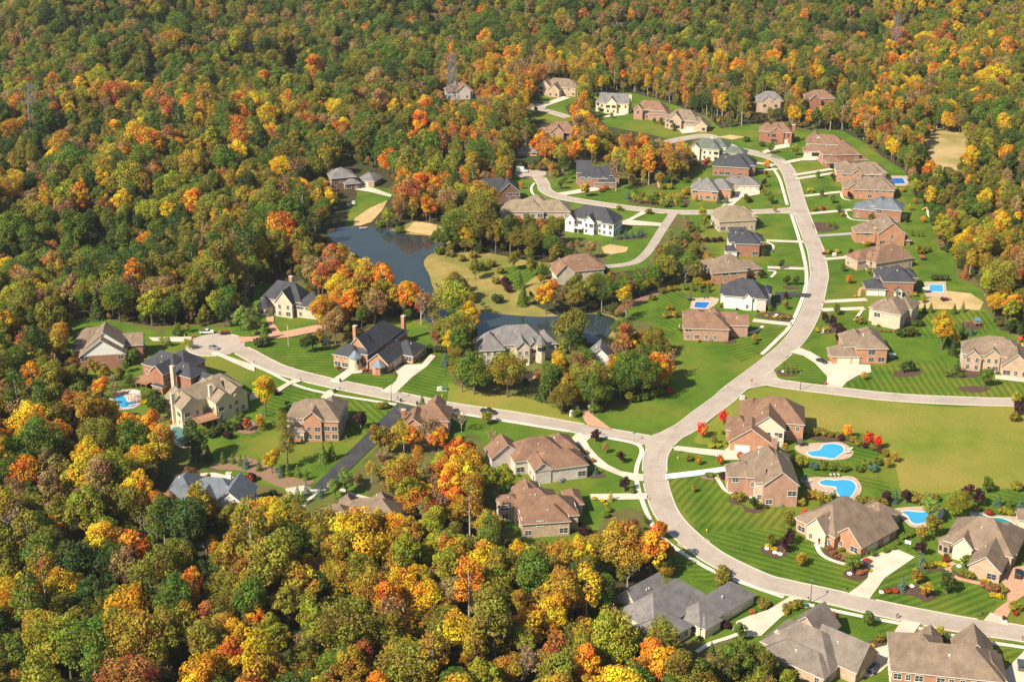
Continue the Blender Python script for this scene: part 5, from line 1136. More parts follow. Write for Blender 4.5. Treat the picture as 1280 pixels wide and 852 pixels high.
gp('b', 'round_tree', 'green', 6.4, 300,528); gp('b', 'spruce', 'blue-green', 4.8, 690,498); gp('b', 'spruce', 'blue-green', 4.6, 577,628); gp('b', 'shrub1', 'crimson', 1.2, 500,642, 540,640); gp('b', 'round_tree', 'amber', 4.8, 660,592); gp('b', 'round_tree', 'amber', 5.0, 715,668)
gp('b', 'round_tree', 'dark green', 6.2, 832,645); gp('b', 'round_tree', 'burgundy', 4.6, 685,430); gp('b', 'mound', 'bright yellow', 1.3, 785,480, 825,488, 1055,583, 1100,588, 1140,590, 1100,660, 1137,668); gp('b', 'shrub0', 'crimson', 1.2, 830,466)
gp('b', 'shrub0', 'rust-red', 1.2, 1080,568); gp('b', 'shrub0', 'olive', 1.4, 935,552, 965,560, 700,500, 740,500); gp('b', 'shrub0', 'dark green', .9, 1025,572); gp('b', 'round_tree', 'green', 4.0, 938,498); gp('b', 'shrub0', 'russet brown', 1.4, 1050,612, 1080,625, 1112,635); gp('b', 'shrub0', 'olive', 1.7, 1222,742); gp('b', 'shrub0', 'olive', 1.2, 1160,640)
gp('b', 'broad5', 'light green', 9.0, 735,245); gp('b', 'broad1', 'yellow-green', 9.5, 890,225); gp('b', 'broad5', 'olive', 9.0, 750,335); gp('b', 'small1', 'amber', 5.0, 690,350); gp('b', 'round_tree', 'burgundy', 5.0, 490,135, 600,132, 950,112); gp('b', 'round_tree', 'burgundy', 6.2, 1010,150)
gp('b', 'round_tree', 'green', 5.2, 1062,72); gp('b', 'shrub0', 'olive', 1.9, 1235,58, 345,132, 390,140, 435,150, 470,150, 665,130, 710,130, 760,120, 640,110); gp('b', 'spruce', 'blue-green', 4.6, 1125,152, 1250,178, 540,128); gp('b', 'spruce', 'green', 4, 1190,160); gp('b', 'shrub0', 'crimson', 1.3, 1078,200)
gp('b', 'shrub0', 'yellow-green', 1.6, 500,190, 1000,175, 1150,190, 1195,200); gp('b', 'column', 'dark green', 3.6, 1215,480, 1228,455, 1242,428, 1255,400, 1264,376); gp('b', 'shrub0', 'green', 1.1, 488,412, 526,395, 555,365, 420,432); gp('b', 'shrub1', 'green', 1.4, 590,332, 620,322, 650,308)
gp('b', 'spruce', 'blue-green', 4.6, 85,780); gp('b', 'shrub0', 'olive', 1.2, 130,780, 65,805); gp('b', 'shrub0', 'rust-red', 1.1, 185,778); gp('b', 'small0', 'green', 4.2, 385,830); gp('b', 'mound', 'bright yellow', .9, 100,835, 395,520); gp('b', 'shrub0', 'blue-green', .9, 130,838)
gp('b', 'small1', 'amber', 4.2, 15,480); gp('b', 'shrub0', 'russet brown', 1.0, 165,400, 185,425, 215,445, 250,455, 310,520, 340,540, 370,525)
# --- window J, K: bottom edge
gp('J', 'round_tree', 'green', 6.0, 515,535); gp('J', 'shrub0', 'burgundy', 1.5, 430,492, 455,478); gp('J', 'shrub0', 'dark green', 1.5, 385,512, 360,515); gp('J', 'round_tree', 'olive', 5.2, 440,298); gp('J', 'shrub0', 'olive', 1.3, 605,372, 628,385, 615,395); gp('J', 'shrub0', 'rust-red', .9, 570,415)
gp('J', 'broad5', 'light green', 8.0, 545,650, 620,690); gp('J', 'broad5', 'green', 8.5, 470,690, 410,760); gp('J', 'pine0', 'dark green', 8.0, 285,690, 385,650); gp('J', 'broad5', 'yellow-green', 7, 520,740, 720,760); gp('J', 'broad3', 'olive', 8, 330,760); gp('J', 'shrub0', 'green', 1.8, 650,660, 690,700, 740,700, 590,640)
gp('J', 'shrub1', 'olive', 1.2, 720,415, 740,400, 765,385); gp('J', 'spruce', 'blue-green', 4.2, 848,425); gp('J', 'shrub0', 'russet brown', 1.1, 885,425, 925,430); gp('J', 'shrub1', 'green', 1.2, 835,445)
gp('K', 'small0', 'green', 4.4, 442,560); gp('K', 'shrub0', 'olive', 1.4, 500,640); gp('K', 'shrub0', 'dark green', 1.6, 850,640); gp('K', 'small1', 'yellow-green', 4.5, 815,630); gp('K', 'mound', 'golden', 1, 850,652, 880,655, 460,668); gp('K', 'shrub1', 'crimson', .9, 375,775, 360,790); gp('K', 'mound', 'bright yellow', 1.1, 345,805, 320,825); gp('K', 'column', 'blue-green', 2.4, 300,845, 330,850)
gp('K', 'shrub0', 'olive', 1.5, 15,478, 45,470, 70,460); gp('K', 'shrub0', 'crimson', .8, 1220,500)
# --- window E: corner lots and the green field
gp('E', 'small0', 'bright red', 5.4, 585,738, 630,748); gp('E', 'small1', 'orange', 5.0, 493,705); gp('E', 'round_tree', 'dark green', 4.8, 742,412, 778,408); gp('E', 'small1', 'amber', 3.6, 567,445); gp('E', 'column', 'green', 4.0, 222,412, 245,415, 210,400, 265,412); gp('E', 'round_tree', 'burgundy', 7.4, 462,292); gp('E', 'round_tree', 'burgundy', 4.8, 392,192, 425,212)
gp('E', 'broad3', 'golden', 15.0, 910,308); gp('E', 'broad5', 'golden', 7.5, 968,300); gp('E', 'pine0', 'dark green', 6.5, 935,300, 960,330, 1000,255); gp('E', 'pine0', 'green', 4.6, 833,148, 862,145, 965,152, 1005,142); gp('E', 'broad5', 'green', 8.5, 1100,475); gp('E', 'spruce', 'dark green', 6, 978,418); gp('E', 'spruce', 'blue-green', 5.0, 1040,245)
gp('E', 'shrub0', 'olive', 1.5, 345,690, 370,682, 395,690, 420,695, 455,700, 300,690, 520,718, 545,735, 610,752); gp('E', 'shrub0', 'burgundy', 1.2, 465,712, 575,745, 640,765); gp('E', 'small1', 'amber', 4, 200,800, 215,775, 660,790, 700,810, 670,835); gp('E', 'shrub0', 'green', 1.6, 280,830, 385,830, 430,840, 470,850, 545,850, 580,830, 630,820); gp('E', 'shrub0', 'blue-green', 1.6, 345,838, 608,848)
gp('E', 'shrub0', 'yellow-green', 1.5, 365,232, 400,228); gp('E', 'shrub0', 'dark green', 1.9, 735,248, 760,248, 785,245, 795,205, 815,205); gp('E', 'small1', 'yellow-green', 3, 828,105); gp('E', 'shrub0', 'olive', 1.4, 560,195, 545,180); gp('E', 'small0', 'green', 4, 447,158); gp('E', 'shrub1', 'russet brown', .8, 640,228, 660,230, 680,232, 700,232)
gp('E', 'small1', 'yellow-green', 6, 1240,560); gp('E', 'round_tree', 'burgundy', 5, 1248,600); gp('E', 'shrub0', 'olive', 2, 1235,625, 1260,545); gp('E', 'shrub0', 'burgundy', 1.6, 1145,410); gp('E', 'shrub0', 'green', 1.4, 940,430, 960,420, 1000,430, 80,285)
gp('E', 'broad5', 'dark green', 6, 1210,240, 1260,265); gp('E', 'shrub0', 'amber', 1.2, 20,790, 40,800); gp('E', 'small1', 'olive', 3.2, 150,140)
# --- window I, C: junction and central green
gp('C', 'small0', 'bright red', 5.8, 1127,770, 1221,710); gp('C', 'small1', 'olive', 3.4, 1180,800); gp('C', 'shrub1', 'yellow-green', 1.3, 1170,815, 1200,812, 1255,820)
gp('I', 'round_tree', 'burgundy', 4.2, 653,185); gp('I', 'small1', 'russet brown', 3.8, 698,235); gp('I', 'round_tree', 'burgundy', 4.6, 768,280); gp('I', 'round_tree', 'burgundy', 4.8, 782,405); gp('I', 'spruce', 'blue-green', 3.6, 655,330); gp('I', 'broad5', 'orange', 7, 940,615); gp('I', 'broad5', 'rust-red', 7.5, 965,720); gp('I', 'column', 'yellow-green', 3.4, 722,448); gp('I', 'shrub0', 'green', 1.3, 818,412, 700,520, 712,495); gp('I', 'mound', 'bright yellow', .9, 685,450, 700,465, 650,440); gp('I', 'shrub0', 'burgundy', 2.2, 605,600); gp('I', 'shrub0', 'olive', 2.6, 1220,820)
gp('I', 'small1', 'yellow-green', 5.2, 165,110); gp('I', 'bare0', 'dusty tan', 9, 195,235, 60,140); gp('I', 'shrub0', 'green', .9, 585,330, 600,325, 560,335); gp('I', 'shrub1', 'rust-red', 1.2, 640,275, 610,240)
gp('e', 'broad1', 'green', 15, 62,555); gp('e', 'broad4', 'olive', 17.5, 268,572); gp('e', 'broad1', 'olive', 16.5, 650,285); gp('e', 'pine1', 'dark green', 14, 490,590); gp('e', 'broad1', 'olive', 11.5, 600,678); gp('e', 'broad1', 'green', 13.5, 800,660); gp('e', 'broad4', 'green', 13, 960,590); gp('e', 'slim0', 'golden', 15, 1110,545); gp('e', 'broad3', 'orange', 15, 1190,540); gp('e', 'bare1', 'russet brown', 12, 720,480, 1060,440); gp('e', 'shrub0', 'green', 1.8, 1060,600, 1110,590, 690,690, 790,665, 830,660, 1160,575, 1210,565); gp('e', 'shrub0', 'crimson', 1.4, 1240,545, 1270,548); gp('e', 'broad5', 'russet brown', 10, 1000,470); gp('e', 'bare2', 'dusty tan', 13, 960,400, 1230,470); gp('e', 'broad5', 'golden', 9, 1215,530)
gp('e', 'small1', 'yellow-green', 4.6, 150,735); gp('e', 'round_tree', 'burgundy', 4, 808,845)
gp('C', 'broad5', 'orange', 15, 435,222); gp('C', 'pine0', 'green', 9.5, 330,185); gp('C', 'shrub0', 'dark green', 2.6, 218,172, 140,30); gp('C', 'shrub0', 'burgundy', 1.8, 270,125, 250,95); gp('C', 'broad3', 'golden', 16, 100,330); gp('C', 'broad4', 'yellow-green', 19, 20,265); gp('C', 'broad5', 'olive', 12, 620,190, 560,160); gp('C', 'broad5', 'green', 10, 730,175, 790,155, 850,130, 900,100); gp('C', 'shrub0', 'olive', 1.6, 905,160, 950,130, 985,120, 1010,118)
gp('C', 'column', 'green', 3, 1050,230, 1010,240); gp('C', 'shrub0', 'olive', 1.6, 965,240, 985,235)
# --- window d, P, c: left street gardens
gp('d', 'broad2', 'bright yellow', 17, 158,695); gp('d', 'round_tree', 'dark green', 5.6, 692,305); gp('d', 'column', 'green', 4.6, 808,412, 905,425); gp('d', 'broad5', 'dark green', 8, 405,300, 450,295); gp('d', 'round_tree', 'blue-green', 5, 530,280); gp('d', 'broad5', 'light green', 9, 60,200, 105,185); gp('d', 'pine0', 'green', 8, 150,225); gp('d', 'shrub0', 'dark green', 2.4, 120,262, 150,258); gp('d', 'round_tree', 'burgundy', 7, 745,772)
gp('d', 'mound', 'bright yellow', 1.3, 625,400, 640,385); gp('d', 'small0', 'russet brown', 3.4, 635,378); gp('d', 'shrub0', 'rust-red', 1, 665,370, 765,415, 680,365); gp('d', 'shrub1', 'green', 1, 830,415, 860,425, 740,310, 770,308); gp('d', 'round_tree', 'crimson', 6, 1215,245); gp('d', 'shrub0', 'dark green', 1.8, 1170,290, 1215,295, 1250,300); gp('d', 'spruce', 'blue-green', 5.4, 1265,380); gp('d', 'shrub0', 'olive', 1.6, 865,645, 895,640)
gp('d', 'small1', 'amber', 5.6, 130,780); gp('d', 'slim0', 'olive', 12, 265,860); gp('d', 'bare0', 'dusty tan', 10, 1180,850, 1240,700, 1010,760); gp('d', 'broad3', 'orange', 11, 1060,925, 1225,930); gp('d', 'broad5', 'amber', 11, 960,915, 870,930); gp('d', 'bare1', 'dusty tan', 12, 1120,910, 1190,900); gp('d', 'slim1', 'yellow-green', 13, 1010,930); gp('I', 'broad3', 'orange', 13, 110,420, 60,330); gp('I', 'broad5', 'crimson', 11, 30,300, 85,300); gp('I', 'broad3', 'yellow-green', 13, 190,450, 235,440); gp('I', 'broad3', 'golden', 13, 330,790, 600,800); gp('I', 'broad1', 'amber', 15, 770,775); gp('I', 'broad1', 'amber', 12, 480,795); gp('I', 'broad3', 'olive', 13, 700,790, 400,790); gp('d', 'spruce', 'blue-green', 4.2, 615,850); gp('d', 'pine0', 'green', 5.4, 1122,640); gp('d', 'broad5', 'green', 7, 990,800); gp('d', 'round_tree', 'rust-red', 4.4, 45,780); gp('d', 'shrub0', 'burgundy', 1.6, 220,560, 8,770)
gp('P', 'column', 'green', 4.2, 325,325, 365,325, 395,335, 472,355, 590,378, 630,380, 665,392); gp('P', 'spruce', 'blue-green', 4.6, 418,345, 560,380, 668,455, 725,460); gp('P', 'pine0', 'green', 7.2, 735,322, 768,308); gp('P', 'spruce', 'green', 5, 630,470, 650,490, 605,500); gp('P', 'broad5', 'golden', 9, 525,365); gp('P', 'slim0', 'olive', 13, 590,340); gp('P', 'pine0', 'dark green', 6.5, 265,315, 205,310); gp('P', 'column', 'dark green', 3.6, 312,205, 340,200, 372,190, 395,180); gp('P', 'shrub0', 'burgundy', 1.7, 345,222, 440,395)
gp('P', 'broad5', 'dark green', 13, 215,320); gp('P', 'slim0', 'olive', 17, 235,610); gp('P', 'broad3', 'olive', 17, 250,560); gp('P', 'broad5', 'light green', 8, 785,470, 830,450); gp('P', 'broad5', 'green', 10, 735,640); gp('P', 'broad3', 'golden', 15, 880,660, 990,690); gp('P', 'broad1', 'olive', 15, 740,715, 930,720); gp('P', 'broad3', 'yellow-green', 16, 830,735); gp('P', 'broad0', 'orange', 15, 1050,715); gp('P', 'broad3', 'rust-red', 14, 120,620); gp('P', 'broad5', 'olive', 12, 350,625); gp('P', 'broad5', 'green', 9, 1030,445); gp('P', 'shrub0', 'crimson', 1.8, 430,400)
gp('c', 'broad5', 'green', 8, 425,380); gp('c', 'small1', 'yellow-green', 4, 605,258, 640,262, 780,280, 755,272, 1245,540); gp('c', 'shrub0', 'dark green', 1.8, 710,195, 1200,262, 690,190); gp('c', 'shrub0', 'green', 1.6, 150,470, 520,570, 550,560, 600,560, 640,550); gp('c', 'mound', 'bright yellow', 1.4, 490,612); gp('c', 'small1', 'olive', 4.4, 830,140, 760,175, 700,175); gp('c', 'broad5', 'dark green', 10, 985,140); gp('c', 'broad5', 'light green', 9.5, 1085,165, 1160,150); gp('c', 'broad5', 'orange', 9, 230,590); gp('c', 'small1', 'amber', 5, 1210,760); gp('c', 'broad5', 'golden', 9, 300,720); gp('c', 'bare1', 'dusty tan', 10, 320,650); gp('c', 'shrub0', 'dark green', 1.9, 940,800, 975,780, 1010,765, 1050,770, 905,820, 1085,720); gp('c', 'broad5', 'golden', 8, 60,640)
# --- main street gardens
gp('h', 'round_tree', 'burgundy', 4.8, 255,405); gp('h', 'small0', 'green', 4.4, 140,425, 108,650, 85,62); gp('h', 'small0', 'orange', 4.2, 175,490); gp('h', 'pine0', 'dark green', 4.4, 575,645, 610,642, 735,650); gp('h', 'shrub0', 'dark green', 2.2, 450,768, 485,768, 515,765); gp('h', 'column', 'green', 5.4, 297,165); gp('h', 'small1', 'green', 4.8, 117,108); gp('h', 'pine0', 'green', 4.2, 65,185, 94,195); gp('h', 'small0', 'burgundy', 3.6, 185,345); gp('h', 'shrub0', 'amber', 1.6, 270,288, 460,0); gp('h', 'round_tree', 'dark green', 4.2, 207,250); gp('h', 'shrub0', 'olive', 2, 295,440, 230,700, 560,330, 590,320)
gp('h', 'pine0', 'green', 3.8, 510,235, 540,238, 563,240); gp('h', 'round_tree', 'dark green', 4.2, 475,165); gp('h', 'small1', 'orange', 4, 525,65, 570,165); gp('h', 'small1', 'yellow-green', 4, 500,100, 570,590); gp('h', 'shrub0', 'dark green', 1.8, 630,470, 660,470, 690,470); gp('h', 'broad5', 'yellow-green', 5.4, 540,330); gp('h', 'shrub0', 'burgundy', 1.3, 250,128, 300,292, 180,30); gp('h', 'shrub0', 'yellow-green', 1.3, 115,325, 60,330, 20,745, 265,540, 528,555); gp('h', 'mound', 'bright yellow', .9, 205,558, 220,635, 205,210, 25,90); gp('h', 'shrub0', 'crimson', .9, 35,98, 40,335); gp('h', 'shrub0', 'olive', 1.4, 75,325)
gp('D', 'round_tree', 'dark green', 4.2, 478,322, 462,420, 578,450, 620,450, 553,378); gp('D', 'round_tree', 'olive', 4.2, 575,558); gp('D', 'small0', 'burgundy', 3.4, 575,512); gp('D', 'mound', 'bright yellow', .9, 490,588, 525,592, 475,570); gp('D', 'shrub0', 'olive', 1.4, 560,600, 590,600); gp('D', 'small1', 'amber', 3.4, 438,700); gp('D', 'spruce', 'green', 3, 327,700); gp('D', 'small1', 'orange', 3.6, 365,650); gp('D', 'shrub0', 'burgundy', 1.5, 195,258, 228,258, 258,258, 285,255); gp('D', 'shrub0', 'blue-green', 1.6, 142,270); gp('D', 'pine0', 'green', 5, 165,205, 185,215, 160,475, 195,480, 230,480); gp('D', 'small1', 'green', 4, 215,330, 400,80); gp('D', 'broad5', 'yellow-green', 7, 215,200, 205,160); gp('D', 'broad5', 'green', 6, 505,85); gp('D', 'small1', 'amber', 3.6, 527,128); gp('D', 'shrub0', 'crimson', 1.2, 415,75, 740,115); gp('D', 'shrub0', 'olive', 1.5, 680,35, 705,120)
gp('D', 'bare0', 'grey-brown', 13, 130,440, 165,450); gp('D', 'slim0', 'yellow-green', 13, 60,450, 20,440); gp('D', 'shrub0', 'amber', 1.6, 215,440, 235,450, 60,560, 80,590); gp('D', 'shrub0', 'green', 1.6, 110,590, 130,470, 40,590)
gp('L', 'spruce', 'blue-green', 4.8, 277,582, 312,585); gp('L', 'round_tree', 'crimson', 5.6, 224,425); gp('L', 'round_tree', 'green', 5, 400,582, 507,588); gp('L', 'round_tree', 'burgundy', 4.6, 478,510); gp('L', 'round_tree', 'olive', 4.4, 478,548, 487,468); gp('L', 'round_tree', 'green', 6.5, 508,362); gp('L', 'round_tree', 'yellow-green', 7, 615,372); gp('L', 'small0', 'green', 4.2, 735,555, 717,474, 782,580, 810,628); gp('L', 'round_tree', 'dark green', 4.4, 955,665, 785,485); gp('L', 'round_tree', 'burgundy', 3.8, 857,565); gp('L', 'shrub0', 'yellow-green', 2.0, 685,535, 20,590, 60,520, 95,590); gp('L', 'shrub0', 'amber', 2.0, 100,560, 130,545, 70,560); gp('L', 'shrub0', 'green', 2.0, 45,600, 115,600, 30,520, 80,490, 135,490); gp('L', 'column', 'green', 4, 180,575); gp('L', 'small1', 'orange', 5, 490,430); gp('L', 'shrub0', 'olive', 1.5, 265,620, 830,640)
gp('L', 'broad5', 'golden', 8, 340,200); gp('L', 'column', 'dark green', 4, 25,235, 80,262); gp('L', 'shrub0', 'dark green', 2, 400,310, 470,330)
gp('M', 'spruce', 'blue-green', 4.4, 758,778, 788,775, 815,772, 845,770, 858,760); gp('M', 'round_tree', 'amber', 7.0, 610,590); gp('M', 'shrub0', 'rust-red', 1.6, 680,570, 700,560); gp('M', 'spruce', 'blue-green', 4.8, 798,600); gp('M', 'small1', 'yellow-green', 4.8, 825,610, 850,620, 975,620, 1010,620); gp('M', 'small1', 'amber', 4.4, 880,620, 950,600, 1040,600, 1060,585); gp('M', 'round_tree', 'green', 4.4, 900,625, 925,625, 1025,632, 830,590); gp('M', 'shrub0', 'olive', 1.8, 860,590, 920,590, 760,650, 890,665); gp('M', 'round_tree', 'green', 5, 500,555, 520,530, 545,510); gp('M', 'small1', 'orange', 4, 325,555); gp('M', 'shrub0', 'olive', 2, 370,470, 400,470, 440,470, 480,500, 455,460); gp('M', 'shrub0', 'green', 1.8, 690,750, 715,740, 745,715); gp('M', 'small1', 'amber', 6, 650,760); gp('M', 'small0', 'green', 4, 390,215, 385,155, 790,205, 915,265, 945,268, 1000,292, 726,242); gp('M', 'slim1', 'dusty tan', 20, 745,565); gp('M', 'slim1', 'orange', 19, 890,535)
gp('N', 'broad5', 'orange', 13, 560,350, 545,330); gp('N', 'broad3', 'orange', 13, 190,700, 290,715, 360,690); gp('N', 'broad3', 'amber', 13.5, 250,680, 400,740); gp('N', 'bare2', 'dusty tan', 14, 440,770, 330,730); gp('N', 'bare0', 'grey-brown', 15, 520,800); gp('N', 'broad5', 'green', 11, 480,720, 150,650); gp('N', 'bare1', 'dusty tan', 13, 430,350); gp('N', 'broad5', 'yellow-green', 9, 370,370, 480,345); gp('N', 'shrub0', 'green', 2.4, 340,370, 425,395, 790,560, 600,490); gp('N', 'broad5', 'golden', 13, 720,470); gp('N', 'pine0', 'green', 8, 975,690, 955,640); gp('N', 'broad5', 'olive', 9, 930,560, 1010,590, 760,600); gp('N', 'shrub0', 'burgundy', 2, 900,640, 890,620); gp('N', 'shrub0', 'olive', 2.2, 650,500, 700,520, 750,505, 830,545, 870,575, 850,620); gp('N', 'broad3', 'green', 11, 620,480, 590,470, 680,470); gp('N', 'shrub0', 'olive', 2, 60,330, 610,480)
# --- planting along the house walls
gr2 = random.Random(3); gr2.shuffle(FOUND); nf = 0
for fx, fy, short, u in FOUND:
    a, b, s = PX(fx, fy)
    if nf >= NFOUND or s < 2.75 or not (0 < a < 1280 and 0 < b < 850): continue
    if any(inpoly((fx, fy), d_) for d_ in DRIVES) or in_house(fx, fy) and False: continue
    k, wd = gr2.choice((('shrub0','dark green'), ('shrub1','green'), ('shrub0','olive'), ('shrub1','burgundy'), ('shrub0','green'), ('shrub1','rust-red'), ('shrub0','yellow-green')))
    plant(k, fx, fy, .05, gr2.uniform(.5, 1.0), wd, 'shrub', 'wall shrub', group='shrubs in the gardens', r=gr2); nf += 1

gp('c', 'broad5', 'amber', 7, 195,450, 255,480); gp('c', 'broad5', 'olive', 7, 120,480, 350,490, 60,470); gp('c', 'small1', 'green', 5.5, 405,515, 380,420); gp('c', 'bare0', 'dusty tan', 8, 310,530); gp('c', 'broad5', 'dark green', 9, 590,720, 560,680); gp('c', 'shrub0', 'yellow-green', 2, 20,420, 210,500)
gp('P', 'broad3', 'amber', 17, 245,612); gp('P', 'broad5', 'orange', 13, 55,585); gp('P', 'broad3', 'olive', 14, 420,560); gp('P', 'broad5', 'russet brown', 12, 470,500)
gp('D', 'broad5', 'yellow-green', 7, 40,330, 90,300); gp('D', 'small1', 'light green', 5, 130,180, 60,250); gp('C', 'bare2', 'dusty tan', 10, 790,240, 760,260)
# ------------------------------------------------------------ vehicles
def paint(key, c, rough=.25, metal=.0):
    m, nt, b = newmat(key); b.inputs['Base Color'].default_value = (*c, 1); b.inputs['Roughness'].default_value = rough; b.inputs['Metallic'].default_value = metal
    b.inputs['Coat Weight'].default_value = .5; MAT[key] = m
paint('paint_silver', (.50,.52,.54), .3, .6); paint('paint_white', (.78,.77,.74)); paint('paint_black', (.02,.02,.024)); paint('paint_blue', (.025,.05,.13)); paint('paint_red', (.42,.02,.015)); paint('paint_grey', (.13,.14,.15), .3, .4)
flat('rubber', (.018,.018,.018), .85); flat('chrome', (.6,.6,.6), .25, 1); flat('lamp_clear', (.75,.75,.7), .15); flat('lamp_red', (.35,.01,.01), .2); flat('plastic_black', (.03,.03,.032), .6); flat('plastic_yellow', (.75,.50,.03), .5); flat('plastic_red', (.55,.05,.03), .5); flat('plastic_green', (.10,.22,.14), .6); flat('steel', (.38,.40,.42), .45, .7); flat('timber', (.34,.20,.11), .8); flat('canvas_cream', (.72,.64,.50), .8); flat('canvas_blue', (.10,.18,.32), .8); flat('paint_sign_red', (.60,.03,.03), .5); flat('paint_sign_green', (.02,.22,.10), .5); flat('stone_white', (.72,.68,.60), .8); flat('stone_tan', (.45,.34,.24), .9)
def prism(mb, prof, y0, y1, m=0, inset=0.0, split=None):
    "side profile (x,z) extruded across y; vertices above split are pulled in by inset"
    n = len(prof); A = []; B = []
    for x, z in prof:
        t = inset if split is not None and z > split else 0
        A.append((x, y0+t, z)); B.append((x, y1-t, z))
    mb.face(list(A), m); mb.face(list(reversed(B)), m)
    for i in range(n):
        j = (i+1) % n; mb.face([A[j], A[i], B[i], B[j]], m)
def car(px, py, heading, kind, pm, label, cat='car', scale=1.0):
    p = G(px, py); e = empty({'pickup': 'pickup_truck', 'suv': 'parked_suv', 'sedan': 'parked_car', 'box': 'delivery_truck'}[kind], (p.x, p.y, .2), R(heading)); tag(e, label, cat)
    e.scale = (scale,)*3
    L_, Wd = {'pickup': (5.7, 1.95), 'suv': (4.8, 1.9), 'sedan': (4.7, 1.8), 'box': (6.6, 2.3)}[kind]; a = L_/2; w_ = Wd/2; mb = MB(); gb = MB()
    if kind == 'sedan':
        prism(mb, [(-a,.35),(a-.05,.35),(a,.6),(a-.25,.80),(a-1.3,.92),(-a+.9,.95),(-a+.05,.90),(-a,.6)], -w_, w_); hz = [(a-1.35,.9),(a-2.05,1.40),(-a+1.55,1.42),(-a+.7,.93)]
    elif kind == 'suv':
        prism(mb, [(-a,.42),(a-.05,.42),(a,.75),(a-.2,1.0),(a-1.2,1.12),(-a+.05,1.15),(-a,.7)], -w_, w_); hz = [(a-1.2,1.1),(a-1.85,1.68),(-a+.35,1.70),(-a+.08,1.12)]
    elif kind == 'pickup':
        prism(mb, [(-a,.5),(a-.05,.5),(a,.8),(a-.15,1.05),(a-1.5,1.15),(-.6,1.15),(-a,1.12)], -w_, w_); hz = [(a-1.5,1.12),(a-2.1,1.78),(-.55,1.80),(-.68,1.12)]
    else:
        prism(mb, [(-a,.5),(a,.5),(a,1.2),(a-.6,1.45),(a-1.5,1.5),(-a,1.4)], -w_, w_); hz = [(a-.75,1.42),(a-1.2,2.15),(a-1.95,2.2),(a-2.0,1.4)]
    prism(gb, hz, -w_+.10, w_-.10, 0, .16, 1.2 if kind != 'sedan' else 1.1)
    roof = MB(); x0, x1 = hz[2][0]+.08, hz[1][0]-.05; z = hz[1][1]; roof.box(x0, x1, -w_+.24, w_-.24, z+.004, z+.06)
    for x in ((x0+x1)/2,): roof.box(x-.06, x+.06, -w_+.16, -w_+.20, .95, z); roof.box(x-.06, x+.06, w_-.20, w_-.16, .95, z)
    if kind == 'pickup':
        bed_ = MB(); bed_.box(-a+.12, -.75, -w_+.14, w_-.14, 1.13, 1.16); bed_.build('truck_bed', 'plastic_black', e)
    if kind == 'box':
        bx = MB(); bx.box(-a+.02, a-2.1, -w_-.08, w_+.08, 1.42, 3.1); bx.build('cargo_box', 'paint_white', e)
    body = mb.build('body', pm, e); bv = body.modifiers.new('edge', 'BEVEL'); bv.width = .07; bv.segments = 2
    gb.build('windows', 'glass', e); roof.build('roof', pm, e)
    for x in (a-.95, -a+.95):
        for s_ in (-1, 1):
            wb = MB(); wb.tube((x, s_*(w_-.2), .34), (x, s_*(w_+.02), .34), .36, .36, 14); wo = wb.build('wheel', 'rubber', e)
            rb = MB(); rb.tube((x, s_*(w_-.1), .34), (x, s_*(w_+.035), .34), .21, .19, 10); rb.build('rim', 'chrome', wo)
    zl = .68 if kind == 'sedan' else .9
    for s_ in (-1, 1):
        q = MB(); q.box(a-.12, a+.012, s_*w_*.74-.17, s_*w_*.74+.17, zl-.08, zl+.07); q.build('headlight', 'lamp_clear', e)
        q = MB(); q.box(-a-.012, -a+.1, s_*w_*.78-.14, s_*w_*.78+.14, zl-.05, zl+.16); q.build('tail_light', 'lamp_red', e)
        q = MB(); q.box(hz[0][0]-.35, hz[0][0]-.15, s_*(w_+.09)-.09, s_*(w_+.09)+.09, hz[0][1]+.02, hz[0][1]+.18); q.build('side_mirror', pm, e)
    return e
car(*W('c', 880,182), 2, 'pickup', 'paint_white', 'white work pickup parked on the far side of the left cul-de-sac', 'pickup')
car(*W('c', 922,276), -28, 'sedan', 'paint_silver', 'silver car parked across the left cul-de-sac')
car(*W('e', 150,672), -22, 'pickup', 'paint_black', 'black pickup driving along the left street past the cream mansion', 'pickup')
car(*W('E', 380,366), -50, 'sedan', 'paint_black', 'dark car on the curved drive of the corner brick house')
car(*W('b', 1242,545), 68, 'suv', 'paint_black', 'black car parked on the red brick driveway at the right edge', 'car')
car(*W('K', 470,790), 58, 'suv', 'paint_blue', 'dark blue car on the lower driveway near the bottom edge')
car(*W('K', 1250,775), 75, 'suv', 'paint_grey', 'dark grey car at the bottom right corner driveway')
car(*W('b', 372,478), 48, 'sedan', 'paint_red', 'dark red car behind the round green tree on the cream drive')
car(*W('M', 327,482), 4, 'box', 'paint_white', 'white box truck at the end of the middle close', 'truck')
car(*W('D', 1060,478), 10, 'sedan', 'paint_silver', 'small pale car beside the porch of the pool house terrace', 'car') if False else None
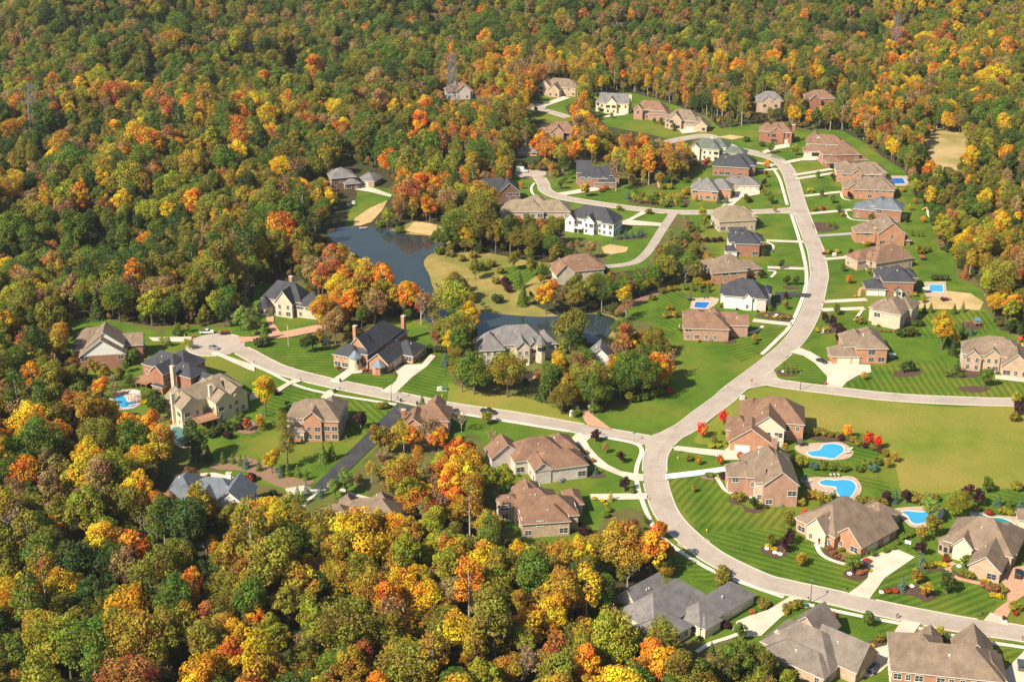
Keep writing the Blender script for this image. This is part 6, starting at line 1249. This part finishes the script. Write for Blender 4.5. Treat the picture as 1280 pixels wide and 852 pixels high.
def trailer():
    p = G(*W('c', 985,186)); e = empty('utility_trailer', (p.x, p.y, .2), R(2)); tag(e, 'red mower on a low flat trailer behind the white pickup', 'trailer')
    b = MB(); b.box(-2.2, 2.2, -1, 1, .55, .65); b.build('trailer_bed', 'plastic_black', e)
    for x in (-.6, .4):
        for s_ in (-1, 1):
            q = MB(); q.tube((x, s_*1.02, .33), (x, s_*1.22, .33), .33, .33, 12); q.build('wheel', 'rubber', e)
    q = MB(); q.tube((2.2,0,.55), (3.3,0,.5), .06, .05); q.build('tow_bar', 'steel', e)
    q = MB(); prism(q, [(.3,.9),(1.8,.9),(1.8,1.3),(1.2,1.45),(.5,1.4)], -.5, .5); q.box(-.4, .3, -.45, .45, .95, 1.15); q.box(-.5, -.35, -.4, .4, 1.1, 1.7); q.build('mower_body', 'paint_red', e)
    q = MB(); q.box(-2.1, -1.2, -.7, .7, .66, 1.1); q.build('tool_box', 'timber', e)
trailer()
def digger():
    p = G(*W('h', 680,580)); e = empty('tractor', (p.x, p.y, .1), R(20)); tag(e, 'small red tractor with loader on the bare soil beside the pool', 'tractor')
    q = MB(); prism(q, [(-.9,.9),(1.7,.8),(1.8,1.3),(.3,1.5),(-.9,1.3)], -.5, .5); q.build('body', 'paint_red', e)
    q = MB(); q.box(-.9, -.1, -.4, .4, 1.3, 1.5); q.box(-1, -.85, -.4, .4, 1.4, 2.0); q.build('seat', 'plastic_black', e)
    q = MB(); q.tube((1.2,-.65,1.0), (2.8,-.65,.6), .09, .09); q.tube((1.2,.65,1.0), (2.8,.65,.6), .09, .09); q.box(2.7, 3.4, -.95, .95, .15, .75); q.build('loader', 'steel', e)
    for x, r_ in ((-.6,.75), (1.3,.45)):
        for s_ in (-1, 1):
            q = MB(); q.tube((x, s_*.6, r_), (x, s_*.95, r_), r_, r_, 14); q.build('wheel', 'rubber', e)
digger()
# ------------------------------------------------------------ street furniture
def simple(name, cat, label, win, x, y, parts, rz=0, group=None, z=.1):
    p = G(*W(win, x, y)) if win else G(x, y); e = empty(name, (p.x, p.y, z), R(rz)); tag(e, label, cat, group)
    for pn, mat, fn in parts:
        mb = MB(); fn(mb); mb.build(pn, mat, e)
    return e
def lamp(win, x, y, label, rz):
    simple('street_lamp', 'street lamp', label, win, x, y, (('pole', 'trim_dark', lambda m: (m.tube((0,0,0), (0,0,6.4), .13, .09, 8), m.tube((0,0,0), (0,0,.5), .22, .2, 8))), ('arm', 'trim_dark', lambda m: m.tube((0,0,6.2), (1.2,0,6.6), .06, .05)), ('lamp_head', 'steel', lambda m: (m.box(.7, 1.6, -.22, .22, 6.5, 6.72), m.lathe([(.02,6.4),(.2,6.5)], (1.2,0), 8)))), rz, 'street lamps along the kerb')
lamp('b', 58,700, 'tall black street lamp on the lower verge opposite the cream drive', 75)
lamp('d', 932,600, 'black street lamp at the kerb near the asphalt drive entrance', 70)
lamp('E', 285,488, 'black street lamp beside the right-hand side street', 90)
lamp('D', 560,95, 'street lamp by the upper street junction', 0)
def street_sign(win, x, y, label, rz):
    simple('street_sign', 'street sign', label, win, x, y, (('post', 'steel', lambda m: m.tube((0,0,0), (0,0,3.1), .06, .06)), ('name_plate', 'paint_sign_green', lambda m: (m.box(-.75, .75, -.03, .03, 3.1, 3.38), m.box(-.03, .03, -.7, .7, 3.39, 3.65)))), rz)
street_sign('e', 1048,845, 'green street name sign where the left street meets the main road', 10); street_sign('a', 118,45, 'green street name sign on the verge by the field corner driveway', 15)
def stop_sign(win, x, y, label, rz):
    simple('stop_sign', 'stop sign', label, win, x, y, (('post', 'steel', lambda m: m.tube((0,0,0), (0,0,2.5), .05, .05)), ('sign_plate', 'paint_sign_red', lambda m: m.tube((0,-.06,2.6), (0,-.1,2.6), .42, .42, 8))), rz)
stop_sign('E', 68,472, 'red stop sign at the mouth of the right-hand side street', 0)
MB_N = [0]
def mailbox(win, x, y, label, rz=0):
    simple('mailbox', 'mailbox', label, win, x, y, (('post', 'timber', lambda m: (m.box(-.07, .07, -.07, .07, 0, 1.05), m.box(-.07, .45, -.05, .05, .95, 1.04))), ('letter_box', 'plastic_black', lambda m: prism(m, [(-.3,1.06),(.32,1.06),(.32,1.32),(.2,1.42),(-.18,1.42),(-.3,1.32)], -.14, .14))), rz, 'mailboxes along the kerb')
for w_, x, y, lb in (('e', 842,805, 'black mailbox by the kerb next to the burgundy round tree'), ('f', 757,128, 'black mailbox at the curved driveway mouth'), ('f', 1048,525, 'black mailbox where the straight drive meets the main road'), ('b', 548,790, 'black mailbox on the lower verge opposite the golden trees'), ('b', 45,690, 'black mailbox beside the tall street lamp on the lower verge'), ('b', 1025,768, 'black mailbox at the lawn edge beside the red brick drive'), ('b', 252,628, 'black mailbox on the lawn edge left of the cream drive'), ('K', 600,515, 'black mailbox on the lower verge by the bottom driveway'), ('K', 1255,635, 'black mailbox on the verge at the lower right edge'), ('d', 88,372, 'black mailbox by the sidewalk near the cul-de-sac'), ('d', 375,478, 'black mailbox on the verge above the tan-roofed tall house'), ('d', 615,535, 'black mailbox beside the street opposite the turreted house'), ('d', 970,592, 'black mailbox right of the street lamp by the asphalt drive'), ('D', 655,262, 'mailbox by the left kerb below the brick-sided house'), ('D', 690,385, 'mailbox by the left kerb beside the stacked-hip house'), ('D', 600,630, 'mailbox by the left kerb near the long brown-roofed house'), ('D', 752,525, 'mailbox by the right kerb near the white garage drive'), ('D', 745,322, 'mailbox by the right kerb below the brown-roofed house'), ('a', 78,208, 'black mailbox at the kerb by the bright white driveway'), ('g', 1195,478, 'mailbox beside the sidewalk at the brown-roofed house drive')):
    mailbox(w_, x, y, lb, 70)
def bin_(win, x, y, label, mat='plastic_black'):
    simple('wheeled_bin', 'bin', label, win, x, y, (('bin_body', mat, lambda m: (m.box(-.3, .3, -.35, .35, .12, 1.0), m.tube((-.3,-.28,.15), (.3,-.28,.15), .15, .15, 8))), ('bin_lid', mat, lambda m: m.box(-.34, .34, -.4, .4, 1.003, 1.1))), 20, 'bins put out at the kerb')
bin_('d', 585,540, 'black wheeled bin at the drive mouth above the tall brick house'); bin_('d', 990,602, 'black wheeled bin at the asphalt drive entrance'); bin_('d', 1090,618, 'black wheeled bin right of the asphalt drive by the kerb'); bin_('d', 617,478, 'dark bin beside the paved walk of the turreted house'); bin_('K', 1158,525, 'black wheeled bin at the foot of the red brick drive'); bin_('c', 800,205, 'red bin at the edge of the left cul-de-sac', 'plastic_red'); bin_('E', 398,466, 'red bin where the curved drive meets the side street', 'plastic_red')
def hydrant(win, x, y, label):
    simple('fire_hydrant', 'hydrant', label, win, x, y, (('barrel', 'plastic_yellow', lambda m: m.lathe([(.2,0),(.2,.1),(.14,.12),(.14,.6),(.2,.62),(.2,.7),(.12,.85),(.02,.92)], k=10)), ('nozzle', 'plastic_yellow', lambda m: m.tube((-.28,0,.5), (.28,0,.5), .09, .09, 8))), 0)
hydrant('a', 338,555, 'yellow fire hydrant on the striped lawn inside the road bend'); hydrant('c', 742,200, 'yellow fire hydrant by the grass of the left cul-de-sac'); hydrant('e', 1172-400,30, 'yellow hydrant') if False else None
hydrant('d', 1245,570, 'yellow fire hydrant beside the green utility boxes'); hydrant('a', 145,72, 'yellow fire hydrant near the round olive shrub at the field corner')
def utility(win, x, y, label, mat='plastic_green'):
    simple('utility_box', 'utility box', label, win, x, y, (('cabinet', mat, lambda m: (m.box(-.75, .75, -.55, .55, .1, 1.1), m.box(-.78, .78, -.6, .6, 1.103, 1.2))), ('base', 'kerb_concrete', lambda m: m.box(-.95, .95, -.75, .75, -.1, .1))), 15, 'utility boxes on the lawns')
utility('d', 1228,530, 'pale utility box left of the green one on the open verge', 'trim_white'); utility('d', 1258,530, 'green utility box on the open verge beside the striped lawn'); utility('b', 20,720, 'green utility box beside the spruce on the lower verge'); utility('h', 98,338, 'pale utility box among shrubs by the right kerb', 'trim_white'); utility('h', 30,748, 'pale utility box on the right verge above the corner lot', 'trim_white'); utility('N', 198,275, 'white utility box on the lake lawn, left one', 'trim_white'); utility('N', 220,265, 'white utility box on the lake lawn, right one', 'trim_white'); utility('E', 28,528, 'small white utility box at the corner of the green field', 'trim_white')
simple('flagpole', 'flagpole', 'tall white flagpole with a yellow and red flag on the big striped lawn', 'd', 298,258, (('pole', 'trim_white', lambda m: (m.tube((0,0,0), (0,0,9), .09, .05, 8), m.lathe([(.02,8.95),(.13,9.1),(.02,9.25)], k=8))), ('flag', 'plastic_yellow', lambda m: m.box(.05, .28, -.03, .03, 5.4, 8.2)), ('flag_band', 'plastic_red', lambda m: m.box(.052, .285, -.035, .035, 6.3, 7.0))))
simple('basketball_hoop', 'basketball hoop', 'white-backed basketball hoop on a pole beside the cream drive', 'b', 612,405, (('pole', 'plastic_black', lambda m: (m.tube((0,0,0), (0,0,3.2), .08, .08, 8), m.tube((0,0,3.1), (0,-.7,3.4), .06, .06))), ('backboard', 'trim_white', lambda m: m.box(-.9, .9, -.75, -.7, 2.9, 4.0)), ('rim', 'plastic_red', lambda m: [m.tube((.23*math.cos(t), -1.0+.23*math.sin(t), 3.05), (.23*math.cos(t+.7), -1.0+.23*math.sin(t+.7), 3.05), .02, .02, 4) for t in np.arange(0, 6.28, .7)])), -30)
simple('basketball_hoop', 'basketball hoop', 'dark basketball hoop beside the lawn of the tall brick house', 'd', 292,660, (('pole', 'plastic_black', lambda m: m.tube((0,0,0), (0,0,3.2), .08, .08, 8)), ('backboard', 'trim_dark', lambda m: m.box(-.9, .9, -.3, -.25, 2.9, 4.0)), ('rim', 'plastic_red', lambda m: [m.tube((.23*math.cos(t), -.55+.23*math.sin(t), 3.05), (.23*math.cos(t+.7), -.55+.23*math.sin(t+.7), 3.05), .02, .02, 4) for t in np.arange(0, 6.28, .7)])), 20)
# playgrounds
def playset(win, x, y, label, rz, canopy='canvas_blue'):
    simple('play_set', 'play set', label, win, x, y, (('tower', 'timber', lambda m: ([m.box(sx*1.0-.07, sx*1.0+.07, sy*1.0-.07, sy*1.0+.07, 0, 3.0) for sx in (-1,1) for sy in (-1,1)], m.box(-1.06, 1.06, -1.06, 1.06, 1.4, 1.5), m.box(-1.05, 1.05, 1.0, 1.05, 1.5, 2.2), m.box(-1.05, 1.05, -1.05, -1.0, 1.5, 2.2))), ('canopy', canopy, lambda m: add_roof(m, -1.0, 1.0, -1.0, 1.0, 2.9, 'gx', .7, .25)), ('slide', 'plastic_yellow', lambda m: (m.face([(-1.05,-.3,1.5),(-3.6,-.3,.2),(-3.6,.3,.2),(-1.05,.3,1.5)]), m.box(-3.9, -3.6, -.3, .3, .1, .2), m.tube((-1.05,-.33,1.6), (-3.6,-.33,.32), .07, .07, 5), m.tube((-1.05,.33,1.6), (-3.6,.33,.32), .07, .07, 5))), ('swing_frame', 'timber', lambda m: (m.tube((1,0,2.6), (5,0,2.6), .08, .08, 5), m.tube((5,0,2.6), (5.2,-1.2,0), .07, .07, 5), m.tube((5,0,2.6), (5.2,1.2,0), .07, .07, 5))), ('swing', 'plastic_red', lambda m: [(m.tube((q,0,2.55), (q,0,.6), .025, .025, 4), m.tube((q+.5,0,2.55), (q+.5,0,.6), .025, .025, 4), m.box(q-.02, q+.52, -.15, .15, .56, .62)) for q in (2.0, 3.6)])), rz)
playset('E', 1065,205, 'wooden play set with blue canopy and yellow slide on a dark mulch square', 185)
playset('h', 600,95, 'red-canopied play set with slide at the wood edge behind the brick row', 10, 'plastic_red')
playset('E', 1262,292, 'red and yellow play set at the right edge behind the twin-gabled house', 90, 'plastic_red')
# patio furniture
def lounger(win, x, y, rz, label):
    simple('sun_lounger', 'sun lounger', label, win, x, y, (('frame', 'timber', lambda m: (m.box(-.95, .95, -.32, .32, .30, .36), [m.box(sx*.8-.04, sx*.8+.04, sy*.27-.04, sy*.27+.04, 0, .298) for sx in (-1,1) for sy in (-1,1)])), ('cushion', 'canvas_cream', lambda m: (m.box(-.2, .95, -.3, .3, .363, .46), m.face([(-.95,-.3,.95),(-.95,.3,.95),(-.2,.3,.462),(-.2,-.3,.462)]), m.face([(-.95,-.3,.86),(-.2,-.3,.37),(-.2,.3,.37),(-.95,.3,.86)])))), rz, 'loungers on the pool terraces', .22)
for k, (w_, x, y, rz, lb) in enumerate((('a', 1165,188, 100, 'leftmost of three cream loungers above the freeform pool'), ('a', 1190,188, 100, 'middle of three cream loungers above the freeform pool'), ('a', 1217,188, 100, 'rightmost of three cream loungers above the freeform pool'), ('a', 1000,235, 20, 'upper cream lounger left of the freeform pool'), ('a', 1020,228, 20, 'lounger nearest the water left of the freeform pool'), ('a', 1100,298, 10, 'left lounger on the near edge of the freeform pool terrace'), ('a', 1125,300, 10, 'right lounger on the near edge of the freeform pool terrace'), ('E', 495,770, 200, 'lounger at the right end of the kidney pool terrace'), ('E', 505,757, 200, 'rear lounger at the right end of the kidney pool terrace'))):
    lounger(w_, x, y, rz, lb)
def dining(win, x, y, label, umb='canvas_cream', rz=0, open_=True):
    e = simple('patio_table', 'patio table', label, win, x, y, (('table_top', 'glass', lambda m: m.lathe([(.02,.70),(.8,.70),(.8,.75),(.02,.752)], k=14)), ('table_leg', 'trim_dark', lambda m: (m.tube((0,0,0), (0,0,.70), .06, .06), m.tube((-.4,0,.03), (.4,0,.03), .04, .04))), ('parasol', umb, lambda m: (m.tube((0,0,.7), (0,0,2.6), .04, .03), m.lathe([(1.5,2.1),(.8,2.42),(.02,2.65)], k=8) if open_ else m.lathe([(.06,1.4),(.2,1.6),(.1,2.4),(.02,2.6)], k=8)))), rz, 'patio tables with parasols', .22)
dining('a', 985,215, 'patio table with dark closed parasol beside the freeform pool', 'canvas_blue', open_=False); dining('E', 285,738, 'patio table with dark parasol left of the kidney pool', 'trim_dark'); dining('h', 582,538, 'patio table with cream parasol left of the small rectangular pool'); dining('h', 562,365, 'patio table with red parasol behind the brown-roofed house', 'plastic_red'); dining('h', 490,700, 'patio table with red parasol behind the pale peach house', 'plastic_red'); dining('g', 290,258, 'patio table with dark parasol left of the square pool', 'trim_dark'); dining('E', 690,352, 'white patio table behind the corner house', 'trim_white'); dining('b', 1262,240, 'patio table with cream parasol beside the teal pool'); dining('g', 205,520, 'patio table behind the long brown-roofed house', 'trim_white', open_=False); dining('f', 250,340, 'patio table with cream parasol in the rear porch corner of the white-brick house')
def chair(win, x, y, rz, label):
    simple('patio_chair', 'patio chair', label, win, x, y, (('seat', 'plastic_black', lambda m: m.box(-.25, .25, -.25, .25, .42, .48)), ('backrest', 'plastic_black', lambda m: m.box(-.25, .25, .22, .27, .483, 1.0)), ('legs', 'plastic_black', lambda m: [m.box(sx*.21-.03, sx*.21+.03, sy*.21-.03, sy*.21+.03, 0, .418) for sx in (-1,1) for sy in (-1,1)])), rz, 'patio chairs on the terraces', .22)
for w_, x, y, rz, lb in (('E', 270,733, 0, 'black patio chair left of the dark parasol by the kidney pool'), ('E', 300,735, 180, 'black patio chair right of the dark parasol by the kidney pool'), ('g', 225,545, 30, 'patio chair on the rear terrace of the long brown-roofed house'), ('E', 712,350, 200, 'patio chair right of the table behind the corner house'), ('b', 1248,248, 60, 'patio chair left of the table beside the teal pool'), ('g', 430,240, 0, 'patio chair above the square dark pool'), ('g', 460,240, 0, 'second patio chair above the square dark pool, nearer the house')): chair(w_, x, y, rz, lb)
# stone piers, boulders, boat, air conditioners
def pier(win, x, y, label):
    simple('gate_pier', 'gate pier', label, win, x, y, (('pier', 'stone_white', lambda m: m.box(-.5, .5, -.5, .5, -.1, 2.0)), ('cap', 'trim_tan', lambda m: (m.box(-.65, .65, -.65, .65, 2.003, 2.15), m.lathe([(.45,2.15),(.25,2.4),(.02,2.5)], k=8)))), 25, 'stone piers at the brick drive')
pier('e', 660,690, 'pale stone gate pier left of the brick drive, outermost'); pier('e', 695,665, 'pale stone gate pier at the left side of the brick drive'); pier('e', 775,660, 'pale stone gate pier at the right side of the brick drive'); pier('e', 830,660, 'pale stone gate pier at the right of the brick drive, outermost')
def boulder(win, x, y, label, r_=.8):
    p = G(*W(win, x, y)); bm = bmesh.new(); bmesh.ops.create_icosphere(bm, subdivisions=2, radius=r_); q = random.Random(int(x*y))
    for v in bm.verts: v.co *= q.uniform(.82, 1.15); v.co.z *= .6
    me = bpy.data.meshes.new('boulder'); bm.to_mesh(me); bm.free(); me.materials.append(MAT['stone_white']); o = bpy.data.objects.new('boulder', me); o.location = (p.x, p.y, .25); COL.objects.link(o)
    tag(o, label, 'boulder', 'pale boulders in the planting beds')
for w_, x, y, lb in (('a', 738,672, 'pale boulder left of the golden shrub tree in the dark bed'), ('a', 792,698, 'pale boulder below the burgundy trees, left one'), ('a', 828,708, 'pale boulder below the burgundy trees, right one'), ('b', 285,535, 'pale boulder in the bed under the round green tree'), ('b', 465,640, 'pale boulder at the left tip of the crimson shrub bed'), ('b', 635,605, 'tan boulder between the golden trees of the front bed'), ('b', 905,492, 'pale boulder ring beside the tan house walk'), ('g', 1070,385, 'pale boulder on the bed of the white-walled house'), ('E', 210,408, 'white boulder beside the corner lot evergreens')): boulder(w_, x, y, lb)
def ac(win, x, y, label):
    simple('air_conditioner', 'air conditioner', label, win, x, y, (('casing', 'steel', lambda m: (m.box(-.45, .45, -.45, .45, 0, .9), m.lathe([(.38,.902),(.38,.97),(.3,.98)], k=12))), ('fan_grille', 'plastic_black', lambda m: m.lathe([(.3,.982),(.02,.984)], k=12))), 0, 'air conditioners beside the walls')
ac('g', 490,612, 'grey air conditioner against the long brown-roofed brick wall'); ac('f', 520,405, 'grey air conditioner below the window of the white-brick house'); ac('f', 505,418, 'second grey air conditioner left of the white-brick house window'); ac('d', 650,825, 'air conditioner at the shaded side of the tall brick house'); ac('a', 838,388, 'air conditioner at the foot of the rose-brick gable')
simple('moored_boat', 'boat', 'small pale boat moored on the upper end of the pond', 'N', 262,378, (('hull', 'trim_tan', lambda m: (m.face([(-1.8,-.8,.75),(1.5,-.8,.75),(2.4,0,.8),(1.5,.8,.75),(-1.8,.8,.75)]), [m.face([a_, b_, (b_[0]*.85, b_[1]*.75, .2), (a_[0]*.85, a_[1]*.75, .2)]) for a_, b_ in (((1.5,-.8,.75),(-1.8,-.8,.75)), ((2.4,0,.8),(1.5,-.8,.75)), ((1.5,.8,.75),(2.4,0,.8)), ((-1.8,.8,.75),(1.5,.8,.75)), ((-1.8,-.8,.75),(-1.8,.8,.75)))])), ('bench', 'timber', lambda m: (m.box(-.9, -.5, -.7, .7, .76, .95), m.box(.4, .8, -.7, .7, .76, .95)))), 15, z=.1)
simple('pergola', 'pergola', 'white pergola beside the kidney pool below the wooden deck', 'c', 440,585, (('posts', 'trim_white', lambda m: [m.box(sx*1.4-.12, sx*1.4+.12, sy*1.2-.12, sy*1.2+.12, 0, 2.6) for sx in (-1,1) for sy in (-1,1)]), ('rafters', 'trim_white', lambda m: ([m.box(-1.8, 1.8, y_-.06, y_+.06, 2.78, 2.95) for y_ in (-1.2, -.6, 0, .6, 1.2)], [m.box(x_-.08, x_+.08, -1.5, 1.5, 2.603, 2.777) for x_ in (-1.4, 1.4)]))), -15)
simple('pool_diving_board', 'diving board', 'white diving board at the right end of the kidney pool below the deck', 'c', 425,630, (('board', 'trim_white', lambda m: m.box(-1.6, .9, -.25, .25, .55, .62)), ('stand', 'steel', lambda m: (m.box(.1, .25, -.3, .3, 0, .548), m.box(.6, .75, -.3, .3, 0, .548)))), 30, z=.2)
# lattice power pylons above the woods
def pylon(px, py, hgt, label, wd=3.2):
    p = G(px, py)
    for _ in range(6):      # ground point lifted on the hill
        z = hill(p.x, p.y); t = (H_CAM-z)/H_CAM; p = Vector(G(px, py))*t
    z = hill(p.x, p.y); e = empty('lattice_pylon', (p.x, p.y, z), R(25)); tag(e, label, 'pylon', 'lattice power pylons above the woods')
    q = MB(); n = 9
    def c(i): 
        t = i/n; w_ = wd*(1-t)**.8*.9+.9; return [(sx*w_, sy*w_, hgt*t) for sx, sy in ((-1,-1),(1,-1),(1,1),(-1,1))]
    for i in range(n):
        a_, b_ = c(i), c(i+1)
        for k in range(4):
            q.tube(a_[k], b_[k], .21, .19, 4); q.tube(a_[k], b_[(k+1)%4], .12, .12, 4); q.tube(a_[(k+1)%4], b_[k], .12, .12, 4); q.tube(b_[k], b_[(k+1)%4], .12, .12, 4)
    q.build('lattice_tower', 'steel', e)
    for z_ in (.74, .86, .98):
        r_ = MB(); zz = hgt*z_; r_.tube((-5.5,0,zz), (5.5,0,zz), .16, .16, 4); r_.tube((-5.5,0,zz), (0,0,zz+1.4), .12, .12, 4); r_.tube((5.5,0,zz), (0,0,zz+1.4), .12, .12, 4)
        ca = r_.build('cross_arm', 'steel', e)
        for x in (-5.3, 5.3):
            i_ = MB(); i_.tube((x,0,zz), (x,0,zz-1.3), .12, .12, 6); i_.build('insulator', 'trim_tan', ca)
pylon(44,166, 34, 'grey lattice pylon rising from the woods at the upper left edge')
pylon(566,136, 36, 'pale lattice pylon above the trees near the top centre')
pylon(1118,72, 34, 'faint lattice pylon in the woods at the top right')

def drain(win, x, y, label, rz):
    simple('storm_drain', 'drain', label, win, x, y, (('inlet_slab', 'kerb_concrete', lambda m: m.box(-1.1, 1.1, -.45, .45, .05, .17)), ('grate', 'rust', lambda m: [m.box(-.9+k*.26, -.76+k*.26, -.36, .36, .172, .19) for k in range(7)])), rz, 'storm drains along the kerb', .06)
flat('rust', (.30,.12,.06), .8)
for w_, x, y, lb, rz in (('a', 335,612, 'rusty storm drain at the inner kerb beside the yellow hydrant lawn', -50), ('a', 165,648, 'rusty storm drain at the outer kerb beside the orange tree', -50), ('a', 540,832, 'rusty storm drain at the outer kerb above the bottom grey roof', -35), ('D', 485,768, 'rusty storm drain at the end of the left sidewalk', 50), ('D', 567,778, 'rusty storm drain at the kerb of the corner lot', 50), ('K', 1075,610, 'rusty storm drain at the lower verge near the right edge', -12), ('C', 1242,545, 'rusty storm drain at the kerb of the central green', 45)): drain(w_, x, y, lb, rz)
# ------------------------------------------------------------ one label per tree and shrub
ORD = ['', 'first', 'second', 'third', 'fourth', 'fifth', 'sixth', 'seventh', 'eighth', 'ninth', 'tenth', 'eleventh', 'twelfth', 'thirteenth', 'fourteenth', 'fifteenth', 'sixteenth', 'seventeenth', 'eighteenth', 'nineteenth', 'twentieth']
NUM = ['', 'one', 'two', 'three', 'four', 'five', 'six', 'seven', 'eight', 'nine', 'ten', 'eleven', 'twelve', 'thirteen', 'fourteen', 'fifteen', 'sixteen', 'seventeen', 'eighteen', 'nineteen', 'twenty']
EXTRA = [(28,835,'the bottom left corner'), (28,760,'the left edge of the lower wood'), (28,690,'the left edge, midway up the lower wood'), (28,620,'the left edge, above the lower wood'), (28,520,'the left edge beside the upper pool'), (120,835,'the bottom edge near the left corner'), (230,835,'the bottom edge, a fifth across'), (340,840,'the bottom edge under the grey-roofed wood house'), (440,842,'the bottom edge, a third across'), (560,842,'the bottom edge left of centre'), (660,842,'the bottom edge at the centre'), (770,842,'the bottom edge right of centre'),
  (120,760,'the lower left wood'), (220,765,'the wood well below the grey-roofed house'), (330,770,'the middle of the lower left wood'), (430,770,'the wood far below the asphalt drive'), (545,775,'the lower wood left of centre'), (650,770,'the wood well below the many-hipped house'), (740,765,'the wood left of the bottom grey roof'),
  (120,690,'the dark hollow of the left wood'), (215,700,'the wood just below the grey-roofed house'), (320,700,'the wood below right of the grey-roofed house'), (450,705,'the wood below the hidden brown house'), (560,700,'the wood between two brown-roofed houses'), (110,600,'the wood left of the grey-roofed house'), (60,560,'the wood below the kidney pool'), (540,590,'the grove beside the asphalt drive'), (545,650,'the grove below the asphalt drive'), (1240,250,'the right edge wood'), (1210,330,'the wood behind the brick row'), (1255,370,'the wood above the play set'), (585,300,'the lake wood'), (560,365,'the near lake shore'), (850,330,'the thicket left of the stacked-hip house'), (760,370,'the thicket right of the lake'), (680,440,'the central clump'), (780,470,'the right half of the central clump'), (480,375,'the wood behind the turreted house'), (420,390,'the wood left of the turreted house'), (250,380,'the wood behind the cul-de-sac'), (150,370,'the wood behind the white-gabled house'), (1030,560,'the kidney pool'), (1050,605,'the freeform pool'), (1150,645,'the pale blue pool'), (1245,650,'the teal pool'), (1120,560,'the far corner of the kidney pool garden'), (850,575,'the mouth of the bright white drive')]
def phrase(px, py):
    best = None
    for lx, ly, t in LANDMARKS+EXTRA:
        d = math.hypot(px-lx, (py-ly)*1.3)
        if (lx, ly, t) in EXTRA: d += 6
        if best is None or d < best[0]: best = (d, lx, ly, t)
    d, lx, ly, t = best
    if (lx, ly, t) in EXTRA: return 'in '+t if 'wood' in t[:12] or 'grove' in t or 'clump' in t or 'thicket' in t or 'corner' in t or 'hollow' in t or 'middle' in t else 'by '+t
    dx, dy = px-lx, py-ly
    if abs(dx) > abs(dy)*1.3: return ('right of ' if dx > 0 else 'left of ')+t
    return ('in front of ' if dy > 0 else 'behind ')+t
def label_green():
    sets = {}
    for g in GREEN:
        e, word, kind, px, py, lb = g
        sets.setdefault((word, kind, phrase(px, py)), []).append(g)
    for (word, kind, ph), L in sets.items():
        L.sort(key=lambda g: (g[3], g[4])); n = len(L)
        pl = kind+('es' if kind.endswith('sh') else 's')
        for i, g in enumerate(L):
            if n == 1: t = '%s %s %s' % (word, kind, ph)
            elif i == 0: t = 'leftmost of %s %s %s %s' % (NUM[n], word, pl, ph)
            elif i == n-1: t = 'rightmost of %s %s %s %s' % (NUM[n], word, pl, ph)
            elif n == 3: t = 'middle one of three %s %s %s' % (word, pl, ph)
            else: t = '%s from left of %s %s %s %s' % (ORD[i+1], NUM[n], word, pl, ph)
            w_ = t.split()
            if len(w_) > 16: t = ' '.join(w_[:16])
            g[0]['label'] = t
label_green()
# ------------------------------------------------------------ autumn haze: one closed box of thin even air
def haze():
    mb = MB(); mb.box(-2600, 2600, -900, 3400, -45, 300); o = mb.build('haze', [])if False else None
    m = bpy.data.materials.new('haze'); m.use_nodes = True; nt = m.node_tree; nt.nodes.clear()
    out = nt.nodes.new('ShaderNodeOutputMaterial'); v = nt.nodes.new('ShaderNodeVolumePrincipled')
    v.inputs['Color'].default_value = (.80,.84,.86,1); v.inputs['Density'].default_value = HAZE; v.inputs['Anisotropy'].default_value = .2
    nt.links.new(v.outputs[0], out.inputs['Volume']); MAT['haze'] = m
    o = mb.build('haze', 'haze'); tag(o, 'thin pale haze lying over the far wooded hills', 'haze', kind='stuff')
HAZE = .00005
haze()
